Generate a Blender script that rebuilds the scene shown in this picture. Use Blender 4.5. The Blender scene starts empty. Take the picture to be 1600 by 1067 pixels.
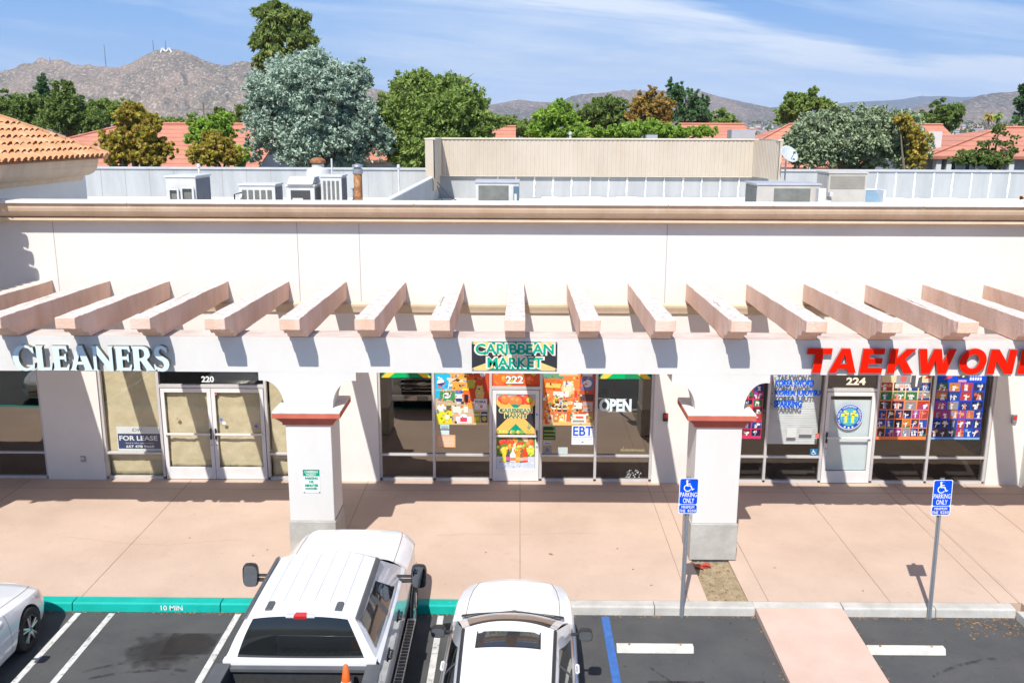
import bpy, bmesh, math, random
import numpy as np
from mathutils import Vector, Matrix
random.seed(7); rng = np.random.default_rng(11)
S = bpy.context.scene
COL = S.collection

# ------------------------------------------------------------------ camera
F, CX, CY, VPX, HY, CAMH = 1445., 800., 533.5, 811., 206., 7.90
_p = math.atan((CY-HY)/F); _yaw = math.atan((VPX-CX)/F*math.cos(_p)); _r = math.radians(0.2)
_fw = np.array([-math.sin(_yaw)*math.cos(_p), math.cos(_yaw)*math.cos(_p), -math.sin(_p)])
_rt = np.array([math.cos(_yaw), math.sin(_yaw), 0.]); _up = np.cross(_rt, _fw)
_rt2 = _rt*math.cos(_r)+_up*math.sin(_r); _up2 = -_rt*math.sin(_r)+_up*math.cos(_r)
RM = np.array([_rt2, _up2, _fw])
def at(x, y, Y):                       # world point seen at photo pixel (x,y) at depth Y
    d = RM.T@np.array([(x-CX)/F, -(y-CY)/F, 1.]); t = Y/d[1]
    return (d[0]*t, Y, CAMH+d[2]*t)
cd = bpy.data.cameras.new('camera'); cam = bpy.data.objects.new('camera', cd); COL.objects.link(cam)
cd.sensor_fit = 'HORIZONTAL'; cd.sensor_width = 36; cd.lens = 36*F/1600; cd.clip_end = 60000; cd.clip_start = .1
m = Matrix.Identity(4)
for k in range(3):
    m[k][0] = _rt2[k]; m[k][1] = _up2[k]; m[k][2] = -_fw[k]
m.translation = (0, 0, CAMH); cam.matrix_world = m
S.camera = cam

# ------------------------------------------------------------------ world, sun, exposure
SUN_DIR = Vector((.205, .74, -1.)).normalized()      # the way light travels
w = bpy.data.worlds.new('World'); S.world = w; w.use_nodes = True
nt = w.node_tree; nt.nodes.clear()
def N(nt, t, **kw):
    n = nt.nodes.new(t)
    for k, v in kw.items(): setattr(n, k, v)
    return n
out = N(nt, 'ShaderNodeOutputWorld'); bg = N(nt, 'ShaderNodeBackground'); sky = N(nt, 'ShaderNodeTexSky', sky_type='NISHITA', sun_disc=False)
sky.sun_elevation = math.asin(-SUN_DIR.z); sky.sun_rotation = math.radians(195)
sky.altitude = 500; sky.air_density = 1.0; sky.dust_density = .35; sky.ozone_density = 2.6
# thin cirrus: bands of stretched noise in direction space
tc = N(nt, 'ShaderNodeTexCoord'); sep = N(nt, 'ShaderNodeSeparateXYZ'); nt.links.new(tc.outputs['Generated'], sep.inputs[0])
def mth(op, a, b=None, c=None):
    n = N(nt, 'ShaderNodeMath', operation=op)
    for i, v in enumerate((a, b, c)):
        if v is None: continue
        if isinstance(v, (int, float)): n.inputs[i].default_value = v
        else: nt.links.new(v, n.inputs[i])
    return n.outputs[0]
X, Yd, Z = sep.outputs
u = mth('DIVIDE', X, mth('MAXIMUM', Yd, .05)); v = mth('DIVIDE', Z, mth('MAXIMUM', Yd, .05))
comb = N(nt, 'ShaderNodeCombineXYZ')
nt.links.new(mth('ADD', mth('MULTIPLY', u, 1.6), mth('MULTIPLY', v, 2.2)), comb.inputs[0]); nt.links.new(mth('MULTIPLY', mth('ADD', v, mth('MULTIPLY', u, .09)), 15.), comb.inputs[1])
no = N(nt, 'ShaderNodeTexNoise'); no.inputs['Scale'].default_value = 1.35; no.inputs['Detail'].default_value = 9; no.inputs['Roughness'].default_value = .62; no.inputs['Distortion'].default_value = .5
nt.links.new(comb.outputs[0], no.inputs['Vector'])
# a broad veil whose upper edge slopes down to the right, wisps elsewhere
n2 = N(nt, 'ShaderNodeTexNoise'); n2.inputs['Scale'].default_value = 4.2; n2.inputs['Detail'].default_value = 8; n2.inputs['Roughness'].default_value = .6
nt.links.new(comb.outputs[0], n2.inputs['Vector'])
ve = mth('ADD', .078, mth('MULTIPLY', mth('MINIMUM', mth('MAXIMUM', mth('DIVIDE', mth('SUBTRACT', .40, u), .22), 0.), 3.), .055))
ve = mth('ADD', ve, mth('MULTIPLY', mth('SUBTRACT', n2.outputs['Fac'], .5), .030))
d_ = mth('SUBTRACT', ve, v)
edge = mth('MINIMUM', mth('MAXIMUM', mth('DIVIDE', d_, .012), 0.), 1.)
fall = mth('MAXIMUM', mth('SUBTRACT', 1.0, mth('MULTIPLY', mth('MAXIMUM', d_, 0.), 5.)), .5)
rr = mth('MINIMUM', mth('MAXIMUM', mth('MULTIPLY', mth('ADD', u, .30), 3.2), 0.), 1.)
veil = mth('MULTIPLY', mth('MULTIPLY', edge, fall), rr)
tex = mth('MINIMUM', mth('MAXIMUM', mth('MULTIPLY_ADD', mth('ADD', no.outputs['Fac'], mth('MULTIPLY', n2.outputs['Fac'], .4)), 3.2, -1.42), .42), 1.)
wisp = mth('MULTIPLY', mth('MAXIMUM', mth('SUBTRACT', no.outputs['Fac'], .50), 0.), 2.3)
cl = mth('MINIMUM', mth('ADD', mth('MULTIPLY', veil, tex), wisp), .82)
mix = N(nt, 'ShaderNodeMix', data_type='RGBA'); nt.links.new(cl, mix.inputs['Factor'])
cr = N(nt, 'ShaderNodeValToRGB'); nt.links.new(Z, cr.inputs[0]); E_ = cr.color_ramp.elements
E_[0].position = 0.; E_[0].color = (.36, .51, .68, 1); E_[1].position = .30; E_[1].color = (.085, .225, .57, 1)
e = E_.new(.07); e.color = (.25, .42, .68, 1); e = E_.new(.15); e.color = (.125, .30, .63, 1)
gr = N(nt, 'ShaderNodeMix', data_type='RGBA', blend_type='MULTIPLY'); gr.inputs['Factor'].default_value = 1; nt.links.new(cr.outputs[0], gr.inputs['A']); gr.inputs['B'].default_value = (9.6, 9.6, 9.6, 1)
lo = N(nt, 'ShaderNodeMapRange'); lo.inputs[1].default_value = .25; lo.inputs[2].default_value = .6; lo.inputs[3].default_value = 1; lo.inputs[4].default_value = 0; nt.links.new(Z, lo.inputs[0])
sm = N(nt, 'ShaderNodeMix', data_type='RGBA'); nt.links.new(lo.outputs[0], sm.inputs['Factor']); nt.links.new(sky.outputs[0], sm.inputs['A']); nt.links.new(gr.outputs['Result'], sm.inputs['B'])
nt.links.new(sm.outputs['Result'], mix.inputs['A']); dome = N(nt, 'ShaderNodeMix', data_type='RGBA', blend_type='MULTIPLY'); dome.inputs['Factor'].default_value = 1; dome.inputs['B'].default_value = (1.3, 1.3, 1.28, 1); nt.links.new(sky.outputs[0], dome.inputs['A']); nt.links.new(dome.outputs['Result'], sm.inputs['A']); mix.inputs['B'].default_value = (6.9, 7.3, 7.8, 1)
nt.links.new(mix.outputs['Result'], bg.inputs[0]); bg.inputs[1].default_value = .103
nt.links.new(bg.outputs[0], out.inputs[0])
sl = bpy.data.lights.new('sun', 'SUN'); so = bpy.data.objects.new('sun', sl); COL.objects.link(so)
sl.energy = 4.3; sl.angle = math.radians(.53); sl.color = (1., .965, .91)
so.rotation_euler = SUN_DIR.to_track_quat('-Z', 'Y').to_euler(); so.location = (-6, -20, 30)
vs = S.view_settings; vs.view_transform = 'Standard'; vs.look = 'None'; vs.gamma = 1; vs.exposure = .53; vs.use_curve_mapping = False
S.cycles.max_bounces = 8; S.cycles.transparent_max_bounces = 12; S.cycles.volume_bounces = 0
S.cycles.sample_clamp_indirect = 6; S.cycles.use_denoising = True
S.cycles.caustics_reflective = False; S.cycles.caustics_refractive = False

# ------------------------------------------------------------------ materials
MATS = {}
def mat(name, col, rough=.7, var=None, scale=3., fac=1., bump=0., bscale=60., metal=0., coat=0., spec=.5, detail=6, stretch=(1, 1, 1), lo=.35, hi=.65, second=None, third=None):
    """Principled with a noise-mixed second colour, an optional second mask and a bump."""
    if name in MATS: return MATS[name]
    m = bpy.data.materials.new(name); m.use_nodes = True; t = m.node_tree
    b = t.nodes['Principled BSDF']; b.inputs['Roughness'].default_value = rough; b.inputs['Metallic'].default_value = metal
    b.inputs['Coat Weight'].default_value = coat; b.inputs['Coat Roughness'].default_value = .03; b.inputs['Specular IOR Level'].default_value = spec
    c4 = (*col, 1); b.inputs['Base Color'].default_value = c4
    co = N(t, 'ShaderNodeTexCoord'); mp = N(t, 'ShaderNodeMapping'); mp.inputs['Scale'].default_value = stretch
    t.links.new(co.outputs['Object'], mp.inputs[0])
    cur = None
    def layer(cur, colA, colB, sc, f, lo, hi):
        n = N(t, 'ShaderNodeTexNoise'); n.inputs['Scale'].default_value = sc; n.inputs['Detail'].default_value = detail; n.inputs['Roughness'].default_value = .65
        t.links.new(mp.outputs[0], n.inputs['Vector'])
        r = N(t, 'ShaderNodeMapRange'); r.inputs[1].default_value = lo; r.inputs[2].default_value = hi; r.inputs[4].default_value = f
        t.links.new(n.outputs['Fac'], r.inputs[0])
        x = N(t, 'ShaderNodeMix', data_type='RGBA'); t.links.new(r.outputs[0], x.inputs['Factor'])
        if cur is None: x.inputs['A'].default_value = (*colA, 1)
        else: t.links.new(cur, x.inputs['A'])
        x.inputs['B'].default_value = (*colB, 1)
        return x.outputs['Result']
    if var: cur = layer(None, col, var, scale, fac, lo, hi)
    if second: cur = layer(cur, col, second[0], second[1], second[2], second[3], second[4])
    if third: cur = layer(cur, col, third[0], third[1], third[2], third[3], third[4])
    if cur: t.links.new(cur, b.inputs['Base Color'])
    if bump:
        n = N(t, 'ShaderNodeTexNoise'); n.inputs['Scale'].default_value = bscale; n.inputs['Detail'].default_value = 4
        t.links.new(co.outputs['Object'], n.inputs['Vector'])
        bp = N(t, 'ShaderNodeBump'); bp.inputs['Strength'].default_value = bump; bp.inputs['Distance'].default_value = .02
        t.links.new(n.outputs['Fac'], bp.inputs['Height']); t.links.new(bp.outputs[0], b.inputs['Normal'])
    MATS[name] = m; return m
stucco = mat('white_stucco', (.70, .678, .64), .9, (.645, .62, .575), .8, .8, .35, 70, second=((.60, .55, .48), 5., .25, .58, .8), stretch=(1, 1, .5), third=((.50, .45, .40), 1.6, .22, .62, .8))
stucco_up = mat('upper_stucco', (.72, .695, .655), .9, (.675, .645, .60), .5, .85, .3, 60, second=((.66, .61, .545), 2.6, .30, .58, .8), stretch=(1, 1, .22), third=((.52, .47, .42), 5.5, .22, .64, .8))
stucco_shop = mat('shopfront_stucco', (.76, .725, .67), .9, (.70, .66, .60), .9, .8, .25, 90)
tan = mat('tan_cornice_paint', (.72, .54, .375), .85, (.56, .40, .265), 1.1, .8, .15, 60, stretch=(1, 1, .25), second=((.80, .65, .50), 3., .5, .5, .75), third=((.36, .27, .19), 4., .4, .66, .78))
tan_light = mat('tan_moulding', (.60, .49, .36), .85, (.46, .36, .24), 1.3, .8, .15, 60)
coping_m = mat('white_coping', (.80, .78, .75), .8, (.62, .57, .5), 2.5, .7, .2, 40, second=((.28, .24, .2), 2.2, .7, .66, .74))
joint_m = mat('joint_line', (.36, .33, .30), .9)
walk_joint = mat('walk_joint', (.24, .17, .13), .9, (.40, .28, .22), 1.2, .7)
beam_m = mat('pink_concrete_beam', (.80, .56, .45), .9, (.68, .43, .30), 1.8, .9, .5, 30, stretch=(1, 1, .35), second=((.80, .63, .52), 6., .5, .5, .75), third=((.42, .28, .22), 5., .45, .62, .76))
cap_red = mat('red_cap_paint', (.58, .145, .085), .75, (.44, .10, .06), 2.5, .8, .2, 40)
cap_top = mat('weathered_cap_top', (.78, .72, .68), .9, (.55, .47, .44), 5, .7, .3, 40)
conc = mat('grey_concrete', (.47, .455, .41), .9, (.33, .32, .285), 2.2, .9, .4, 40, second=((.2, .2, .19), 5., .5, .6, .8))
kerb_m = mat('kerb_concrete', (.52, .50, .455), .9, (.38, .36, .32), 2.5, .9, .4, 40, second=((.2, .18, .15), 8., .6, .64, .76))
green_m = mat('green_kerb_paint', (.004, .34, .28), .6, (.008, .42, .35), 2.5, .8, .2, 40, second=((.01, .24, .20), 7., .6, .6, .75), third=((.34, .36, .33), 11., .7, .68, .74), spec=.2)
walk_m = mat('pink_concrete_walk', (.545, .408, .318), .9, (.46, .338, .258), .45, 1., .3, 50, second=((.40, .28, .215), 2.6, .40, .58, .78), third=((.25, .18, .145), 12., .6, .665, .70))
ramp_m = mat('pink_ramp', (.58, .425, .345), .9, (.51, .365, .29), 1.2, .9, .3, 50, second=((.36, .28, .24), 5., .35, .64, .78))
asph = mat('asphalt', (.068, .069, .071), .9, (.098, .097, .095), 1.0, .9, .8, 140, second=((.17, .165, .16), 26., .6, .60, .72), third=((.028, .028, .028), 7.5, .75, .63, .69))
white_line = mat('white_line_paint', (.66, .65, .62), .8, (.45, .44, .42), 6, .9, .2, 60, second=((.14, .14, .14), 9., .85, .56, .66), third=((.2, .2, .2), 40., .7, .6, .7))
blue_line = mat('blue_line_paint', (.04, .15, .45), .8, (.03, .10, .30), 8, .9, .2, 60, second=((.10, .11, .12), 22., .8, .55, .68))
stop_m = mat('painted_wheel_stop', (.68, .66, .58), .85, (.5, .48, .42), 5, .9, .3, 50, second=((.2, .18, .15), 9., .7, .68, .76))
dirt_m = mat('planter_dirt', (.36, .275, .165), .95, (.24, .18, .10), 5, .9, .8, 60, second=((.46, .38, .25), 14., .7, .5, .7))
oil_m = mat('oil_stain', (.028, .026, .025), .55, (.06, .06, .06), 7, .8)
alu = mat('aluminium_frame', (.62, .60, .585), .45, (.52, .50, .485), 4, .7, 0, 1, .25)
alu_white = mat('white_door_frame', (.72, .71, .69), .5, (.62, .6, .58), 3, .6)
dark_gasket = mat('dark_gasket', (.05, .05, .05), .6)
paper = mat('brown_paper', (.66, .55, .36), .85, (.56, .46, .28), 2.2, .9, 1., 4.5, second=((.72, .62, .43), 6., .6, .5, .7))
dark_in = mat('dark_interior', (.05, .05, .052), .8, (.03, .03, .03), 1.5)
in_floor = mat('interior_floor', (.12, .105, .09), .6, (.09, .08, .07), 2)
blind_m = mat('grey_blind', (.74, .75, .76), .7, (.55, .56, .57), 1)
blk = mat('black_plastic', (.018, .018, .019), .45, (.03, .03, .03), 9)
blkrough = mat('bedliner', (.025, .025, .026), .8, (.04, .04, .04), 12, .8, .4, 150)
rubber = mat('tyre_rubber', (.02, .02, .02), .85, (.03, .03, .03), 12)
paint_w = mat('white_car_paint', (.80, .80, .80), .28, (.77, .77, .775), 1.2, .5, 0, 1, 0, 1.)
carglass = mat('tinted_car_glass', (.012, .014, .014), .03, (.02, .022, .022), 2, .5, 0, 1, 0, 0, .8)
chrome = mat('chrome', (.75, .75, .76), .12, (.68, .68, .7), 4, .5, 0, 1, 1.)
silver = mat('silver_alloy', (.60, .60, .61), .28, (.5, .5, .52), 4, .5, 0, 1, .9)
greyp = mat('grey_trim', (.075, .078, .082), .5, (.095, .097, .1), 5)
lamp_red = mat('red_lens', (.55, .02, .015), .15, (.45, .02, .02), 6, .5, coat=1.)
lamp_clear = mat('clear_lens', (.62, .62, .6), .08, (.4, .4, .4), 14, .7, coat=1.)
galv = mat('galvanised_steel', (.36, .385, .41), .45, (.29, .31, .33), 8, .8, .1, 60, .55)
roof_mem = mat('white_roof_deck', (.70, .69, .66), .9, (.55, .53, .49), 1.2, .9, .2, 30)
greywall = mat('grey_felt_wall', (.44, .455, .455), .9, (.36, .375, .38), 1.2, .9, .2, 40, stretch=(1.5, 1, .3))
mastic = mat('white_mastic', (.82, .82, .81), .8, (.72, .72, .71), 5)
screen_m = mat('beige_metal_siding', (.545, .475, .385), .8, (.48, .41, .325), .8, .9, .1, 30, stretch=(1, 1, .4), second=((.50, .38, .26), 1.6, .45, .56, .72), third=((.38, .32, .26), 5., .35, .66, .76), spec=.2)
unit_w = mat('white_unit_metal', (.62, .62, .61), .6, (.50, .50, .485), 2, .8, second=((.36, .33, .28), 5., .5, .62, .75))
unit_t = mat('beige_unit_metal', (.50, .47, .42), .6, (.43, .40, .36), 2, .8)
unit_d = mat('dark_unit_side', (.17, .18, .20), .7, (.12, .125, .14), 2, .8)
grille_g = mat('coil_grey', (.19, .195, .175), .8, (.13, .135, .12), 3, .9, .3, 120)
rust = mat('rusty_flue', (.40, .16, .05), .9, (.20, .075, .04), 3, .9, .3, 40, second=((.6, .38, .2), 4., .8, .5, .65))
tile_m = mat('terracotta_barrel_tile', (.66, .33, .16), .85, (.56, .25, .11), 1.5, .9, .3, 40, second=((.74, .47, .28), 3.3, .8, .5, .7))
house_w = mat('house_stucco', (.60, .60, .585), .9, (.52, .52, .51), 1, .8)
house_g = mat('grey_house_wall', (.42, .45, .47), .9, (.36, .38, .40), 1, .8)
winglass = mat('dark_window', (.03, .035, .04), .1, (.05, .055, .06), 1, .5)
bark = mat('bark', (.16, .12, .085), .95, (.24, .20, .16), 3, .9, .5, 20, stretch=(1, 1, .2))
cone_o = mat('orange_cone_plastic', (.85, .16, .02), .5, (.75, .13, .02), 6)
letter_blue = mat('pale_blue_letter_face', (.66, .79, .84), .4, (.60, .73, .78), 3, .6)
letter_ret = mat('bronze_letter_return', (.12, .10, .08), .6, (.18, .15, .11), 8)
letter_red = mat('red_letter_face', (.74, .012, .0015), .5, (.68, .010, .001), 2, .5, spec=.08)
letter_ret2 = mat('grey_letter_return', (.20, .17, .165), .6, (.26, .23, .22), 8)
white_paint = mat('white_stencil_paint', (.78, .78, .74), .8, (.6, .62, .58), 12, .6)
leaf_dry = mat('dry_leaf', (.33, .19, .07), .9, (.22, .12, .05), 9)
leaf_red = mat('red_litter', (.50, .06, .035), .7, (.36, .05, .03), 9)

def tile_roof_mat():                           # far concrete-tile roofs: courses and bumps
    m = mat('far_roof_tiles', (.54, .225, .145), .85, (.46, .18, .115), 1.2, .9)
    t = m.node_tree; b = t.nodes['Principled BSDF']; co = N(t, 'ShaderNodeTexCoord')
    wv = N(t, 'ShaderNodeTexWave', wave_type='BANDS', bands_direction='Z', wave_profile='SAW'); wv.inputs['Scale'].default_value = 1.1; wv.inputs['Distortion'].default_value = .25
    t.links.new(co.outputs['Object'], wv.inputs['Vector'])
    bp = N(t, 'ShaderNodeBump'); bp.inputs['Strength'].default_value = 1.; bp.inputs['Distance'].default_value = .05
    t.links.new(wv.outputs['Fac'], bp.inputs['Height']); t.links.new(bp.outputs[0], b.inputs['Normal'])
    src = b.inputs['Base Color'].links[0].from_socket; r = N(t, 'ShaderNodeMapRange'); r.inputs[1].default_value = .78; r.inputs[2].default_value = .95; r.inputs[4].default_value = .55; t.links.new(wv.outputs['Fac'], r.inputs[0])
    x = N(t, 'ShaderNodeMix', data_type='RGBA'); t.links.new(r.outputs[0], x.inputs['Factor']); t.links.new(src, x.inputs['A']); x.inputs['B'].default_value = (.20, .07, .045, 1); t.links.new(x.outputs['Result'], b.inputs['Base Color'])  # dark course lines: tile gaps, with their shade put into the colour
    return m
far_tile = tile_roof_mat()

def glass_mat(name, refl, tint):
    m = bpy.data.materials.new(name); m.use_nodes = True; t = m.node_tree; t.nodes.clear()
    o = N(t, 'ShaderNodeOutputMaterial'); x = N(t, 'ShaderNodeMixShader'); g = N(t, 'ShaderNodeBsdfGlossy'); tr = N(t, 'ShaderNodeBsdfTransparent')
    g.inputs['Roughness'].default_value = 0.0; g.inputs['Color'].default_value = (.97, .95, .88, 1); tr.inputs[0].default_value = (*tint, 1)
    ge = N(t, 'ShaderNodeNewGeometry'); lw = N(t, 'ShaderNodeLayerWeight'); lw.inputs[0].default_value = .5
    pw = N(t, 'ShaderNodeMath', operation='POWER'); pw.inputs[1].default_value = 5.; t.links.new(lw.outputs['Facing'], pw.inputs[0])
    ad = N(t, 'ShaderNodeMath', operation='ADD', use_clamp=True); ad.inputs[1].default_value = refl+.04; t.links.new(pw.outputs[0], ad.inputs[0])
    iv = N(t, 'ShaderNodeMath', operation='SUBTRACT'); iv.inputs[0].default_value = 1.; t.links.new(ge.outputs['Backfacing'], iv.inputs[1])
    a = N(t, 'ShaderNodeMath', operation='MULTIPLY'); t.links.new(ad.outputs[0], a.inputs[0]); t.links.new(iv.outputs[0], a.inputs[1])
    # faint old-glass waviness
    co = N(t, 'ShaderNodeTexCoord'); n = N(t, 'ShaderNodeTexNoise'); n.inputs['Scale'].default_value = 1.1; bp = N(t, 'ShaderNodeBump'); bp.inputs['Strength'].default_value = .02; bp.inputs['Distance'].default_value = .05
    t.links.new(co.outputs['Object'], n.inputs['Vector']); t.links.new(n.outputs['Fac'], bp.inputs['Height']); t.links.new(bp.outputs[0], g.inputs['Normal'])
    t.links.new(a.outputs[0], x.inputs[0]); t.links.new(tr.outputs[0], x.inputs[1]); t.links.new(g.outputs[0], x.inputs[2]); t.links.new(x.outputs[0], o.inputs[0])
    return m
glass_mid = glass_mat('reflective_shop_glass', .19, (.55, .55, .52))
glass_dark = glass_mat('dark_shop_glass', .05, (.75, .75, .75))
glass_clear = glass_mat('clear_shop_glass', .02, (.95, .96, .95))

def print_mat():
    m = bpy.data.materials.new('printed_vinyl'); m.use_nodes = True; t = m.node_tree; b = t.nodes['Principled BSDF']
    a = N(t, 'ShaderNodeAttribute', attribute_name='Col'); n = N(t, 'ShaderNodeTexNoise'); n.inputs['Scale'].default_value = 12
    co = N(t, 'ShaderNodeTexCoord'); t.links.new(co.outputs['Object'], n.inputs['Vector'])
    r = N(t, 'ShaderNodeMapRange'); r.inputs[3].default_value = .88; r.inputs[4].default_value = 1.05; t.links.new(n.outputs['Fac'], r.inputs[0])
    x = N(t, 'ShaderNodeMix', data_type='RGBA', blend_type='MULTIPLY'); x.inputs['Factor'].default_value = 1
    t.links.new(a.outputs['Color'], x.inputs['A']); t.links.new(r.outputs[0], x.inputs['B']); t.links.new(x.outputs['Result'], b.inputs['Base Color'])
    b.inputs['Roughness'].default_value = .6; b.inputs['Specular IOR Level'].default_value = .15
    return m
PRINT = print_mat()

# ------------------------------------------------------------------ mesh helpers
class MB:
    def __init__(s): s.v = []; s.f = []; s.m = []; s.col = None
    def add(s, vs, fs, mi=0):
        o = len(s.v); s.v += [tuple(map(float, p)) for p in vs]; s.f += [tuple(i+o for i in f) for f in fs]; s.m += [mi]*len(fs); return s
    def box(s, x0, x1, y0, y1, z0, z1, mi=0):
        return s.add([(x0,y0,z0),(x1,y0,z0),(x1,y1,z0),(x0,y1,z0),(x0,y0,z1),(x1,y0,z1),(x1,y1,z1),(x0,y1,z1)],
                     [(0,3,2,1),(4,5,6,7),(0,1,5,4),(1,2,6,5),(2,3,7,6),(3,0,4,7)], mi)
    def prism(s, poly, a0, a1, axis='x', mi=0):
        """poly of 2-D points; axis x: (y,z), y: (x,z), z: (x,y)"""
        P = {'x': lambda p, a: (a, p[0], p[1]), 'y': lambda p, a: (p[0], a, p[1]), 'z': lambda p, a: (p[0], p[1], a)}[axis]
        n = len(poly); vs = [P(p, a0) for p in poly]+[P(p, a1) for p in poly]
        fs = [tuple(range(n))[::-1], tuple(range(n, 2*n))]+[(i, (i+1) % n, n+(i+1) % n, n+i) for i in range(n)]
        return s.add(vs, fs, mi)
    def tube(s, pts, rad, n=8, mi=0, caps=True):
        if not hasattr(rad, '__len__'): rad = [rad]*len(pts)
        pts = [Vector(p) for p in pts]; vs = []
        for i, p in enumerate(pts):
            d = (pts[min(i+1, len(pts)-1)]-pts[max(i-1, 0)]).normalized()
            a = d.orthogonal().normalized() if abs(d.z) < .95 else d.cross(Vector((0, 1, 0))).normalized(); b = d.cross(a)
            vs += [p+(a*math.cos(2*math.pi*k/n)+b*math.sin(2*math.pi*k/n))*rad[i] for k in range(n)]
        fs = [(i*n+k, i*n+(k+1) % n, (i+1)*n+(k+1) % n, (i+1)*n+k) for i in range(len(pts)-1) for k in range(n)]
        if caps: fs += [tuple(range(n))[::-1], tuple(range((len(pts)-1)*n, len(pts)*n))]
        return s.add(vs, fs, mi)
    def lathe(s, prof, c, n=24, mi=0, axis='z'):
        vs = []
        for r, h in prof:
            for k in range(n):
                a = 2*math.pi*k/n
                q = (r*math.cos(a), r*math.sin(a), h)
                if axis == 'x': q = (q[2], q[0], q[1])
                if axis == 'y': q = (q[0], q[2], q[1])
                vs.append((c[0]+q[0], c[1]+q[1], c[2]+q[2]))
        fs = [(i*n+k, i*n+(k+1) % n, (i+1)*n+(k+1) % n, (i+1)*n+k) for i in range(len(prof)-1) for k in range(n)]
        return s.add(vs, fs, mi)
    def grid(s, P, mi=0, flip=False):
        """P[i][j] points"""
        a, b = len(P), len(P[0]); vs = [p for r in P for p in r]
        fs = [(i*b+j, (i+1)*b+j, (i+1)*b+j+1, i*b+j+1) for i in range(a-1) for j in range(b-1)]
        if flip: fs = [f[::-1] for f in fs]
        return s.add(vs, fs, mi)
    def build(s, name, mats, parent=None, smooth=False, bevel=0., solid=0., sub=0):
        if not isinstance(mats, (list, tuple)): mats = [mats]
        me = bpy.data.meshes.new(name)
        off = parent_offset(parent)
        me.from_pydata([(x-off[0], y-off[1], z-off[2]) for x, y, z in s.v], [], s.f)
        for q in mats: me.materials.append(q)
        if len(mats) > 1: me.polygons.foreach_set('material_index', s.m)
        bm = bmesh.new(); bm.from_mesh(me); bmesh.ops.remove_doubles(bm, verts=bm.verts, dist=1e-5) if smooth else None
        bmesh.ops.recalc_face_normals(bm, faces=bm.faces); bm.to_mesh(me); bm.free()
        if smooth:
            me.polygons.foreach_set('use_smooth', [True]*len(me.polygons))
            try: me.set_sharp_from_angle(angle=math.radians(38))
            except Exception: pass
        me.update()
        o = bpy.data.objects.new(name, me); COL.objects.link(o)
        if parent: o.parent = parent
        if bevel:
            b = o.modifiers.new('bevel', 'BEVEL'); b.width = bevel; b.segments = 2; b.limit_method = 'ANGLE'; b.angle_limit = math.radians(40)
        if solid:
            b = o.modifiers.new('solid', 'SOLIDIFY'); b.thickness = solid; b.offset = -1
        return o
def parent_offset(p):
    o = Vector((0, 0, 0))
    while p is not None: o += p.location; p = p.parent
    return o
def thing(name, label, cat, loc=(0, 0, 0), group=None, kind=None):
    o = bpy.data.objects.new(name, None); COL.objects.link(o); o.location = loc; o.empty_display_size = .2
    return tag(o, label, cat, group, kind)
def tag(o, label=None, cat=None, group=None, kind=None):
    for k, v in (('label', label), ('category', cat), ('group', group), ('kind', kind)):
        if v: o[k] = v
    return o
def struct(o): o['kind'] = 'structure'; return o
def copy_tree(o, parent=None):
    c = o.copy(); COL.objects.link(c)
    if parent: c.parent = parent
    for ch in list(o.children): copy_tree(ch, c)
    return c

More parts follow.
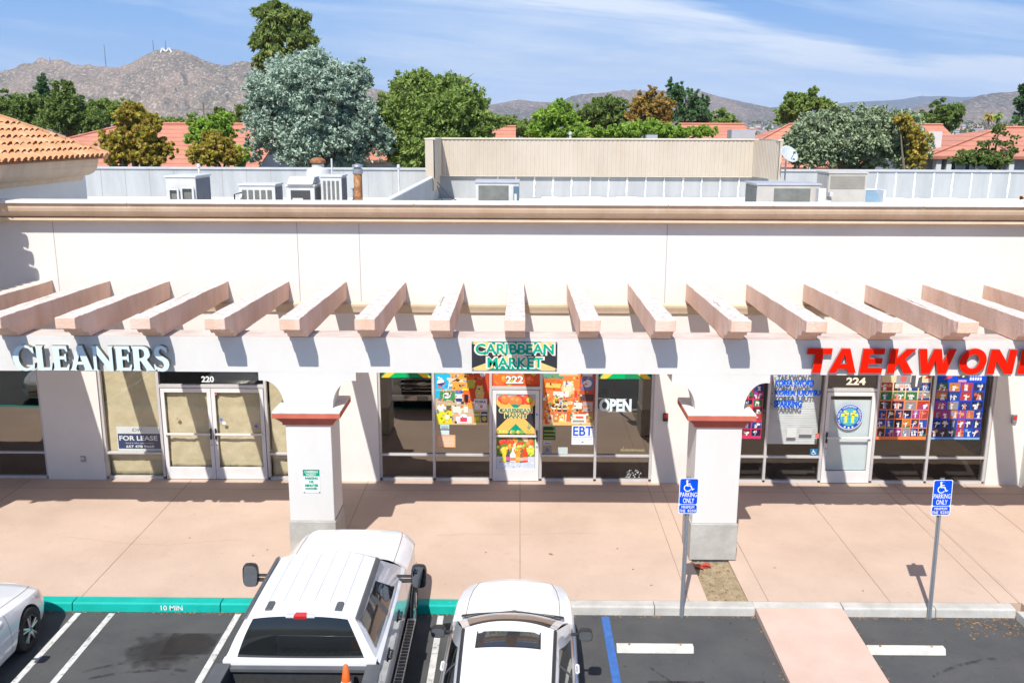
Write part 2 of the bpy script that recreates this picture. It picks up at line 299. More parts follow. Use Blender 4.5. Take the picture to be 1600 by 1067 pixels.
# text outlines -> triangles, from Blender's built-in font
_TX = {}
def text_mesh(s, bold=.0, shear=0.):
    k = (s, bold, shear)
    if k not in _TX:
        c = bpy.data.curves.new('t', 'FONT'); c.body = s; c.size = 1; c.offset = bold; c.shear = shear; c.resolution_u = 4
        o = bpy.data.objects.new('t', c); COL.objects.link(o)
        dg = bpy.context.evaluated_depsgraph_get(); me = bpy.data.meshes.new_from_object(o.evaluated_get(dg))
        vs = np.array([v.co[:2] for v in me.vertices]).reshape(-1, 2); fs = [tuple(p.vertices) for p in me.polygons]
        bpy.data.objects.remove(o); bpy.data.curves.remove(c); bpy.data.meshes.remove(me)
        mn, mx = vs.min(0), vs.max(0); _TX[k] = ((vs-mn)/(mx-mn), fs, (mx-mn)[0]/(mx-mn)[1])
    return _TX[k]
class Print:
    """flat printed sheet facing -Y: coloured shapes on stacked layers 0.7 mm apart"""
    def __init__(s, y): s.y = y; s.v = []; s.f = []; s.c = []; s.l = 0
    def poly(s, pts, col, layer=None):
        L = s.l if layer is None else layer; o = len(s.v)
        s.v += [(p[0], s.y-.0007*L, p[1]) for p in pts]; s.f.append(tuple(range(o, o+len(pts)))); s.c.append(col)
    def rect(s, x0, x1, z0, z1, col, layer=None): s.poly([(x0,z0),(x1,z0),(x1,z1),(x0,z1)], col, layer)
    def disc(s, x, z, r, col, layer=None, n=18, sx=1., a0=0, a1=360):
        s.poly([(x+r*sx*math.cos(math.radians(a0+(a1-a0)*k/n)), z+r*math.sin(math.radians(a0+(a1-a0)*k/n))) for k in range(n if a1-a0 == 360 else n+1)], col, layer)
    def ring(s, x, z, r0, r1, col, layer=None, n=32, a0=0, a1=360):
        for k in range(n):
            A, B = [math.radians(a0+(a1-a0)*q/n) for q in (k, k+1)]
            s.poly([(x+r*math.cos(t), z+r*math.sin(t)) for r, t in ((r0, A), (r1, A), (r1, B), (r0, B))], col, layer)
    def text(s, t, x0, x1, z0, z1, col, layer=None, bold=.012, shear=0.):
        vs, fs, _ = text_mesh(t, bold, shear); L = s.l if layer is None else layer; o = len(s.v)
        s.v += [(x0+(x1-x0)*a, s.y-.0007*L, z0+(z1-z0)*b) for a, b in vs]
        s.f += [tuple(i+o for i in f) for f in fs]; s.c += [col]*len(fs)
    def build(s, name, parent=None, solid=None):
        me = bpy.data.meshes.new(name); off = parent_offset(parent)
        if solid:                                       # a real sheet behind the print
            x0, x1, z0, z1, d, col = solid; o = len(s.v); a = s.y+.0004; b = s.y+d
            s.v += [(x0,a,z0),(x1,a,z0),(x1,b,z0),(x0,b,z0),(x0,a,z1),(x1,a,z1),(x1,b,z1),(x0,b,z1)]
            for f in ((0,3,2,1),(4,5,6,7),(0,1,5,4),(1,2,6,5),(2,3,7,6),(3,0,4,7)): s.f.append(tuple(i+o for i in f)); s.c.append(col)
        me.from_pydata([(x-off[0], y-off[1], z-off[2]) for x, y, z in s.v], [], s.f)
        at_ = me.attributes.new('Col', 'FLOAT_COLOR', 'CORNER'); arr = []
        for p, c in zip(s.f, s.c): arr += [*c, 1.]*len(p)
        at_.data.foreach_set('color', arr); me.materials.append(PRINT)
        o = bpy.data.objects.new(name, me); COL.objects.link(o)
        if parent: o.parent = parent
        return o
def solid_letter(loops, depth, y, x, z, sx, sz, mats, name, parent, shear=0.):
    """extruded letter (outer loop + holes in unit coordinates) facing -Y; front face at y"""
    c = bpy.data.curves.new('t', 'CURVE'); c.dimensions = '2D'; c.fill_mode = 'BOTH'; c.extrude = depth/2
    for lp in loops:
        sp = c.splines.new('POLY'); sp.points.add(len(lp)-1); sp.use_cyclic_u = True
        for i, (a, b) in enumerate(lp): sp.points[i].co = ((a+shear*b)*sx, b*sz, 0, 1)
    o = bpy.data.objects.new('t', c); COL.objects.link(o)
    dg = bpy.context.evaluated_depsgraph_get(); me = bpy.data.meshes.new_from_object(o.evaluated_get(dg))
    bpy.data.objects.remove(o); bpy.data.curves.remove(c)
    off = parent_offset(parent)
    R = Matrix(((1,0,0,x-off[0]),(0,0,-1,y+depth/2-off[1]),(0,1,0,z-off[2]),(0,0,0,1)))
    me.transform(R); me.materials.clear()
    for q in mats: me.materials.append(q)
    me.update()
    me.polygons.foreach_set('material_index', [0 if abs(p.normal.y) > .9 else 1 for p in me.polygons])
    me.polygons.foreach_set('use_smooth', [False]*len(me.polygons))
    me.name = name; q = bpy.data.objects.new(name, me); COL.objects.link(q); q.parent = parent
    return q

# ================================================================== GROUND
YW = 19.80                                             # shop front wall plane
mb = MB(); mb.add([(-9000,-3000,-.02),(9000,-3000,-.02),(9000,9000,-.02),(-9000,9000,-.02)], [(0,1,2,3)])
g = struct(mb.build('ground', mat('dry_ground', (.20, .17, .115), .95, (.10, .12, .06), .02, .9, second=((.28, .24, .17), .2, .6, .5, .7))))
mb = MB(); mb.add([(-60,-45,0),(60,-45,0),(60,14.2,0),(-60,14.2,0)], [(0,1,2,3)])
struct(mb.build('parking_lot', asph))
# markings
mb = MB()
def stripe(x, y0=14.08, y1=8.4, wd=.1): mb.box(x-wd/2, x+wd/2, y1, y0, .0, .004)
for x in (-7.37, -6.80, -4.68, -1.28, -12.85, -12.28): stripe(x)
struct(mb.build('parking_stripes', white_line))
mb = MB(); stripe(1.47, 14.08, 8.4, .13); struct(mb.build('accessible_bay_stripe', blue_line))
def blot(cx, cy, r, sq=1., seed=0, n=26):
    q = random.Random(seed); return [(cx+r*(0.75+.4*q.random())*math.cos(2*math.pi*k/n), cy+sq*r*(0.75+.4*q.random())*math.sin(2*math.pi*k/n)) for k in range(n)]
def oilm():
    m = bpy.data.materials.new('oil_stain_soft'); m.use_nodes = True; t = m.node_tree; b = t.nodes['Principled BSDF']
    b.inputs['Base Color'].default_value = (.024, .022, .021, 1); b.inputs['Roughness'].default_value = .6
    co = N(t, 'ShaderNodeTexCoord'); ln = N(t, 'ShaderNodeVectorMath', operation='LENGTH'); n = N(t, 'ShaderNodeTexNoise'); n.inputs['Scale'].default_value = 5; n.inputs['Detail'].default_value = 8
    t.links.new(co.outputs['Object'], ln.inputs[0]); t.links.new(co.outputs['Object'], n.inputs['Vector'])
    a = N(t, 'ShaderNodeMath', operation='MULTIPLY_ADD'); a.inputs[1].default_value = -1.25; t.links.new(ln.outputs['Value'], a.inputs[0]); t.links.new(n.outputs['Fac'], a.inputs[2])
    r = N(t, 'ShaderNodeMapRange'); r.inputs[1].default_value = -.25; r.inputs[2].default_value = .25; r.inputs[4].default_value = .8; t.links.new(a.outputs[0], r.inputs[0]); t.links.new(r.outputs[0], b.inputs['Alpha'])
    return m
OIL = oilm()
for i, (cx, cy, r) in enumerate(((-5.55, 12.95, .50), (2.35, 11.9, .32), (-5.15, 13.15, .30))):
    mb = MB(); q = 1.3*r; mb.add([(-q,-q*.8,0),(q,-q*.8,0),(q,q*.8,0),(-q,q*.8,0)], [(0,1,2,3)]); o = struct(mb.build('oil_stain', OIL)); o.location = (cx, cy, .005+.001*i)
def tyre():
    m = bpy.data.materials.new('tyre_mark_rubber'); m.use_nodes = True; t = m.node_tree; b = t.nodes['Principled BSDF']; b.inputs['Base Color'].default_value = (.03, .03, .03, 1); b.inputs['Roughness'].default_value = .9
    co = N(t, 'ShaderNodeTexCoord'); n = N(t, 'ShaderNodeTexNoise'); n.inputs['Scale'].default_value = 7; t.links.new(co.outputs['Object'], n.inputs['Vector']); r = N(t, 'ShaderNodeMapRange'); r.inputs[1].default_value = .4; r.inputs[2].default_value = .7; r.inputs[4].default_value = .6; t.links.new(n.outputs['Fac'], r.inputs[0]); t.links.new(r.outputs[0], b.inputs['Alpha']); return m
TYRE = tyre()
for k, (x0, y0, x1, y1, bend) in enumerate(((-6.5, 12.35, -4.9, 12.75, .25), (-6.4, 12.15, -4.95, 12.4, .2), (2.0, 12.6, 3.2, 11.2, -.2), (6.2, 12.4, 7.4, 12.9, .15))):
    P = []
    for i in range(13):
        t_ = i/12; x = x0+(x1-x0)*t_; y = y0+(y1-y0)*t_+bend*4*t_*(1-t_)*.5; P.append([(x, y-.035, .0085+.0005*k), (x, y+.035, .0085+.0005*k)])
    mb = MB(); mb.grid(P); struct(mb.build('tyre_mark', TYRE))
# kerb
KZ = .15
kp = [(14.13, -.05), (14.155, .13), (14.18, KZ), (14.37, KZ), (14.37, -.05)]
mb = MB()
for a in np.arange(-30, 0, 2.5):                       # painted lengths with joints
    mb.prism(kp, a+.006, a+2.494, 'x')
struct(mb.build('green_kerb', green_m, bevel=.012))
mb = MB()
for a, b in ((0, 2.3), (2.306, 3.98), (5.47, 7.0), (7.006, 8.34)): mb.prism(kp, a+.004, b, 'x')
kl = [(14.13, -.05), (14.155, .115), (14.18, .125), (14.37, KZ), (14.37, -.05)]
mb.prism([(14.2, -.05), (14.2, .128), (14.37, KZ), (14.37, -.05)], 3.984, 5.466, 'x')
for a in np.arange(14.1, 0, -2.5): mb.box(8.32, 8.54, a-2.49, a, -.05, KZ)
struct(mb.build('kerb', kerb_m, bevel=.012))
# "10 MIN" stencilled on the kerb face: child of the green kerb
p = Print(14.139); p.text('10 MIN', -6.0, -5.63, .028, .118, (.75, .78, .74), 1, bold=.02)
o = p.build('kerb_lettering', bpy.data.objects['green_kerb'])
# sidewalk slab with tooled joints and a planter slot before the right column
mb = MB()
PX0, PX1, PY0, PY1 = 3.23, 3.92, 14.372, 15.93
mb.box(-40, PX0, 14.372, YW+.3, -.05, KZ); mb.box(PX1, 8.54, 14.372, YW+.3, -.05, KZ); mb.box(PX0, PX1, PY1, YW+.3, -.05, KZ-.0005)
mb.box(8.545, 40, -20, YW+.3, -.05, KZ-.001)
for x in (-7.43, .045, 6.325, -11.1, 10.1): mb.box(x-.007, x+.007, 14.372, YW-.02, KZ-.01, KZ+.003, 1)
for x in (2.91, 4.26, 8.166, 8.50, -3.40, -4.26, 3.22): mb.box(x-.006, x+.006, 14.372 if x != 3.22 else 16.8, YW-.02, KZ-.01, KZ+.003, 1)
mb.box(-40, 40, 19.245, 19.255, KZ-.01, KZ+.0022, 1)
struct(mb.build('sidewalk', [walk_m, walk_joint]))
# hairline cracks as part of the walk
mb = MB()
for pts in (((-8.9,16.75),(-8.2,16.6),(-7.5,16.45),(-6.7,16.4),(-6.0,16.55),(-5.2,16.7)), ((-1.6,16.9),(-.9,17.0),(-.1,16.95),(.9,17.05),(1.8,17.0))):
    d = []
    for i in range(len(pts)-1):
        (x0, y0), (x1, y1) = pts[i], pts[i+1]
        for k in range(5): d.append((x0+(x1-x0)*k/5, y0+(y1-y0)*k/5+random.uniform(-.02, .02)))
    for i in range(len(d)-1):
        wd = .002+.0025*random.random(); mb.add([(d[i][0],d[i][1]-wd,KZ+.003),(d[i+1][0],d[i+1][1]-wd,KZ+.003),(d[i+1][0],d[i+1][1]+wd,KZ+.003),(d[i][0],d[i][1]+wd,KZ+.003)], [(0,1,2,3)])
mb.build('sidewalk_crack', mat('crack_line', (.42, .29, .22), .9), bpy.data.objects['sidewalk'])
mb = MB(); nn = 22
P = [[(PX0+(PX1-PX0)*i/nn, PY0+(PY1-PY0)*j/nn, KZ-.03+random.uniform(-.01, .012)) for j in range(nn+1)] for i in range(nn+1)]
mb.grid(P); struct(mb.build('planter_soil', dirt_m, smooth=True))
# ramp
mb = MB(); mb.prism([(14.198, -.02), (14.198, .127), (11.0, .014), (6.0, .012), (6.0, -.02)], 4.0, 5.46, 'x')
struct(mb.build('kerb_ramp', ramp_m, bevel=.008))
# litter along the kerb line
mb = MB()
def crumb(mb, x, y, z, s):
    a = random.uniform(0, 6.28); c, d = math.cos(a), math.sin(a); h = random.uniform(.002, .014)
    mb.add([(x+c*s,y+d*s,z),(x-d*s*.5,y+c*s*.5,z+h),(x-c*s,y-d*s,z+h*.5),(x+d*s*.5,y-c*s*.5,z)], [(0,1,2,3)])
for _ in range(420):
    x = random.uniform(-8, 8.2)
    if 3.95 < x < 5.5: x = random.choice((3.93, 5.52))+random.uniform(-.05, .05); y = random.uniform(11.5, 14.1)
    else: y = 14.11-abs(random.gauss(0, .035))
    crumb(mb, x, y, .004, random.uniform(.008, .03))
for _ in range(160): crumb(mb, random.uniform(7.2, 8.28), 14.1-abs(random.gauss(0, .35)), .004, random.uniform(.008, .03))
for _ in range(70): crumb(mb, random.uniform(PX0+.03, PX1-.03), random.uniform(PY0, PY1), KZ-.015, random.uniform(.01, .03))
tag(mb.build('leaf_litter', leaf_dry), 'dry crumbled leaf litter along the foot of the kerb', 'litter', None, 'stuff')
lv = [(-.6,16.15),(.62,16.1),(-2.1,16.2),(1.9,16.35),(2.1,15.5),(-4.75,16.2),(-4.95,15.95),(-6.4,16.7),(2.35,14.9),(4.7,15.6),(6.0,14.75),(-.15,14.75)]
for i, (x, y) in enumerate(lv):
    mb = MB(); s = .018 if i != 1 else .04; a = random.uniform(0, 6)
    pts = [(math.cos(a+t)*s*r, math.sin(a+t)*s*r) for t, r in ((0, 1.5), (.8, .7), (1.9, .6), (3.1, 1.2), (4.2, .6), (5.4, .75))]
    mb.add([(x+px, y+py, KZ+.004+.012*(k % 2)) for k, (px, py) in enumerate(pts)], [tuple(range(6))])
    tag(mb.build('fallen_leaf', leaf_dry), 'small dry brown leaf lying loose on the pink sidewalk', 'leaf', 'dry leaves scattered on the sidewalk')
mb = MB()
for k in range(7): crumb(mb, 3.38+random.uniform(-.1, .12), 15.62+random.uniform(-.08, .08), KZ-.01+.006*k, .1)
tag(mb.build('red_litter', leaf_red), 'crumpled red scrap lying on planter soil before right column', 'litter')
for x, lab in ((1.55, 'painted concrete wheel stop right of the blue stripe'), (5.456, 'painted concrete wheel stop right of the pink ramp')):
    mb = MB(); L = 1.2
    mb.prism([(12.96, .006), (13.0, .105), (13.10, .105), (13.14, .006)], x, x+L, 'x')
    r = thing('wheel_stop', lab, 'wheel stop', (x+.6, 13.05, 0), 'concrete wheel stops in the accessible bays')
    mb.build('body', stop_m, r, bevel=.012)
    for q in (.2, L-.2):
        b = MB(); b.lathe([(0, .12), (.016, .12), (.018, .1)], (x+q, 13.05, 0), 10); b.build('anchor_pin', rust, r)

# ================================================================== SHOP BUILDING
B = thing('shop_building', 'long white stucco shop building with tan cornice and three storefront bays', 'building', (0, YW, 0))
XL, XR = -11.75, 11.32
mb = MB()                                              # upper wall
mb.box(XL-.5, XR+.5, YW, YW+.3, 3.0, 6.40)
mb.build('upper_wall', stucco_up, B)
mb = MB()                                              # control joints, 3 mm proud strips of sealant
for x in (-10.0, -4.76, -3.43, 3.16):
    mb = MB(); mb.box(x-.006, x+.006, YW-.003, YW, 4.28, 5.98); mb.build('control_joint', joint_m, B)
mb = MB()                                              # wall at shop level: piers
for x0, x1 in ((-10.69, -9.38), (-4.55, -3.14), (3.02, 4.45), (10.56, XR+.5)): mb.box(x0, x1, YW-.02, YW+.3, KZ-.05, 3.0)
mb.box(XL-.5, XR+.5, YW-.006, YW+.298, 2.95, 3.0005)
mb.build('shop_wall', stucco_shop, B)
# cornice profile
cp = [(YW, 6.40), (YW, 5.985), (YW-.07, 6.0), (YW-.085, 6.02), (YW-.12, 6.022), (YW-.12, 6.10)]
cp += [(YW-.12-.235*math.sin(t*math.pi/12), 6.10+.28*(1-math.cos(t*math.pi/12))) for t in range(1, 7)] + [(YW-.355, 6.40)]
mb = MB(); mb.prism(cp, XL+.02, XR-.02, 'x'); mb.build('cornice', tan, B)
mb = MB(); mb.prism([(YW-.11, 6.024), (YW-.20, 6.024), (YW-.215, 6.04), (YW-.215, 6.085), (YW-.20, 6.10), (YW-.11, 6.10)], XL+.02, XR-.02, 'x'); mb.build('cornice_fillet', mat('sunlit_tan_fillet', (.72, .57, .41), .85, (.62, .46, .31), 1.5, .8, .15, 60), B)  # paler tan puts the sunlit line into the fillet's colour
mb = MB()
for a, b in ((XL+.0, -8.2), (-8.195, -2.2), (-2.195, 3.1), (3.105, 8.4), (8.405, XR)): mb.box(a, b, YW-.40, YW+.22, 6.401, 6.455)
mb.build('coping', coping_m, B, bevel=.012)
mb = MB(); mb.prism([(YW, 4.03), (YW-.05, 4.06), (YW-.06, 4.11), (YW-.085, 4.19), (YW-.085, 4.235), (YW, 4.26)], XL+.02, XR-.02, 'x'); mb.build('wall_trim', tan_light, B)
# roof deck and parapets
mb = MB(); mb.box(XL-12, 36, YW+.3, 42, 4.7, 4.98); mb.build('roof_deck', roof_mem, B)
mb = MB(); mb.box(XL-.5, XR+.5, YW+.22, YW+.30, 4.98, 6.36); mb.build('front_parapet', mastic, B)
mb = MB(); mb.box(-34, -3.95, 42, 42.3, 4.7, 6.22); mb.box(10.9, 40, 42, 42.3, 4.7, 6.22); mb.box(-3.9, 10.9, 42.02, 42.3, 4.7, 5.96)
mb.build('rear_parapet', greywall, B)
for a, b in ((-34, -3.95), (11.35, 40)): mb = MB(); mb.box(a, b, 41.94, 42.36, 6.22, 6.30); mb.build('parapet_cap', mat('grey_cap_flashing', (.50, .52, .53), .6, (.42, .44, .45), 2), B)
mb = MB()
for k in range(28):                                    # white mastic seams right of the screen
    x = -1.0+.83*k if k < 14 else 10.9+.84*(k-13)
    if k < 14 and x > 10.3: continue
    if 10.9 < x < 13.0: continue
    top = 5.93 if k < 14 else 6.2
    P = []
    for q in range(7):
        z = 5.02+(top-5.02)*q/6; dx = random.uniform(-.015, .015)+.02*q/6; wd = random.uniform(.02, .05)
        P.append([(x+dx-wd, 41.985, z), (x+dx+wd, 41.985, z)])
    mb.grid(P)
for a, b in ((1.0, 10.6), (11.0, 27)):
    P = [[(x, 41.9, 4.985), (x, 41.975, 5.03+random.uniform(0, .05))] for x in np.arange(a, b, .4)]; mb.grid(P)
mb.build('mastic_seams', mastic, B)
mb = MB()
for k in range(26):
    x = -33+.84*k*1.3
    if x < -4.2: mb.box(x-.008, x+.008, 41.99, 42.0, 4.99, 6.2)
mb.build('felt_seam', joint_m, B)
mb = MB(); mb.box(-3.72, -3.60, 21.2, 41.95, 4.98, 6.02); mb.build('party_wall', greywall, B)
mb = MB(); mb.box(-3.74, -3.58, 21.2, 41.93, 6.02, 6.06); mb.build('party_wall_cap', mastic, B)
# beige siding screen: U plan, corrugated
def corr(p0, p1, z0, z1, pitch=.19, d=.016):
    p0, p1 = Vector(p0), Vector(p1); L = (p1-p0).length; t = (p1-p0)/L; n = Vector((t.y, -t.x, 0)); P = []; s = 0; k = 0
    while s < L:
        for q, h in ((0, 0), (.36, 0), (.44, d), (.92, d)):
            a = p0+t*min(s+q*pitch, L)+n*h; P.append([(a.x, a.y, z0), (a.x, a.y, z1)])
        s += pitch
    a = p1; P.append([(a.x, a.y, z0), (a.x, a.y, z1)]); return P
mb = MB(); mb.grid(corr((-3.5, 41.9, 0), (10.35, 41.9, 0), 5.99, 7.57)); mb.grid(corr((10.35, 41.9, 0), (10.6, 38.7, 0), 5.99, 7.57)); mb.grid(corr((-3.5, 38.7, 0), (-3.5, 41.9, 0), 5.99, 7.57))
mb.box(-3.5, 10.35, 41.96, 42.25, 5.98, 7.56); mb.box(-3.88, -3.54, 38.7, 42.25, 5.5, 7.57); mb.box(10.64, 10.74, 38.7, 42.25, 5.98, 7.56)
mb.build('roof_screen', screen_m, B)
mb = MB(); mb.box(-3.9, 10.76, 41.84, 42.27, 7.57, 7.63); mb.box(-3.9, -3.46, 38.68, 41.84, 7.57, 7.63); mb.box(10.55, 10.76, 38.68, 41.84, 7.57, 7.63); mb.box(-3.5, 10.6, 41.87, 41.96, 5.95, 5.985)
mb.build('screen_cap', mat('beige_cap', (.68, .61, .49), .7, (.6, .52, .4), 2), B)
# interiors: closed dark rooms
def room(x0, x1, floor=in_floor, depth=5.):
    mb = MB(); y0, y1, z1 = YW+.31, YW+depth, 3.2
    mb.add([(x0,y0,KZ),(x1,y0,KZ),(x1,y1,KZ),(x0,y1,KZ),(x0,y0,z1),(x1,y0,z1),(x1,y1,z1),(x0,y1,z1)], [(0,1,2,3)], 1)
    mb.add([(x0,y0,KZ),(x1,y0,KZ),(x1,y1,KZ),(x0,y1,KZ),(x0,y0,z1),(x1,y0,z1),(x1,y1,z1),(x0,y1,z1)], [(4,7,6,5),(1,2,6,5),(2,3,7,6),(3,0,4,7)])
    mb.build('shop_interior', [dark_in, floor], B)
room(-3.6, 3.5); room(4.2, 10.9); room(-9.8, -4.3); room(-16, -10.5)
# storefront frames ------------------------------------------------
YG = YW+.07                                            # glass plane
def bar(mb, x0, x1, z0, z1, d=.0): mb.box(x0, x1, YW+.02-d, YW+.12, z0, z1)
def storefront(x0, x1, verts, doors, gl, label, mid=.745):
    """verts: mullion centres, doors: list of (a,b) opening spans"""
    mb = MB(); t = .03
    edges = [x0]+verts+[x1]
    for e in verts: bar(mb, e-t, e+t, KZ+.06, 2.93)
    for e in (x0+t, x1-t): bar(mb, e-t, e+t, KZ+.06, 2.93)
    bar(mb, x0, x1, 2.93, 2.999, -.004); spans = []
    for a, b in zip(edges[:-1], edges[1:]):
        a2 = a+(2*t if a == x0 else t); b2 = b-(2*t if b == x1 else t)
        if any(abs(a-d[0]) < .05 for d in doors):
            bar(mb, a2, b2, 2.31, 2.38, .006); spans.append((a2, b2, 2.38, 2.93))
        else:
            bar(mb, a2, b2, KZ+.0, KZ+.06, .006); bar(mb, a2, b2, mid, mid+.045, .004)
            spans += [(a2, b2, KZ+.06, mid), (a2, b2, mid+.045, 2.93)]
    fr = mb.build('storefront_frame', alu, B, bevel=.004); fr['label'] = label
    for a, b, c, d in spans:
        q = MB(); q.box(a, b, YG, YG+.008, c, d); q.build('window_pane', glass_clear if 5.58 < a < 5.65 and d > 2 else gl, fr)
    return fr
def door(x0, x1, gl, hinge, fm=alu_white, kick=.28, st=.085, bar_z=1.22):
    y0, y1 = YW+.015, YW+.065; mb = MB(); z0, z1 = KZ+.012, 2.295
    mb.box(x0, x0+st, y0, y1, z0, z1); mb.box(x1-st, x1, y0, y1, z0, z1); mb.box(x0+st, x1-st, y0+.001, y1, z1-.09, z1); mb.box(x0+st, x1-st, y0+.001, y1, z0, z0+kick)
    d = mb.build('shop_door', fm, B, bevel=.004)
    q = MB(); q.box(x0+st, x1-st, y0+.022, y0+.03, z0+kick, z1-.09); q.build('door_pane', gl, d)
    q = MB(); q.box(x0+st*.6, x1-st*.6, y0-.05, y0-.025, bar_z, bar_z+.045)
    for x in (x0+st*.6, x1-st*.6-.03): q.box(x, x+.03, y0-.028, y0, bar_z+.005, bar_z+.04)
    q.build('push_bar', fm, d, bevel=.004)
    q = MB(); hx = x1-st if hinge == 'l' else x0+st*.2
    q.box(hx+.02, hx+.055, y0-.045, y0, bar_z-.1, bar_z+.15); q.build('door_handle', blk, d, bevel=.006)
    q = MB(); q.lathe([(0, 0), (.018, 0), (.018, .01)], (hx+.04, y0-.012, bar_z-.24), 10, 0, 'y'); q.build('door_lock', galv, d)
    return d
storefront(-3.14, 3.02, [-1.90, -.62, .505, 1.74], [(-.62, .505)], glass_mid, 'aluminium storefront frame of the middle shop')
door(-.58, .465, glass_mid, 'l')
storefront(-9.38, -4.55, [-8.05, -5.655], [(-8.05, -5.655)], glass_clear, 'aluminium storefront frame with brown paper behind the glass')
door(-8.0, -6.875, glass_clear, 'l'); door(-6.865, -5.70, glass_clear, 'r')
storefront(4.45, 10.56, [5.57, 6.82, 7.985, 9.22], [(6.82, 7.985)], glass_dark, 'aluminium storefront frame of the right shop')
door(6.86, 7.945, glass_clear, 'r')
storefront(-15, -10.69, [-12.0, -13.4], [], glass_mid, 'aluminium storefront frame at the far left edge')
# brown paper sheets behind the left glass (crumpled)
def paper_sheet(x0, x1, z0, z1, y, k):
    q = random.Random(k); nx, nz = 14, 18; P = []
    for i in range(nx+1):
        P.append([(x0+(x1-x0)*i/nx, y+.012*math.sin(i*.9+k)*math.sin(j*.5+k*2)+q.uniform(-.012, .012), z0+(z1-z0)*j/nz) for j in range(nz+1)])
    mb = MB(); mb.grid(P); return mb
for k, (a, b, z0, z1, y, lab) in enumerate(((-9.33, -8.07, .17, 2.90, YW+.17, 'brown paper covering the window left of the papered double doors'), (-7.93, -6.93, .40, 2.22, YW+.115, 'brown paper covering the left leaf of the double doors'), (-6.80, -5.77, .40, 2.22, YW+.115, 'brown paper covering the right leaf of the double doors'), (-5.60, -4.58, .17, 2.95, YW+.17, 'brown paper covering the window right of the papered double doors'))):
    tag(paper_sheet(a, b, z0, z1, y, k+1).build('paper_sheet', paper, None, smooth=True, solid=.002), lab, 'paper', 'brown paper sheets behind the left shop glass')
# numbers in the transoms
for tx, x0, x1, z0, z1, c, y in (('220', -7.07, -6.79, 2.43, 2.57, (.72, .76, .74), YG-.002), ('222', -.29, .11, 2.44, 2.62, (.85, .85, .83), YG-.006), ('224', 7.27, 7.70, 2.45, 2.62, (.80, .74, .58), YG-.002)):
    p = Print(y); p.text(tx, x0, x1, z0, z1, c, 2, bold=.035)
    if tx == '222': p.text(tx, x0-.012, x1+.012, z0-.012, z1+.012, (.03, .03, .03), 1, bold=.06)
    q = p.build('number_decal', B); q['label'] = 'street number %s on the glass over its door' % tx
# electric boxes on the piers
def wall_box(x, z, wdt, hgt, lab, cols, nm='wall_box', cat='electrical box'):
    r = thing(nm, lab, cat, (x, YW-.02, z)); mb = MB(); mb.box(x-wdt/2, x+wdt/2, YW-.07, YW-.02, z, z+hgt); mb.build('housing', cols[0], r, bevel=.006)
    mb = MB(); mb.box(x-wdt*.36, x+wdt*.36, YW-.082, YW-.07, z+hgt*.45, z+hgt*.92); mb.build('cover', cols[1], r, bevel=.003); return r
wall_box(-9.85, .58, .10, .13, 'small grey outlet box low on the left shop pier', (galv, unit_w))
wall_box(3.28, 1.62, .11, .18, 'small black and red key box beside the middle shop', (blk, lamp_red), 'key_box', 'key box')
wall_box(11.02, 1.62, .11, .2, 'small grey and red key box on the far right pier', (galv, lamp_red), 'key_box', 'key box')

# ================================================================== PERGOLA
PG = thing('pergola', 'white stucco pergola with pink concrete beams in front of the shops', 'pergola', (0, 16.3, 0))
FY0, FY1, FZ0, FZ1 = 16.0, 16.55, 3.69, 4.33
mb = MB(); mb.box(XL+.0, XR, FY0, FY1, FZ0, FZ1)
COLX = (-3.79, 3.62)
def bracket(cx):
    hw, tw = .875, .435; z0 = 3.02; L = [(cx-hw, FZ0+.0005), (cx-hw, FZ0-.155), (cx-hw+.07, FZ0-.155)]
    rx, rz = hw-.07-tw, FZ0-.155-z0
    arc = [(cx-hw+.07+rx*math.sin(t*math.pi/20), z0+rz*math.cos(t*math.pi/20)) for t in range(1, 11)]
    left = L+arc; right = [(2*cx-x, z) for x, z in left][::-1]
    return left+right
mb.build('fascia_beam', stucco, PG)
def column(cx, lab):
    mb = MB(); w_ = .41
    mb.box(cx-w_, cx+w_, 15.9, 16.7, .88, 2.74); c = mb.build('column', stucco, PG, bevel=.012); c['label'] = lab
    b = MB(); b.prism(bracket(cx), FY0+.002, FY1-.002, 'y'); b.build('bracket', stucco, c)
    b = MB(); b.box(cx-w_-.022, cx+w_+.022, 15.875, 16.725, .165, .88); b.build('plinth', conc, c, bevel=.015)
    b = MB(); b.box(cx-w_, cx+w_, 15.895, 16.705, .02, .17); b.build('plinth_recess', dark_gasket, c)
    b = MB()                                            # moulded red cap
    for i, (o_, z0, z1) in enumerate(((.045, 2.74, 2.79), (.06, 2.79, 2.815), (.085, 2.815, 2.84), (.115, 2.84, 2.87), (.145, 2.87, 2.9), (.20, 2.9, 2.985))):
        b.box(cx-w_-o_, cx+w_+o_, 15.9-o_*.75, 16.7+o_*.75, z0, z1-.0005)
    b.build('cap', cap_red, c, bevel=.004)
    b = MB(); b.box(cx-w_-.198, cx+w_+.198, 15.752, 16.848, 2.9845, 3.02); b.build('cap_top', cap_top, c, bevel=.012)
column(COLX[0], 'pergola column behind the white pickup with a green parking sign')
column(COLX[1], 'pergola column with a bare soil strip before its plinth')
bw = .175; ZB = 4.726
bp_ = [(15.41, 4.785), (YW, ZB), (YW, 4.345), (15.98, 4.345), (15.93, 4.36), (15.86, 4.43), (15.78, 4.455), (15.70, 4.47), (15.62, 4.56), (15.41, 4.585)]
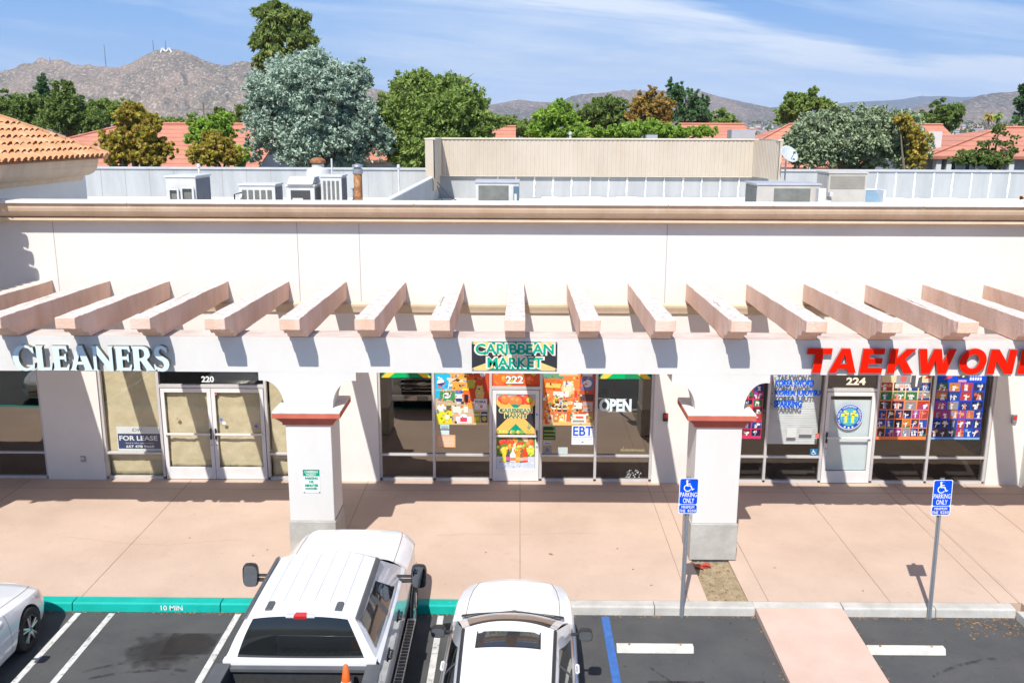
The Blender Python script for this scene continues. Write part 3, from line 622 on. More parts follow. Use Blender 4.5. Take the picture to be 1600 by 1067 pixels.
def beam_mat():
    m = beam_m; t = m.node_tree; b = t.nodes['Principled BSDF']           # weathered grey tops
    src = b.inputs['Base Color'].links[0].from_socket
    ge = N(t, 'ShaderNodeNewGeometry'); sp = N(t, 'ShaderNodeSeparateXYZ'); t.links.new(ge.outputs['True Normal'], sp.inputs[0])
    r = N(t, 'ShaderNodeMapRange'); r.inputs[1].default_value = .7; r.inputs[2].default_value = .9; r.inputs[4].default_value = .85; t.links.new(sp.outputs['Z'], r.inputs[0])
    n = N(t, 'ShaderNodeTexNoise'); n.inputs['Scale'].default_value = 9; n.inputs['Detail'].default_value = 8; co = N(t, 'ShaderNodeTexCoord'); t.links.new(co.outputs['Object'], n.inputs['Vector'])
    cr = N(t, 'ShaderNodeValToRGB'); cr.color_ramp.elements[0].position = .35; cr.color_ramp.elements[0].color = (.46, .42, .39, 1); cr.color_ramp.elements[1].position = .58; cr.color_ramp.elements[1].color = (.74, .66, .60, 1)
    t.links.new(n.outputs['Fac'], cr.inputs[0])
    x = N(t, 'ShaderNodeMix', data_type='RGBA'); t.links.new(r.outputs[0], x.inputs['Factor']); t.links.new(src, x.inputs['A']); t.links.new(cr.outputs[0], x.inputs['B']); t.links.new(x.outputs['Result'], b.inputs['Base Color'])
beam_mat()
for k in range(-8, 9):
    x = -.063+1.281*k; mb = MB(); j = random.uniform(-.008, .008)
    if x+bw > XR-.02 or x-bw < XL+.02: continue
    yb_ = [15.41, 15.62, 15.70, 15.78, 15.86, 15.93, 15.98]; zb_ = [4.585, 4.56, 4.47, 4.455, 4.43, 4.36, 4.345]   # hand-cast: edges wander a little
    st_ = yb_+[15.5]+list(np.arange(16.3, YW-.1, .35))+[YW]; st_ = sorted(st_); P = []; q = random.Random(k+50); tw = q.uniform(-.006, .006)
    for y_ in st_:
        zt = 4.785+(ZB-4.785)*(y_-15.41)/(YW-15.41); zl = float(np.interp(y_, yb_, zb_)); e = [q.uniform(-.006, .006) for _ in range(8)]; dx = tw*(y_-15.4)+(j if y_ < 15.8 else 0)*.3
        P.append([(x-bw+dx+e[0], y_+j*(y_ < 15.8), zl+e[1]*.5), (x-bw+dx+e[2], y_+j*(y_ < 15.8), zt+e[3]), (x+bw+dx+e[4], y_+j*(y_ < 15.8), zt+e[5]), (x+bw+dx+e[6], y_+j*(y_ < 15.8), zl+e[7]*.5)])
        P[-1].append(P[-1][0])
    mb.grid(P); mb.v += P[0][:4]+P[-1][:4]; o_ = len(mb.v)-8; mb.f += [(o_, o_+1, o_+2, o_+3), (o_+4, o_+5, o_+6, o_+7)]; mb.m += [0, 0]
    bo = mb.build('beam', beam_m, PG, bevel=.012); bm_ = bmesh.new(); bm_.from_mesh(bo.data); bmesh.ops.remove_doubles(bm_, verts=bm_.verts, dist=1e-5); bmesh.ops.recalc_face_normals(bm_, faces=bm_.faces); bm_.to_mesh(bo.data); bm_.free()
    if k in (-7, -5, -1, 3, 6):                         # surface cracks near the top edge
        cm = MB(); yy = q.uniform(16.4, 17.2); zt = 4.785+(ZB-4.785)*(yy+.6-15.41)/(YW-15.41)+.006; xx = x+q.uniform(-.12, -.02)
        pts = [(xx+q.uniform(-.012, .012), yy+.12*i, zt) for i in range(int(q.uniform(6, 14)))]
        for i in range(len(pts)-1): wd = q.uniform(.003, .008); a_, b_ = pts[i], pts[i+1]; cm.add([(a_[0]-wd, *a_[1:]), (a_[0]+wd, *a_[1:]), (b_[0]+wd, *b_[1:]), (b_[0]-wd, *b_[1:])], [(0,1,2,3)])
        cm.build('crack', mat('beam_crack', (.14, .10, .085), .95, (.2, .15, .12), 6), bo)
mb = MB(); mb.box(XL+.01, XR-.01, FY0+.004, FY1-.004, FZ1, FZ1+.006); mb.build('fascia_top', mat('dirty_ledge', (.66, .56, .50), .9, (.42, .33, .29), 3, .9, .3, 40, stretch=(.4, 1, 1)), PG)

# ================================================================== SIGNS ON THE FASCIA
def arcpts(cx, cz, rx, rz, a0, a1, n=16): return [(cx+rx*math.cos(math.radians(a0+(a1-a0)*k/n)), cz+rz*math.sin(math.radians(a0+(a1-a0)*k/n))) for k in range(n+1)]
def ell(cx, cz, rx, rz, n=28): return [(cx+rx*math.cos(2*math.pi*k/n), cz+rz*math.sin(2*math.pi*k/n)) for k in range(n)]
# flared serif capitals in a unit-high box: (width, loops)
SER = {
 'C': (.92, [arcpts(.5, .5, .50, .53, 52, 308, 26)+[(.86, .05), (.90, .27), (.85, .27)]+arcpts(.56, .5, .31, .42, 305, 55, 22)+[(.84, .70), (.90, .70), (.87, .95)]]),
 'L': (.66, [[(0,0),(.62,0),(.68,.27),(.62,.27),(.55,.12),(.30,.12),(.30,.93),(.36,1),(0,1),(.05,.93),(.05,.07)]]),
 'E': (.68, [[(0,0),(.64,0),(.70,.25),(.64,.25),(.57,.12),(.31,.12),(.31,.45),(.50,.45),(.53,.36),(.58,.36),(.58,.68),(.53,.68),(.50,.58),(.31,.58),(.31,.88),(.54,.88),(.60,.77),(.66,.77),(.62,1),(0,1),(.06,.93),(.06,.07)]]),
 'A': (.90, [[(0,0),(.28,0),(.235,.06),(.295,.24),(.56,.24),(.61,.06),(.56,0),(.95,0),(.90,.06),(.575,1.03),(.36,1.03),(.06,.06)], [(.335,.36),(.425,.66),(.515,.36)]]),
 'N': (.92, [[(0,0),(.24,0),(.19,.07),(.19,.70),(.70,-.02),(.86,-.02),(.86,.93),(.92,1),(.66,1),(.72,.93),(.72,.36),(.27,1),(0,1),(.06,.90),(.06,.07)]]),
 'R': (.86, [[(0,0),(.36,0),(.31,.07),(.31,.40),(.36,.40),(.60,0),(.95,0),(.88,.06),(.62,.44)]+arcpts(.46, .72, .31, .28, -55, 90, 12)+[(0,1),(.06,.93),(.06,.07)], [(.31,.52)]+arcpts(.38, .705, .15, .185, -90, 90, 10)+[(.31,.89)]]),
 'S': (.66, [[(.04,.27),(.0,.27),(.03,.02),(.08,.05)]+arcpts(.33, .28, .31, .31, 225, 395, 14)+[(.46,.55),(.30,.66)]+arcpts(.345, .775, .10, .12, 225, 60, 8)+[(.53,.75),(.58,.75),(.565,.97),(.52,.95)]+arcpts(.33, .74, .29, .29, 50, 215, 14)+[(.19,.48),(.36,.38)]+arcpts(.30, .245, .115, .14, 40, -120, 8)+[(.12,.16)]]),
}
r = thing('shop_sign_letters', 'raised pale blue serif letters reading CLEANERS on the fascia', 'sign', (-7.6, FY0, 3.75))
x = -8.97; total = sum(SER[c][0]+.03 for c in 'CLEANERS'); sc = (8.97-6.17)/total; hgt = .445
for c in 'CLEANERS':
    solid_letter(SER[c][1], .09, FY0-.15, x, 3.74, sc, hgt, [letter_blue, letter_ret], 'letter', r); 
    for q in (.2, .75):                                 # stand-off pegs
        mb = MB(); mb.tube([(x+q*sc*SER[c][0], FY0-.065, 3.80), (x+q*sc*SER[c][0], FY0, 3.80)], .008, 6)
    x += (SER[c][0]+.03)*sc
ITA = {
 'T': (1.0, [[(.33,0),(.67,0),(.67,.76),(1.0,.76),(1.0,1),(0,1),(0,.76),(.33,.76)]]),
 'A': (1.22, [[(-.08,0),(.27,0),(.345,.17),(.80,.17),(.86,0),(1.22,0),(.78,1),(.38,1)], [(.42,.38),(.575,.76),(.72,.38)]]),
 'E': (.98, [[(0,0),(.98,0),(.98,.23),(.34,.23),(.34,.39),(.92,.39),(.92,.60),(.34,.60),(.34,.77),(.96,.77),(.96,1),(0,1)]]),
 'K': (1.14, [[(0,0),(.34,0),(.34,.27),(.46,.39),(.74,0),(1.16,0),(.70,.60),(1.12,1),(.70,1),(.34,.62),(.34,1),(0,1)]]),
 'W': (1.55, [[(.26,0),(.62,0),(.78,.56),(.94,0),(1.30,0),(1.56,1),(1.23,1),(1.10,.42),(.94,1),(.62,1),(.46,.42),(.33,1),(0,1)]]),
 'O': (1.22, [ell(.60, .5, .62, .53), ell(.60, .5, .28, .29)[::-1]]),
 'N': (1.12, [[(0,0),(.32,0),(.32,.52),(.76,0),(1.10,0),(1.10,1),(.78,1),(.78,.47),(.34,1),(0,1)]]),
 'D': (1.12, [[(0,0),(.55,0)]+arcpts(.55, .5, .58, .5, -88, 88, 14)+[(.55,1),(0,1)], [(.34,.23),(.34,.77),(.50,.77)]+arcpts(.50, .5, .27, .27, 88, -88, 10)+[(.50,.23)]]),
}
r = thing('shop_sign_letters', 'raised red slanted letters beginning TAEKWON on the right fascia', 'sign', (7, FY0, 3.75))
cell = {'T': 5.06, 'A': 5.52, 'E': 6.04, 'K': 6.52, 'W': 7.02, 'O': 7.775, 'N': 8.285, 'D': 8.825}
scx = {'T': .435, 'A': .375, 'E': .40, 'K': .407, 'W': .42, 'O': .385, 'N': .415, 'D': .40}
cell['o'] = 9.33; scx['o'] = .385; ITA['o'] = ITA['O']
for c in 'TAEKWONDo':
    solid_letter(ITA[c][1], .05, FY0-.085, cell[c], 3.75, scx[c], .445, [letter_red, letter_ret2], 'letter', r, shear=.10)
# Jamaican-coloured banner
GRN, YEL, BLKC, WHT = (.0, .30, .19), (.82, .56, .20), (.035, .037, .045), (.86, .85, .80)
p = Print(FY0-.012); x0, x1, z0, z1 = -.835, .685, 3.745, 4.275; xm, zm = (x0+x1)/2, (z0+z1)/2
p.rect(x0, x1, z0, z1, GRN, 0)
p.poly([(x0, z0+.03), (xm-.05, zm), (x0, z1-.03)], BLKC, 1); p.poly([(x1, z1-.03), (xm+.05, zm), (x1, z0+.03)], BLKC, 1)
for s in (1, -1):
    a = [(x0, zm-s*(zm-z0)), (x0+.26, zm-s*(zm-z0)), (x1, zm+s*(zm-z0)*.86), (x1, zm+s*(zm-z0)), (x1-.26, zm+s*(zm-z0)), (x0, zm-s*(zm-z0)*.86)]
    p.poly(a if s > 0 else a[::-1], YEL, 2 if s > 0 else 3)
for t, a, b, c, d in (('CARIBBEAN', x0+.07, x1-.06, 4.04, 4.235), ('MARKET', x0+.28, x1-.25, 3.80, 3.985)):
    p.text(t, a-.03, b+.03, c-.022, d+.022, (.85, .74, .62), 4, bold=.085); p.text(t, a, b, c, d, (.0, .36, .22), 5, bold=.028)
t = thing('shop_banner', 'green yellow and black CARIBBEAN MARKET banner on the fascia', 'banner', (xm, FY0, z0))
p.build('banner_sheet', t, solid=(x0, x1, z0, z1, .008, (.6, .6, .58)))
for a in (x0+.02, x1-.02):
    for b in (z0+.02, z1-.02): mb = MB(); mb.lathe([(0, 0), (.018, 0), (.018, .02)], (a, FY0-.019, b), 10, 0, 'y'); mb.build('screw', galv, t)
# parking sign on the column
p = Print(15.9-.008); x0, x1, z0, z1 = -3.925, -3.625, 1.44, 1.89; xm = (x0+x1)/2
p.rect(x0, x1, z0, z1, WHT, 0); p.rect(x0, x1, z1-.13, z1, GRN, 1)
p.text('CARIBBEAN', x0+.03, x1-.03, z1-.07, z1-.02, (.8, .85, .75), 2); p.text('MARKET', x0+.06, x1-.06, z1-.12, z1-.078, (.8, .85, .75), 2)
p.text('PARKING', x0+.03, x1-.03, z1-.195, z1-.145, GRN, 2, bold=.075); p.text('10', xm-.04, xm+.04, z1-.268, z1-.212, GRN, 2, bold=.075); p.text('MINUTES', x0+.03, x1-.03, z1-.338, z1-.282, GRN, 2, bold=.075)
p.poly([(x0+.03, z1-.385), (x1-.10, z1-.385), (x1-.10, z1-.40), (x1-.03, z1-.37), (x1-.10, z1-.34), (x1-.10, z1-.355), (x0+.03, z1-.355)], GRN, 2)
t = thing('parking_sign', 'white and green ten minute parking sign on the left column', 'sign', (xm, 15.9, z0)); p.build('sign_sheet', t, solid=(x0, x1, z0, z1, .006, (.6, .6, .58)))
for a in (x0+.012, x1-.012):
    for b in (z0+.012, z1-.012): mb = MB(); mb.lathe([(0, 0), (.012, 0), (.012, .012)], (a, 15.886, b), 8, 0, 'y'); mb.build('screw', galv, t)

# accessible parking signs
BLU = (.0, .075, .72)
def wheelchair(p, x, z, s, c, L):
    p.disc(x-.13*s, z+.40*s, .085*s, c, L); p.poly([(x-.19*s, z+.31*s), (x-.07*s, z+.31*s), (x-.05*s, z+.02*s), (x-.17*s, z-.02*s)], c, L)
    p.poly([(x-.12*s, z+.20*s), (x+.14*s, z+.20*s), (x+.14*s, z+.13*s), (x-.10*s, z+.13*s)], c, L+.3)
    p.poly([(x-.15*s, z+.05*s), (x+.16*s, z+.05*s), (x+.19*s, z-.03*s), (x-.15*s, z-.03*s)], c, L+.6)
    p.poly([(x+.10*s, z+.05*s), (x+.19*s, z+.05*s), (x+.34*s, z-.30*s), (x+.26*s, z-.36*s)], c, L+.9); p.poly([(x+.28*s, z-.35*s), (x+.44*s, z-.26*s), (x+.42*s, z-.20*s), (x+.29*s, z-.27*s)], c, L+1.2)
    p.ring(x-.08*s, z-.17*s, .22*s, .295*s, c, L+1.5, 22, 115, 335)
def access_sign(x, y, tilt, lab):
    t = thing('accessible_parking_sign', lab, 'sign', (x, y, 0), 'blue accessible parking signs on posts')
    yy = y-.035; p = Print(yy); a, b = x-.155, x+.155
    def rr(x0, x1, z0, z1, c, L, r=.02):
        p.poly([(x1-r,z0),(x1,z0+r),(x1,z1-r),(x1-r,z1),(x0+r,z1),(x0,z1-r),(x0,z0+r),(x0+r,z0)], c, L)
    rr(a, b, 1.865, 2.475, (.82, .84, .85), 0); rr(a+.011, b-.011, 2.03, 2.464, BLU, 1); rr(a+.011, b-.011, 1.876, 2.02, BLU, 1)
    wheelchair(p, x-.005, 2.345, .21, (.85, .87, .88), 2)
    p.text('PARKING', a+.02, b-.02, 2.155, 2.235, WHT, 2, bold=.01); p.text('ONLY', a+.07, b-.06, 2.05, 2.135, WHT, 2, bold=.01)
    p.text('MINIMUM', a+.05, b-.055, 1.957, 2.003, WHT, 2, bold=.01); p.text('FINE', a+.022, a+.115, 1.888, 1.94, WHT, 2, bold=.01); p.text('$250', a+.15, b-.022, 1.888, 1.94, WHT, 2, bold=.01)
    p.build('sign_plate', t, solid=(a+.006, b-.006, 1.872, 2.468, .004, (.55, .56, .57)))
    mb = MB(); mb.prism([(x-.035, y+.015), (x-.035, y+.005), (x-.015, y+.0), (x-.013, y-.028), (x+.013, y-.028), (x+.015, y), (x+.035, y+.005), (x+.035, y+.015)], -.02, 2.49, 'z'); mb.build('post', galv, t)
    for z in (2.44, 1.90): mb = MB(); mb.lathe([(0, 0), (.012, 0), (.012, .012)], (x, yy-.012, z), 8, 0, 'y'); mb.build('bolt', galv, t)
    t.rotation_euler = (0, tilt, 0)
access_sign(2.747, 14.09, math.radians(.3), 'blue accessible parking sign on a post beside the right column')
access_sign(6.877, 14.09, math.radians(-.9), 'blue accessible parking sign on a post right of the pink ramp')

# ------------------------------------------------------------------ window graphics
YP = YG-.004                                            # outside face of the panes
def poster(name, lab, cat, p, frame, group=None):
    x0, x1, z0, z1 = frame; o = p.build(name, None, solid=(x0, x1, z0, z1, .0025, (.45, .45, .45))); return tag(o, lab, cat, group)
def fruit(p, x0, x1, z0, z1, n, cols, L, seed, r=(.03, .07)):
    q = random.Random(seed)
    for k in range(n):
        rr = q.uniform(*r); x = q.uniform(x0+rr, x1-rr); z = q.uniform(z0+rr, z1-rr); c = q.choice(cols); s = q.uniform(.8, 1.2)
        p.disc(x, z, rr, c, L+k*.12, 14, min(s, 1.0)); h = tuple(min(1, v*1.35+.04) for v in c); p.disc(x-rr*.25, z+rr*.3, rr*.42, h, L+k*.12+.05, 10)
    return L+n*.12
def clutter(p, x0, x1, z0, z1, n, L, seed):
    q = random.Random(seed); pal = [(.75, .12, .04), (.80, .55, .10), (.10, .25, .08), (.82, .80, .74), (.05, .05, .06), (.70, .30, .06), (.12, .18, .40), (.55, .42, .25), (.78, .70, .50), (.40, .06, .04)]
    for k in range(n):
        w_, h = q.uniform(.015, .06), q.uniform(.012, .055); x, z = q.uniform(x0+.03, x1-.08), q.uniform(z0+.03, z1-.06); c = q.choice(pal)
        if q.random() < .35: p.disc(x, z, h*.6, c, L+k*.02, 9)
        else: t_ = q.uniform(-.01, .01); p.poly([(x, z), (x+w_, z+t_), (x+w_, z+h+t_), (x, z+h)], c, L+k*.02)
FR = [(.75, .08, .03), (.80, .16, .03), (.82, .30, .05), (.70, .06, .04), (.50, .55, .05), (.78, .22, .06)]
# awnings printed at the heads of the outer panes: green with yellow diagonals
for x0, x1, lab in ((-3.05, -1.95, 'green and yellow window strip at the left end of the market'), (1.79, 2.94, 'green and yellow window strip above the OPEN lettering')):
    p = Print(YP); z0, z1 = 2.56, 2.92; xm = (x0+x1)/2
    p.rect(x0, x1, z0, z1, (.0, .42, .12), 0); p.poly([(xm, z0), (x1-.1, z0), (xm+.1, z1), (xm, z1)], (.015, .25, .10), 1)
    p.poly([(x0, z0), (x0+.16, z0), (x0+.62, z1), (x0+.36, z1)], (.80, .55, .06), 2); p.poly([(x1-.16, z0), (x1, z0), (x1-.36, z1), (x1-.62, z1)], (.80, .52, .05), 2)
    p.poly([(x0, z0+.04), (x0+.34, z1), (x0, z1)], BLKC, 3); p.poly([(x1, z0+.04), (x1, z1), (x1-.34, z1)], BLKC, 3)
    poster('window_strip', lab, 'window graphic', p, (x0, x1, z0, z1), 'green and yellow window strips')
# grocery poster left of the market door
p = Print(YP); x0, x1, z0, z1 = -1.865, -.66, 1.475, 2.92
p.rect(x0, x1, z0, z1, (.52, .42, .30), 0); p.rect(x0, x1, 2.5, z1, (.10, .30, .12), 1); p.rect(-1.19, x1, 1.95, z1, (.55, .07, .03), 1.5); p.rect(-1.85, x1, 1.475, 1.52, (.72, .50, .22), 1.6)
p.rect(-1.58, -1.14, 2.28, 2.80, (.82, .36, .06), 2); p.poly([(-1.56, 2.48), (-1.20, 2.46), (-1.17, 2.52), (-1.53, 2.56)], (.85, .62, .45), 2.6); p.poly([(-1.44, 2.50), (-1.34, 2.47), (-1.29, 2.52), (-1.37, 2.55)], (.10, .05, .02), 3)
p.rect(-1.86, -1.51, 2.29, 2.66, (.02, .45, .70), 2.4); p.disc(-1.73, 2.45, .085, (.85, .87, .9), 3.5); p.disc(-1.73, 2.45, .083, (.02, .06, .30), 4.2, 14, 1., 195, 365); p.poly([(-1.58, 2.30), (-1.565, 2.30), (-1.525, 2.48), (-1.54, 2.48)], (.8, .85, .9), 3.5)
p.rect(-1.855, -1.74, 2.09, 2.27, (.02, .42, .66), 2); p.rect(-1.75, -1.42, 2.03, 2.28, (.05, .28, .08), 5); p.disc(-1.60, 2.155, .065, (.88, .85, .8), 6, 14, 1.35); p.text('MILO', -1.665, -1.535, 2.13, 2.185, (.08, .03, .03), 7, bold=.03); p.rect(-1.75, -1.42, 2.26, 2.285, (.75, .42, .25), 6)
p.poly([(-1.40, 2.02), (-1.26, 2.02), (-1.245, 2.28), (-1.415, 2.28)], (.75, .78, .85), 5.5); p.rect(-1.41, -1.25, 2.19, 2.28, (.10, .18, .45), 6); p.rect(-1.40, -1.26, 2.02, 2.09, (.02, .05, .16), 6.5)
p.rect(-1.235, -1.08, 2.0, 2.28, (.80, .14, .02), 5); p.rect(-1.21, -1.12, 2.0, 2.18, (.02, .02, .025), 6); p.rect(-1.235, -1.11, 2.28, 2.32, (.85, .72, .05), 6)
p.rect(-.99, -.70, 1.83, 2.08, (.66, .62, .60), 6); p.text('FOSKA', -.965, -.725, 1.985, 2.045, (.05, .04, .16), 7, bold=.03); p.rect(-.91, -.78, 1.935, 1.95, (.35, .32, .38), 7)
p.poly([(-.95, 2.09), (-.78, 2.09), (-.76, 2.25), (-.80, 2.34), (-.93, 2.34), (-.965, 2.25)], (.60, .42, .14), 5); p.rect(-.93, -.80, 2.34, 2.39, (.55, .5, .12), 6); p.disc(-1.06, 1.94, .09, (.75, .30, .05), 5)
p.poly([(-1.12, 2.33), (-.98, 2.33), (-.97, 2.52), (-1.13, 2.52)], (.42, .42, .06), 4.6); p.rect(-1.13, -.97, 2.52, 2.6, (.72, .12, .02), 5); p.disc(-.80, 2.66, .075, (.75, .70, .68), 5, 14, .8)
p.poly([(-1.80, 1.50), (-1.50, 1.50), (-1.475, 1.72), (-1.50, 1.80), (-1.80, 1.79), (-1.84, 1.70)], (.66, .66, .02), 7); p.disc(-1.60, 1.655, .055, (.85, .82, .6), 8); p.rect(-1.74, -1.70, 1.60, 1.64, (.05, .2, .02), 8); p.rect(-1.66, -1.54, 1.56, 1.585, (.80, .35, .05), 8.5)
p.disc(-1.72, 1.87, .085, (.84, .83, .80), 6.6, 16, 1.15); p.rect(-1.61, -1.50, 1.82, 1.92, (.10, .12, .06), 6.8); p.rect(-1.47, -1.13, 1.76, 1.90, (.80, .76, .62), 6.2); p.rect(-1.30, -1.23, 1.86, 1.93, (.82, .20, .04), 7)
p.rect(-1.46, -1.0, 1.50, 1.74, (.66, .38, .22), 7.2); p.rect(-1.40, -1.05, 1.515, 1.67, (.84, .80, .76), 8); p.rect(-1.305, -1.15, 1.545, 1.645, (.75, .05, .12), 9); p.disc(-1.23, 1.68, .05, (.86, .84, .8), 8.6, 14, 1.5)
for k, (cx, c1, c2) in enumerate(((-.93, (.36, .30, .04), (.55, .45, .05)), (-.765, (.05, .06, .14), (.45, .38, .06)))):
    p.rect(cx-.07, cx+.07, 1.53, 1.78, c1, 7.5); p.disc(cx, 1.62, .055, c2, 8.4); p.rect(cx-.06, cx+.06, 1.70, 1.73, (.6, .6, .55), 8.4)
clutter(p, x0, x1, z0, z1, 130, 4.5, 3); clutter(p, x0, -1.15, 1.5, 2.3, 60, 7.6, 4)
poster('grocery_poster', 'colourful grocery poster in the pane left of the market door', 'poster', p, (x0, x1, z0, z1), 'grocery posters in the market window')
# grocery poster right of the market door
p = Print(YP); x0, x1, z0, z1 = .545, 1.70, 1.475, 2.92
p.rect(x0, x1, z0, z1, (.76, .22, .06), 0); p.rect(x0, 1.0, 2.55, z1, (.12, .33, .17), 1); p.rect(1.36, x1, 1.475, z1, (.50, .09, .04), 1); p.rect(x0, x1, 1.475, 1.60, (.78, .48, .16), 1.4)
p.poly([(.58, 2.3), (.95, 2.28), (.97, 2.55), (.56, 2.55)], (.82, .14, .02), 2); p.poly([(.60, 2.36), (.93, 2.34), (.95, 2.44), (.62, 2.46)], (.85, .55, .12), 3); p.disc(1.10, 2.33, .15, (.83, .50, .25), 3); p.disc(1.10, 2.33, .10, (.86, .66, .42), 4); p.rect(1.0, 1.22, 2.40, 2.50, (.82, .80, .72), 5)
p.rect(.78, 1.12, 2.12, 2.26, (.85, .84, .80), 5); p.rect(.78, 1.12, 2.12, 2.155, (.70, .68, .62), 6); p.rect(.80, .90, 2.09, 2.12, (.8, .7, .1), 6)
for k, (cx, h, c) in enumerate(((.86, .16, (.10, .03, .02)), (.96, .20, (.45, .46, .38)), (1.06, .15, (.62, .44, .1)), (1.16, .24, (.80, .22, .03)), (.80, .14, (.03, .03, .03)), (1.30, .22, (.06, .03, .02)), (.92, .12, (.04, .02, .03)), (1.04, .12, (.05, .05, .04)))):
    z = 1.88-.0*k if k < 4 else 1.80; p.rect(cx-.045, cx+.045, z, z+h, c, 6+k*.3); p.rect(cx-.045, cx+.045, z+h*.35, z+h*.65, (.75, .68, .5), 6.15+k*.3); p.rect(cx-.03, cx+.03, z+h, z+h+.03, (.1, .08, .06), 6.2+k*.3)
p.poly([(1.22, 2.02), (1.34, 2.02), (1.31, 2.14), (1.30, 2.28), (1.26, 2.28), (1.25, 2.14)], (.70, .05, .03), 9); p.rect(1.24, 1.42, 1.86, 2.01, (.80, .74, .6), 9)
for k in range(4): p.rect(.66+.13*k, .77+.13*k, 1.55, 1.74, [(.70, .62, .42), (.5, .2, .08), (.82, .66, .2), (.78, .74, .66)][k], 8); p.disc(.715+.13*k, 1.64, .035, [(.5, .1, .05), (.8, .6, .2), (.3, .25, .1), (.2, .3, .1)][k], 8.5)
p.rect(1.08, 1.18, 1.56, 1.80, (.80, .13, .03), 9); p.rect(1.19, 1.52, 1.52, 1.74, (.83, .77, .66), 9); p.rect(1.30, 1.46, 1.64, 1.69, (.72, .10, .05), 10); p.rect(1.22, 1.48, 1.55, 1.60, (.3, .3, .25), 10)
p.rect(1.40, 1.66, 2.30, 2.62, (.16, .17, .33), 6); p.disc(1.53, 2.45, .09, (.70, .68, .72), 7, 14, 1.1); p.rect(1.42, 1.64, 2.62, 2.70, (.62, .62, .62), 7); p.rect(1.38, 1.68, 2.05, 2.20, (.10, .06, .06), 6); p.rect(1.44, 1.66, 1.80, 2.02, (.42, .38, .34), 6); p.rect(1.46, 1.60, 1.90, 1.94, (.7, .15, .05), 7); p.rect(1.55, 1.68, 1.55, 1.78, (.40, .26, .1), 6)
p.rect(.90, 1.33, 2.62, 2.92, (.82, .44, .22), 8)
for k in range(7): p.rect(.93, 1.30, 2.66+.036*k, 2.672+.036*k, (.80, .68, .55), 9)
p.rect(x0, .62, 2.05, 2.12, (.75, .72, .66), 3); p.disc(.65, 1.56, .06, (.70, .08, .03), 3)
clutter(p, x0, x1, z0, z1, 150, 5.2, 5); clutter(p, x0, 1.4, 1.55, 2.2, 80, 8.2, 6)
poster('grocery_poster', 'colourful grocery poster in the pane right of the market door', 'poster', p, (x0, x1, z0, z1), 'grocery posters in the market window')
# transom and door graphics
p = Print(YG-.003); x0, x1, z0, z1 = -.585, .47, 2.385, 2.925
p.rect(x0, x1, z0, z1, (.70, .10, .03), 0); fruit(p, x0, x1, z0, z1, 34, FR, 1, 4, (.06, .13)); 
for o in [bpy.data.objects.get('number_decal.001')]:
    if o: o.location.y -= .006
poster('transom_graphic', 'red fruit graphic behind the number over the market door', 'window graphic', p, (x0, x1, z0, z1))
def saltire(p, x0, x1, z0, z1, L):
    xm, zm = (x0+x1)/2, (z0+z1)/2; p.rect(x0, x1, z0, z1, GRN, L); p.poly([(x0, z0+.1), (xm, zm), (x0, z1-.1)], BLKC, L+.5); p.poly([(x1, z1-.1), (xm, zm), (x1, z0+.1)], BLKC, L+.5)
    for s in (1, -1):
        a = [(x0, zm-s*(zm-z0)), (x0+.20, zm-s*(zm-z0)), (x1, zm+s*(zm-z0)*.72), (x1, zm+s*(zm-z0)), (x1-.20, zm+s*(zm-z0)), (x0, zm-s*(zm-z0)*.72)]
        p.poly(a if s > 0 else a[::-1], (.80, .48, .12), L+1+.5*(s < 0))
YD = YW+.015+.022-.003
p = Print(YD); x0, x1, z0, z1 = -.49, .375, 1.275, 2.20
saltire(p, x0, x1, z0, z1-.12, 0); L = fruit(p, x0, x1, z1-.25, z1, 16, FR, 3, 9, (.06, .11))
fruit(p, x0, x1, z0, z0+.09, 14, [(.55, .55, .08), (.7, .12, .2), (.2, .4, .08), (.75, .5, .1)], 3, 3, (.02, .05))
for k in range(7): p.poly([(.22, 1.36), (.25, 1.36), (.24+.06*math.sin(k-3), 1.52+.03*math.cos(k*2))], (.12, .36, .18), 5+.1*k)
p.disc(.235, 1.33, .06, (.72, .42, .08), 6)
for t_, a, b, c, d in (('CARIBBEAN', -.42, .30, 1.775, 1.875), ('MARKET', -.30, .20, 1.655, 1.755)):
    p.text(t_, a-.02, b+.02, c-.016, d+.016, (.80, .66, .36), 8, bold=.09); p.text(t_, a, b, c, d, (.01, .17, .08), 9, bold=.02)
poster('door_graphic', 'upper market door graphic reading CARIBBEAN MARKET over a green cross', 'window graphic', p, (x0, x1, z0, z1))
p = Print(YD); x0, x1, z0, z1 = -.49, .375, .44, 1.21
p.rect(x0, x1, z0, z1, (.14, .25, .05), 0); p.rect(x0, x1, z0, z0+.30, (.58, .62, .70), .5)
q = random.Random(5)
for k in range(60): p.disc(q.uniform(x0+.02, x1-.02), q.uniform(z0+.01, z0+.29), q.uniform(.008, .02), q.choice([(.30, .34, .46), (.75, .78, .84), (.82, .84, .88)]), 1+.05*k, 7)
fruit(p, x0, x1, z0+.36, z1, 46, FR+[(.75, .62, .10), (.25, .42, .05), (.8, .55, .3)], 4, 21, (.03, .075)); fruit(p, .16, x1, z0+.28, z0+.52, 26, [(.55, .62, .05), (.66, .70, .10)], 10, 31, (.02, .04))
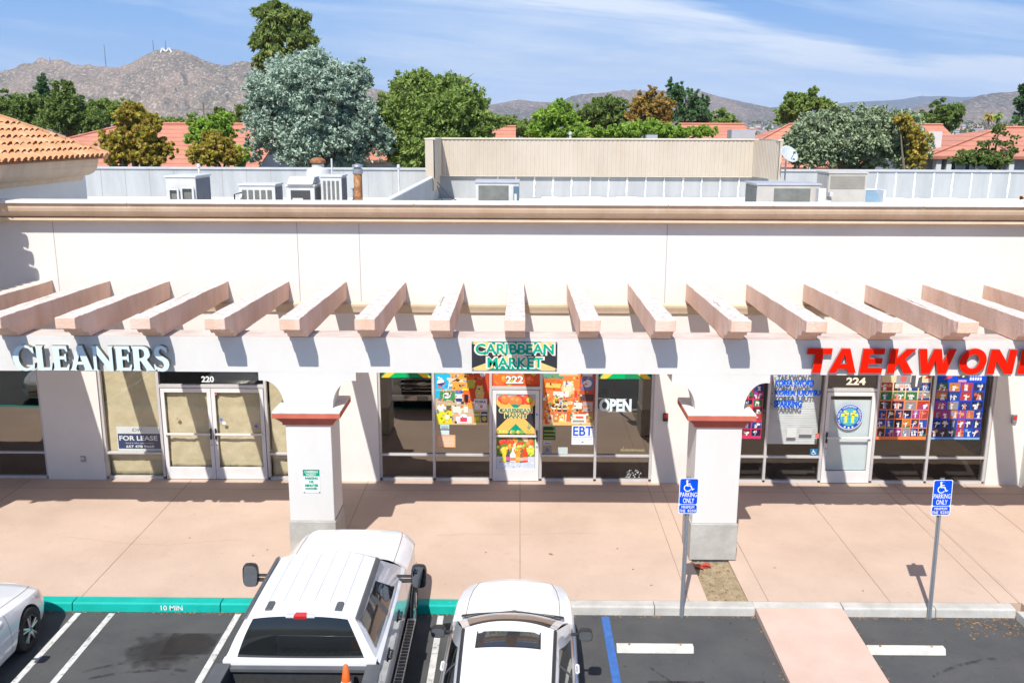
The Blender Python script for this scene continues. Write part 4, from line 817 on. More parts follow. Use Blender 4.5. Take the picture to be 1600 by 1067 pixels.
for k, (cx, c1, h) in enumerate(((-.30, (.80, .62, .03), .34), (-.22, (.10, .10, .10), .30), (-.12, (.80, .78, .74), .33), (.01, (.84, .33, .03), .34), (.10, (.36, .12, .05), .32), (.165, (.75, .07, .02), .36))):
    wd = .055 if k not in (2, 3) else .065; zz = z0+.17+.01*(k % 2)
    p.poly([(cx-wd, zz), (cx+wd, zz), (cx+wd, zz+h*.55), (cx+.02, zz+h*.78), (cx+.02, zz+h), (cx-.02, zz+h), (cx-.02, zz+h*.78), (cx-wd, zz+h*.55)], c1, 15+k*.4); p.rect(cx-wd, cx+wd, zz+.03, zz+.11, [(.6, .7, .1), (.8, .1, .35), (.82, .25, .1), (.85, .5, .15), (.5, .5, .45), (.8, .4, .3)][k], 15.2+k*.4)
poster('door_graphic', 'lower market door graphic with bottles and fruit on ice', 'window graphic', p, (x0, x1, z0, z1))
p = Print(YW+.012); p.disc(.42, 1.74, .022, (.02, .20, .70), 0); tag(p.build('round_sticker', None, solid=(.405, .435, 1.725, 1.755, .002, (.02, .2, .7))), 'tiny round blue sticker on the right stile of the market door', 'sticker')
# smaller notices
def notice(lab, x0, x1, z0, z1, base, lines, lc, y=YP, head=None, nm='paper_notice'):
    p = Print(y); p.rect(x0, x1, z0, z1, base, 0); h = z1-z0
    for k in range(lines): z = z0+h*(.08+.8*k/max(lines, 1)); p.rect(x0+.08*(x1-x0), x1-.08*(x1-x0), z, z+h*.35/max(lines, 1), lc, 1)
    if head: p.text(head[0], x0+head[1]*(x1-x0), x1-head[1]*(x1-x0), z0+h*head[2], z0+h*head[3], head[4], 2, bold=.03)
    return poster(nm, lab, 'notice', p, (x0, x1, z0, z1))
notice('orange menu sheet below the left grocery poster', -1.85, -1.42, .94, 1.23, (.80, .42, .22), 7, (.80, .62, .48))
notice('upper pale blue notice under the left grocery poster', -1.755, -1.555, 1.37, 1.47, (.50, .70, .76), 2, (.05, .12, .16))
notice('lower pale blue notice above the orange menu sheet', -1.745, -1.555, 1.235, 1.34, (.55, .70, .74), 0, (.2, .2, .2))
p = Print(YP); p.rect(1.205, 1.695, 1.02, 1.47, (.80, .82, .86), 0); p.text('EBT', 1.235, 1.68, 1.23, 1.45, (.01, .08, .55), 1, bold=.02); p.rect(1.225, 1.67, 1.195, 1.205, (.25, .28, .35), 1); p.text('ACCEPTED HERE', 1.24, 1.66, 1.12, 1.165, (.50, .52, .56), 1); p.poly([(1.42, 1.07), (1.46, 1.06), (1.48, 1.09), (1.44, 1.10)], (.15, .2, .5), 1)
poster('paper_notice', 'white notice with big blue EBT letters', 'notice', p, (1.205, 1.695, 1.02, 1.47))
notice('dark green square sticker under the right grocery poster', .56, .84, 1.13, 1.44, (.02, .075, .035), 3, (.30, .30, .06))
notice('grey letter A grade card low beside the market door', .56, .76, .80, .98, (.32, .30, .27), 0, (.2, .2, .2), head=('A', .28, .2, .8, (.13, .13, .14)))
notice('small blue and white card sticker beside the market door', .585, .735, 1.04, 1.09, (.62, .62, .66), 1, (.06, .09, .4))
notice('pale paper square standing on the mid rail', .90, 1.12, .80, .955, (.50, .57, .54), 0, (.2, .2, .2))
p = Print(YP); p.text('OPEN', 1.81, 2.53, 1.80, 2.10, (.66, .74, .76), 0, bold=.05)
for a, b in ((2.02, 2.14), (2.20, 2.33), (2.37, 2.52)):
    for zz in (1.80, 2.088): p.rect(a-.022, a+.045, zz, zz+.012, (.66, .74, .76), .3)
tag(p.build('open_sign', None, solid=(1.80, 2.54, 1.785, 1.79, .004, (.3, .3, .3))), 'pale slab letters reading OPEN in the right market pane', 'sign')
# script lettering and splashes in the lower right pane
p = Print(YP); q = random.Random(8)
for k in range(17):                                     # illegible faded script: slanting strokes
    x = 2.31+.032*k; h = q.choice((.05, .06, .11, .045)); p.poly([(x, .875), (x+.012, .875), (x+.012+h*.35, .875+h), (x+h*.35, .875+h)], (.46, .42, .2), .1*k)
    p.poly([(x, .875), (x+.034, .885), (x+.034, .895), (x, .885)], (.46, .42, .2), 3+.1*k)
tag(p.build('script_decal', None, solid=(2.30, 2.84, .862, .865, .001, (.3, .28, .15))), 'faded yellow script decal low in the right market pane', 'sticker')
mb = MB()
for k in range(46):
    x = 2.45+abs(q.gauss(0, .18)); z = .24+abs(q.gauss(0, .10)); s = q.uniform(.006, .02)
    if x < 2.9 and z < .6: mb.add([(x-s,YP,z-s),(x+s,YP,z-s*.6),(x+s*.8,YP,z+s),(x-s*.5,YP,z+s*.7)], [(0,1,2,3)])
tag(mb.build('glass_splashes', mat('dried_splash', (.45, .50, .50), .6, (.38, .42, .42), 9)), 'dried pale splashes at the foot of the right market pane', 'stain', None, 'stuff')
# FOR LEASE sign
p = Print(YW+.15); x0, x1, z0, z1 = -9.12, -8.14, .77, 1.36
p.rect(x0, x1, z0, z1, (.80, .80, .80), 0); p.rect(x0+.02, x1, z0+.06, z1-.17, (.015, .045, .16), 1)
p.text('IDW', -8.76, -8.54, z1-.125, z1-.045, (.06, .06, .07), 2, bold=0); p.text('FOR LEASE', x0+.05, x1-.06, z0+.255, z0+.37, WHT, 2, bold=.03)
p.text('Retail & office space available', -8.93, -8.29, z0+.175, z0+.21, (.7, .72, .76), 2); p.text('657 478 9668', -8.93, -8.29, z0+.085, z0+.145, WHT, 2, bold=.025)
poster('lease_sign', 'white and navy FOR LEASE sign against the brown paper', 'sign', p, (x0, x1, z0, z1))
# stickers on the papered doors
for lab, x, z, c in (('small round ochre sticker on the left papered door leaf', -7.66, 1.58, (.42, .30, .12)), ('small round blue sticker on the right papered door leaf', -5.90, 1.42, (.05, .10, .40)), ('small blue sticker beside the handles of the papered doors', -6.68, 1.57, (.06, .14, .40)), ('small white sticker below the blue one on papered door', -6.62, 1.49, (.78, .78, .80)), ('small red sticker at top corner of the papered door', -6.78, 2.18, (.65, .04, .03))):
    p = Print(YD); p.disc(x, z, .045, c, 0); p.ring(x, z, .03, .036, (.7, .7, .7), 1, 16); tag(p.build('sticker', None, solid=(x-.03, x+.03, z-.03, z+.03, .002, c)), lab, 'sticker')
# right shop: blind, lettering, notices
mb = MB()
for k in range(46): z = 1.02+.0415*k; mb.add([(5.63,YW+.20,z),(6.77,YW+.20,z),(6.77,YW+.215,z+.041),(5.63,YW+.215,z+.041)], [(0,1,2,3)])
tag(mb.build('window_blind', blind_m, solid=.001), 'pale grey blind drawn halfway behind the KOREA SWORD lettering', 'blind')
bl = (.003, .10, .62); t = thing('window_lettering', 'blue capitals listing KOREA SWORD, KOREA JUJUTSU and SPARRING on the glass', 'lettering', (5.7, YG, 1.9))
for t_, a, b, z in (('TAE KWON DO', 5.74, 6.62, 2.66), ('KOREA SWORD', 5.70, 6.56, 2.40), ('KOREA JUJUTSU', 5.70, 6.72, 2.16), ('SPARRING', 5.70, 6.33, 1.92)):
    p = Print(YP); p.text(t_, a, b, z, z+.165, bl, 0, bold=.06); p.disc(a-.05, z+.08, .02, (.7, .06, .04), .4); p.build('text_line', t)
notice('left white sheet on the grey blind', 6.05, 6.26, 1.20, 1.45, (.80, .80, .80), 0, (.4, .4, .4), YG+.05)
notice('right white sheet on the grey blind', 6.33, 6.62, 1.27, 1.45, (.66, .66, .66), 0, (.4, .4, .4), YG+.05)
notice('small red notice at the right edge of the blind', 6.68, 6.765, 1.20, 1.32, (.62, .08, .06), 3, (.6, .3, .28))
p = Print(YP); p.rect(6.59, 6.76, .81, .95, (.02, .16, .35), 0); wheelchair(p, 6.675, .875, .13, WHT, 1); poster('access_sticker', 'blue wheelchair sticker low in the right shop window', 'sticker', p, (6.59, 6.76, .81, .95))
# three taekwondo photo posters
def photo_poster(lab, x0, x1, z0, z1, bgc, rows, cols, top, seed, fade=None):
    q = random.Random(seed); p = Print(YP); p.rect(x0, x1, z0, z1, bgc, 0)
    if fade: p.rect(x0, x1, z0+(z1-z0)*.55, z1, fade, .5); 
    W_, zt = x1-x0, z1-top; hh = (zt-z0-.06)/rows
    pal = [(.02, .08, .36), (.02, .02, .04), (.02, .03, .10), (.40, .05, .04), (.07, .04, .03), (.03, .04, .16), (.50, .18, .03), (.04, .16, .06), (.34, .05, .20), (.02, .06, .25), (.05, .05, .06), (.26, .24, .22)]
    for r_ in range(rows):
        nc = cols[r_]; ww = W_/nc
        for c_ in range(nc):
            a, b = x0+ww*c_+ww*.05, x0+ww*(c_+1)-ww*.05; c, d = zt-hh*(r_+1)+hh*.05, zt-hh*r_-hh*.05
            p.rect(a, b, c, d, q.choice(pal), 1); wd, s = b-a, d-c
            if q.random() < .5: p.poly([(a, c), (b, c), (b, c+s*q.uniform(.15, .4)), (a, c+s*q.uniform(.1, .35))], q.choice(pal+[(.35, .2, .1), (.1, .2, .35)]), 1.3)
            if q.random() < .35: p.disc(a+wd*q.uniform(.2, .8), c+s*q.uniform(.5, .8), s*.2, q.choice([(.5, .35, .1), (.2, .3, .5), (.5, .1, .1), (.45, .45, .42)]), 1.6, 10)
            for k in range(q.choice((1, 1, 2)) if nc > 4 else q.choice((2, 2, 3))):   # small white-suited figures in mixed poses
                n = 1 if nc > 4 else 2; fx = a+wd*q.uniform(.28, .72); h = s*q.uniform(.62, .92); z0_ = c+s*q.uniform(.03, .10); col = q.choice([(.80, .78, .76)]*5+[(.62, .64, .68), (.70, .25, .18), (.15, .28, .60)]); lean = q.uniform(-.18, .18)*h
                def L_(x_, z_): return (min(max(fx+x_*h+lean*z_, a), b), min(z0_+z_*h, d))
                B_ = 2+k*.8
                p.poly([L_(-.11, .45), L_(.11, .45), L_(.13, .78), L_(-.13, .78)], col, B_); hx, hz = L_(0, .89); p.disc(hx, hz, h*.085, q.choice([(.42, .26, .18), (.10, .07, .06), (.50, .34, .25)]), B_+.1, 9)
                p.poly([L_(-.16, 0), L_(-.05, 0), L_(.06, .47), L_(-.11, .47)], col, B_+.2)
                kick = q.choice((0, 0, 1, -1))
                if kick: p.poly([L_(0, .38), L_(kick*.48, .52+q.uniform(-.1, .25)), L_(kick*.50, .62+q.uniform(-.05, .2)), L_(0, .50)][::kick], col, B_+.3)
                else: p.poly([L_(.05, 0), L_(.18, 0), L_(.11, .47), L_(-.04, .47)], col, B_+.3)
                ar_ = q.choice((1, -1)); p.poly([L_(0, .66), L_(ar_*.34, .60+q.uniform(-.25, .2)), L_(ar_*.36, .69+q.uniform(-.2, .2)), L_(0, .77)][::ar_], col, B_+.4)
                p.poly([L_(-.12, .44), L_(.12, .44), L_(.12, .49), L_(-.12, .49)], q.choice([(.03, .03, .03), (.55, .08, .06), (.08, .15, .45)]), B_+.5)
    return p
p = photo_poster('', 8.04, 9.16, 1.185, 2.92, (.80, .22, .08), 6, (4, 4, 4, 6, 6, 6), .40, 3, (.72, .58, .34))
[p.rect(8.12+.066*k, 8.165+.066*k, 2.80, 2.87, (.62, .06, .04), 3) for k in range(15) if k != 6]; p.text('2024', 8.43, 8.64, 2.40, 2.46, (.75, .10, .06), 6, bold=.03)
p.rect(8.37, 8.68, 2.48, 2.74, (.28, .29, .30), 4); p.disc(8.53, 2.60, .07, (.60, .12, .14), 5); p.rect(8.70, 8.94, 2.39, 2.74, (.10, .10, .11), 4); p.poly([(8.80, 2.42), (8.84, 2.42), (8.86, 2.62), (8.93, 2.66), (8.86, 2.70), (8.80, 2.70)], (.74, .74, .74), 5); p.rect(8.36, 8.69, 2.385, 2.475, (.80, .76, .68), 4)
for k in range(3): p.poly([(8.98+.03*k, 2.60+.03*k), (9.12, 2.62+.03*k), (9.15, 2.66+.02*k), (9.03, 2.645+.03*k)], (.55, .06, .06), 4+k*.3)
poster('photo_poster', 'orange and cream photo poster dated 2024 beside the white shop door', 'poster', p, (8.04, 9.16, 1.185, 2.92), 'photo posters in the right shop window')
p = photo_poster('', 9.27, 10.36, 1.185, 2.92, (.01, .07, .55), 6, (4, 4, 4, 6, 6, 6), .40, 12)
p.rect(9.72, 9.96, 2.62, 2.80, (.05, .06, .06), 3); p.poly([(9.82, 2.64), (9.86, 2.64), (9.88, 2.76), (9.84, 2.78)], (.75, .78, .76), 4); p.rect(9.74, 9.92, 2.53, 2.58, (.70, .30, .50), 3); [p.rect(9.99+.055*k, 10.03+.055*k, z, z+.07, (.72, .76, .84), 3) for k in range(5) for z in (2.57, 2.665)]
for k in range(3): p.poly([(9.42+.03*k, 2.58+.03*k), (9.58, 2.62+.03*k), (9.61, 2.67+.02*k), (9.48, 2.635+.03*k)], (.62, .08, .12), 4+k*.3)
p.rect(9.27, 10.36, 1.20, 1.24, (.25, .45, .45), 3)
poster('photo_poster', 'deep blue photo poster in the last pane of the right shop', 'poster', p, (9.27, 10.36, 1.185, 2.92), 'photo posters in the right shop window')
p = photo_poster('', 4.54, 5.46, 1.185, 2.92, (.70, .03, .14), 9, (4,)*9, .12, 30, (.25, .03, .08))
poster('photo_poster', 'crimson photo poster half hidden behind the right pergola column', 'poster', p, (4.54, 5.46, 1.185, 2.92), 'photo posters in the right shop window')
# white panel behind the right shop door, round emblem
mb = MB(); mb.box(6.93, 7.88, YW+.10, YW+.105, .44, 2.10); tag(mb.build('door_panel', mat('frosted_white_sheet', (.66, .74, .77), .6, (.60, .68, .71), 2)), 'plain pale sheet covering the right shop door from inside', 'panel')
p = Print(YD); cx, cz = 7.395, 1.72; bl = (.01, .05, .36)
p.disc(cx, cz, .305, (.02, .09, .42), 0, 40); p.ring(cx, cz, .285, .30, (.75, .78, .84), 1, 40); p.disc(cx, cz, .205, (.10, .48, .55), 2, 36)
for k in range(-2, 3): p.rect(cx-.19*math.cos(k*.5), cx+.19*math.cos(k*.5), cz+.085*k-.004, cz+.085*k+.004, (.02, .13, .40), 3)
for k in range(-2, 3): p.poly([(cx+.075*k-.004, cz-.17+.02*abs(k)), (cx+.075*k+.004, cz-.17+.02*abs(k)), (cx+.08*k+.004, cz+.17-.02*abs(k)), (cx+.08*k-.004, cz+.17-.02*abs(k))], (.02, .13, .40), 3.3)
for s in (-1, 1):
    for pts in ([(.02, .10), (.19, .07), (.19, .0), (.02, .05)], [(.05, .05), (.11, .05), (.10, -.15), (.05, -.13)]): p.poly([(cx+s*a, cz+b) for a, b in pts], (.80, .70, .04), 4)
    p.disc(cx+s*.10, cz+.12, .03, (.80, .70, .04), 4)
def arc_text(s_, R_, a0, a1, h, col, L):
    for k, ch in enumerate(s_):
        if ch == ' ': continue
        a = math.radians(a0+(a1-a0)*k/(len(s_)-1)); vs, fs, asp = text_mesh(ch, .02); wdt = h*asp*.85; o = len(p.v)
        for u_, v_ in vs:
            lx, lz = (u_-.5)*wdt, (v_-.5)*h; th = a-math.pi/2; p.v.append((cx+R_*math.cos(a)+lx*math.cos(th)-lz*math.sin(th), p.y-.0007*L, cz+R_*math.sin(a)+lx*math.sin(th)+lz*math.cos(th)))
        p.f += [tuple(i+o for i in f) for f in fs]; p.c += [col]*len(fs)
arc_text('THE WORLD TAEKWONDO FEDERATION', .245, 215, -35, .042, (.82, .84, .88), 5)
for a in (250, 270, 290): p.disc(cx+.25*math.cos(math.radians(a)), cz+.25*math.sin(math.radians(a)), .022, (.75, .78, .84), 5)
poster('round_emblem', 'round blue emblem with a teal globe on the white door', 'emblem', p, (cx-.2, cx+.2, cz-.2, cz+.2))
p = Print(YW+.012); p.rect(6.885, 6.925, 1.27, 1.31, (.55, .05, .04), 0); tag(p.build('sticker', None, solid=(6.885, 6.925, 1.27, 1.31, .002, (.55, .05, .04))), 'tiny red sticker on the left stile of the white door', 'sticker')

# ================================================================== TILED WINGS
def tile_roof(mb, y0, y1, xe, ze, sx, slope, rows, pitch=.275, hip=True, exp=.34):
    """barrel tiles on a slope that rises from the eave x=xe towards sx*x, eave along Y, hipped at y1"""
    cs = math.cos(math.atan(slope)); sn = math.sin(math.atan(slope)); r = .105
    ny = int((y1-y0)/pitch)
    for k in range(ny):
        yc = y1-.12-k*pitch
        for q in range(rows):
            d0 = -.08+exp*q; run = d0*cs
            if hip and yc > y1-run-.05: continue
            jit = random.uniform(-.012, .012); lift = random.choice((0, 0, 0, .02)) if q else 0
            for e, (d, rr, hz) in enumerate(((d0, r*1.05, .05+lift), (d0+exp+.06, r*.85, .02+lift))):
                for s in range(7):
                    a = math.pi*s/6
                    x = xe+sx*d*cs; z = ze+d*sn; hh = rr*math.sin(a)*.95+hz
                    mb.v.append((x-sx*sn*hh, yc+jit+rr*math.cos(a), z+cs*hh))
            o = len(mb.v)-14; mb.f += [(o+s, o+s+1, o+8+s, o+7+s) for s in range(6)]; mb.m += [0]*6
LW = thing('tiled_wing', 'projecting wing at far left with orange barrel tile roof', 'building', (-15, 20, 0))
xe, ze, yb, yf = -11.05, 7.22, 25.0, 13.3
mb = MB(); mb.box(-19, XL, 15.0, 19.4, 3.35, 6.9); mb.box(-19, XL, YW+.31, 25.3, 3.01, 6.9); mb.box(-19, XL, 19.4, YW+.31, 3.35, 6.901); mb.build('wall', stucco_shop, LW)
for x in (-18.4, -12.2): mb = MB(); mb.box(x-.42, x+.42, 15.05, 15.9, -.05, 3.35); mb.build('column', stucco, LW)
mb = MB(); cove = [(XL, 6.62), (XL+.06, 6.60), (XL+.10, 6.66), (XL+.12, 6.72)]+[(XL+.12+.40*math.sin(t*math.pi/16), 6.72+.30*(1-math.cos(t*math.pi/16))) for t in range(1, 9)]+[(xe-.16, 7.05), (xe-.14, 7.16), (XL, 7.16)]
mb.prism(cove, yf+.3, yb-.05+.0, 'y')
mb.build('eave_cove', tan, LW)
mb = MB(); mb.prism([(XL, 6.40), (XL, 5.985), (XL+.085, 6.02), (XL+.185, 6.09), (XL+.185, 6.13), (XL+.26, 6.2), (XL+.355, 6.40)], 15, YW-.36, 'y'); mb.build('string_course', tan, LW)
mb = MB(); R_ = 6.0; sl_ = .52
zr = ze+R_*sl_; mb.add([(xe, yf, ze), (xe, yb, ze), (xe-R_, yb-R_, zr), (xe-R_, yf+R_, zr), (xe-2*R_, yb, ze), (xe-2*R_, yf, ze)], [(0,1,2,3),(1,4,2),(0,3,5),(2,4,5,3)])
mb.box(xe-.3, xe-.02, yf, yb, ze-.05, ze-.01)
for v_ in (0,): pass
mb.build('roof_deck', mat('tile_underlay', (.34, .17, .09), .9, (.28, .13, .07), 2), LW)
mb = MB(); tile_roof(mb, yf, yb, xe, ze, -1, sl_, 17)
for q in range(14):                                     # hip ridge tiles
    t0, t1 = .38*q-.05, .38*q+.40; a = Vector((xe-t0, yb-t0, ze+t0*sl_+.05)); b = Vector((xe-t1, yb-t1, ze+t1*sl_+.05)); mb.tube([a, b], [.12, .10], 8)
mb.build('roof_tiles', tile_m, LW, smooth=True)
RW = thing('tiled_wing', 'projecting wing at far right with a low tile eave', 'building', (14, 18, 0))
mb = MB(); mb.box(XR, 18, 15.0, 20.15, -.05, 6.4); mb.build('wall', stucco_shop, RW)
mb = MB(); mb.prism([(XR, 6.36), (XR, 5.985), (XR-.085, 6.02), (XR-.185, 6.09), (XR-.185, 6.13), (XR-.26, 6.2), (XR-.355, 6.36)], 15, YW-.36, 'y'); mb.build('string_course', tan, RW)
mb = MB(); xe2 = 10.92; mb.add([(xe2, 13.5, 6.46), (xe2, 20.3, 6.46), (xe2+4, 16.9, 7.8), (xe2+7, 20.3, 6.46), (xe2+7, 13.5, 6.46)], [(0,1,2),(1,3,2),(0,2,4)]); mb.box(xe2, xe2+.5, 13.5, 20.3, 6.40, 6.45); mb.build('roof_deck', bpy.data.materials['tile_underlay'], RW)
mb = MB(); tile_roof(mb, 13.5, 20.3, xe2, 6.47, 1, .335, 10); mb.build('roof_tiles', tile_m, RW, smooth=True)

# ================================================================== VEHICLES
def lerp(a, b, t): return Vector(a)+(Vector(b)-Vector(a))*t
def patch(c, nu, nv, bulge=0., off=0., u=(0, 1), v=(0, 1), ref=None):
    """bilinear patch c=(p00,p10,p11,p01); bulge along its normal; off lifts it; u,v sub-ranges"""
    p00, p10, p11, p01 = map(Vector, c); n = (p10-p00).cross(p01-p00)+(p11-p10).cross(p11-p01)*.0001; n.normalize()
    if ref is not None and n.dot(Vector(ref)) < 0: n = -n
    P = []
    for i in range(nu+1):
        s = u[0]+(u[1]-u[0])*i/nu; r = []
        for j in range(nv+1):
            t = v[0]+(v[1]-v[0])*j/nv
            q = p00*(1-s)*(1-t)+p10*s*(1-t)+p11*s*t+p01*(1-s)*t
            r.append(q+n*(bulge*4*s*(1-s)*(.5+2*t*(1-t))+off))
        P.append(r)
    return P
def mirx(P): return [[(-p[0], p[1], p[2]) for p in r] for r in P]
def wheel(root, x, y, r, w_, side, style=5, rim=silver, lug=False):
    q = MB(); ro = r*.68; s = side
    q.lathe([(ro, -.5*w_), (r*.9, -.5*w_), (r*.985, -.42*w_), (r, -.3*w_), (r, .3*w_), (r*.985, .42*w_), (r*.9, .5*w_), (ro, .47*w_), (ro*.97, .3*w_), (ro*.97, -.3*w_), (ro, -.5*w_)], (x, y, r), 36, 0, 'x')
    if lug:
        for k in range(36):
            a = 2*math.pi*k/36; cc, ss = math.cos(a), math.sin(a)
            for o in (-.32, .32): q.box(x+o*w_-.03, x+o*w_+.03, y+cc*r-.012, y+cc*r+.012, r+ss*r-.012, r+ss*r+.012)
    t = q.build('wheel', rubber, root, smooth=True)
    q = MB(); q.lathe([(ro, s*.44*w_), (ro*.93, s*.47*w_), (ro*.88, s*.40*w_), (ro*.86, s*.10*w_), (.001, s*.10*w_)], (x, y, r), 36, 0, 'x'); q.build('rim_barrel', mat('dark_rim_barrel', (.05, .05, .052), .4, (.08, .08, .08), 8, .5, metal=.6), t, smooth=True)
    q = MB(); q.lathe([(.001, s*.43*w_), (ro*.16, s*.43*w_), (ro*.22, s*.38*w_), (ro*.24, s*.28*w_)], (x, y, r), 20, 0, 'x')
    for k in range(style):
        for d in (-.08, .08):
            a = 2*math.pi*k/style+math.pi/2+d; b = 2*math.pi*k/style+math.pi/2+d*2.1
            p0 = (x+s*.42*w_, y+ro*.16*math.cos(a), r+ro*.16*math.sin(a)); p1 = (x+s*.42*w_, y+ro*.93*math.cos(b), r+ro*.93*math.sin(b))
            q.tube([p0, p1], [ro*.115, ro*.085], 6)
    q.build('rim_spokes', rim, t)
    return t
def car(name, label, spec, loc, rotz=0., group=None):
    r = thing(name, label, 'car' if 'pickup' not in name else 'pickup truck', loc, group)
    O = Vector(loc); S_ = spec; G = lambda P: [[(p[0]+O.x, p[1]+O.y, p[2]+O.z) for p in row] for row in P]
    def add(nm, Ps, mt, par=None, smooth=True, solid=0., bevel=0.):
        q = MB()
        for P in Ps: q.grid(G(P))
        return q.build(nm, mt, par or r, smooth=smooth, solid=solid, bevel=bevel)
    def bx(nm, L_, mt, par=None, bevel=.01):
        q = MB()
        for b in L_: q.box(b[0]+O.x, b[1]+O.x, b[2]+O.y, b[3]+O.y, b[4]+O.z, b[5]+O.z)
        return q.build(nm, mt, par or r, bevel=bevel)
    W_ = lambda y: float(np.interp(-y, S_['wy'], S_['ww'])); ZT = lambda y: float(np.interp(-y, S_['ty'], S_['tz']))
    rad, axl = S_['wheel'][0], S_['axles']; ar = rad*1.16
    def arch(y, base):
        z = base
        for a in axl:
            d = abs(y-a)
            if d < ar: z = max(z, rad+math.sqrt(ar*ar-d*d)*.98)
        return z
    ys = list(np.linspace(0, -.5, 14))+list(np.linspace(-.53, S_['end'], 90))
    for a in axl: ys += [a+ar, a-ar, a+ar*.999, a-ar*.999]
    ys = sorted(set(round(float(y), 4) for y in ys if S_['end'] <= y <= 0), reverse=True)
    base = S_['sill']
    def sx(y, z):                                      # side section: sill tuck, bulge, shoulder
        f = (z-base)/(ZT(y)-base); return W_(y)-S_.get('tuck', .05)*(1-f)**2-S_.get('shoulder', .05)*f**5+.012*math.sin(f*6)
    side = [[(sx(y, z), y, z) for z in [arch(y, base)+(ZT(y)-arch(y, base))*j/10 for j in range(11)]] for y in ys]
    body = add('body', [side, mirx(side)], paint_w, smooth=True)
    # hood and nose
    hy = [y for y in ys if y >= S_['hood_end']]; hood = []
    for y in hy:
        xs = sx(y, ZT(y)); zc = float(np.interp(-y, S_['hy'], S_['hz'])); row = []
        for k in range(21):
            s = -1+2*k/20; row.append((xs*s, y, ZT(y)+(zc-ZT(y))*(1-abs(s)**S_.get('hpow', 3.))+S_.get('crease', 0)*math.exp(-((abs(s)-.70)/.05)**2)))
        hood.append(row)
    hd = add('hood', [hood], paint_w); gap = mat('panel_gap', (.10, .10, .105), .8, (.16, .16, .165), 4)
    for f in (S_.get('hoodgap', .80), -S_.get('hoodgap', .80)):
        P = []
        for row in hood[3:]:
            t_ = (f+1)/2*20; i0 = int(t_); q_ = Vector(row[i0])*(1-t_+i0)+Vector(row[i0+1])*(t_-i0); P.append([q_+Vector((d, 0, .003)) for d in (-.005, .005)])
        add('hood_gap', [P], gap, hd)
    y0 = 0.; nose = []
    for j in range(9):
        z = base+(ZT(0)-base)*j/8; xs = sx(0, z); nose.append([(xs*(-1+2*k/16), .05*(1-(abs(-1+2*k/16))**2)*S_.get('nosebulge', 1), z+(hood[0][10][2]-ZT(0))*(j/8)*(1-abs(-1+2*k/16)**S_.get('hpow', 3.))) for k in range(17)])
    nose[-1] = [(p[0], p[1], p[2]) for p in nose[-1]]
    add('front_fascia', [nose], paint_w)
    hood_lip = []
    for k in range(17):
        a = nose[-1][k]; s = -1+2*k/16; i = (s+1)/2*20; b0 = hood[0][int(min(i, 19))]; b1 = hood[0][min(int(i)+1, 20)]; f = i-int(min(i, 19)); b = tuple(np.array(b0)*(1-f)+np.array(b1)*f); hood_lip.append([a, b])
    add('hood_lip', [hood_lip], paint_w)
    bx('underbody', [(-W_(-1)+.12, W_(-1)-.12, S_['end']+.5, -.75, .22, base+.25)], blk, bevel=0)
    for a in axl: bx('wheel_well', [(-W_(a)+.15, W_(a)-.15, a-ar*.95, a+ar*.80, rad*.9, rad+ar*.86)], blk, bevel=0)
    # greenhouse
    g = S_['gh']; bf, br, tf, tr = g['bf'], g['br'], g['tf'], g['tr']     # (halfwidth, y, z): belt front/rear, roof front/rear
    rf = [[(tf[0]+(tr[0]-tf[0])*i/10)*(-1+2*k/14) for k in range(15)] for i in range(11)]
    roof = [[(rf[i][k], tf[1]+(tr[1]-tf[1])*i/10+g.get('bow', .1)*(1-(rf[i][k]/tf[0])**2)*(1-i/10)-g.get('rbow', .0)*(1-(rf[i][k]/tf[0])**2)*(i/10), tf[2]+(tr[2]-tf[2])*i/10+g['crown']*(1-abs(-1+2*k/14)**2.5)+g.get('rcrown', 0)*math.sin(math.pi*i/10)) for k in range(15)] for i in range(11)]
    rp = add('roof', [roof], paint_w)
    def strip(front):                                   # windscreen / back glass between belt curve and roof edge
        P = []
        for k in range(15):
            s = -1+2*k/14; top = Vector(roof[0 if front else -1][k]); b = bf if front else br
            bot = Vector((b[0]*s, b[1]+(g.get('cowl', .22) if front else -g.get('rcowl', .05))*(1-s*s), b[2]+(.05 if front else .0)*(1-s*s)))
            P.append([bot+(top-bot)*t+Vector((0, (.02 if front else -.02)*math.sin(math.pi*t), .03*math.sin(math.pi*t))) for t in np.linspace(0, 1, 7)])
        return P
    wsf, wsr = strip(True), strip(False)
    pi_ = g.get('pillar', 1)
    wsc = add('windscreen', [wsf[pi_:15-pi_]], carglass); [add('windscreen_pillar', [q_], paint_w) for q_ in (wsf[:pi_+1], wsf[14-pi_:])]
    if g.get('frit'): [add('windscreen_frit', [q_], blk, wsc) for q_ in ([[p_+Vector((0, .004, .006)) for p_ in (c_[0], c_[0]+(c_[1]-c_[0])*.5, c_[1], c_[1]+(c_[2]-c_[1])*.6)] for c_ in wsf[pi_:15-pi_]], [[p_+Vector((0, .004, .006)) for p_ in (c_[5]+(c_[6]-c_[5])*.5, c_[6])] for c_ in wsf[pi_:15-pi_]])]
    ri = g.get('rpillar', 1); add('rear_window', [wsr[ri:15-ri]], carglass); [add('rear_pillar', [q_], paint_w) for q_ in (wsr[:ri+1], wsr[14-ri:])]
    sd = (wsf[14][0], wsr[14][0], wsr[14][6], wsf[14][6])
    fr_ = patch(sd, 14, 6, .03, 0, ref=(1, 0, 0)); [add('window_frame', [q_], paint_w) for q_ in (fr_, mirx(fr_))]
    shelf = [[tuple(p) for p in (wsf[14][0], (sx(bf[1], ZT(bf[1])), bf[1], ZT(bf[1])))], [tuple(p) for p in (wsr[14][0], (sx(max(br[1], S_['end']), ZT(max(br[1], S_['end']))), br[1], ZT(br[1])))]]
    [add('belt_shoulder', [q_], paint_w) for q_ in (shelf, mirx(shelf))]
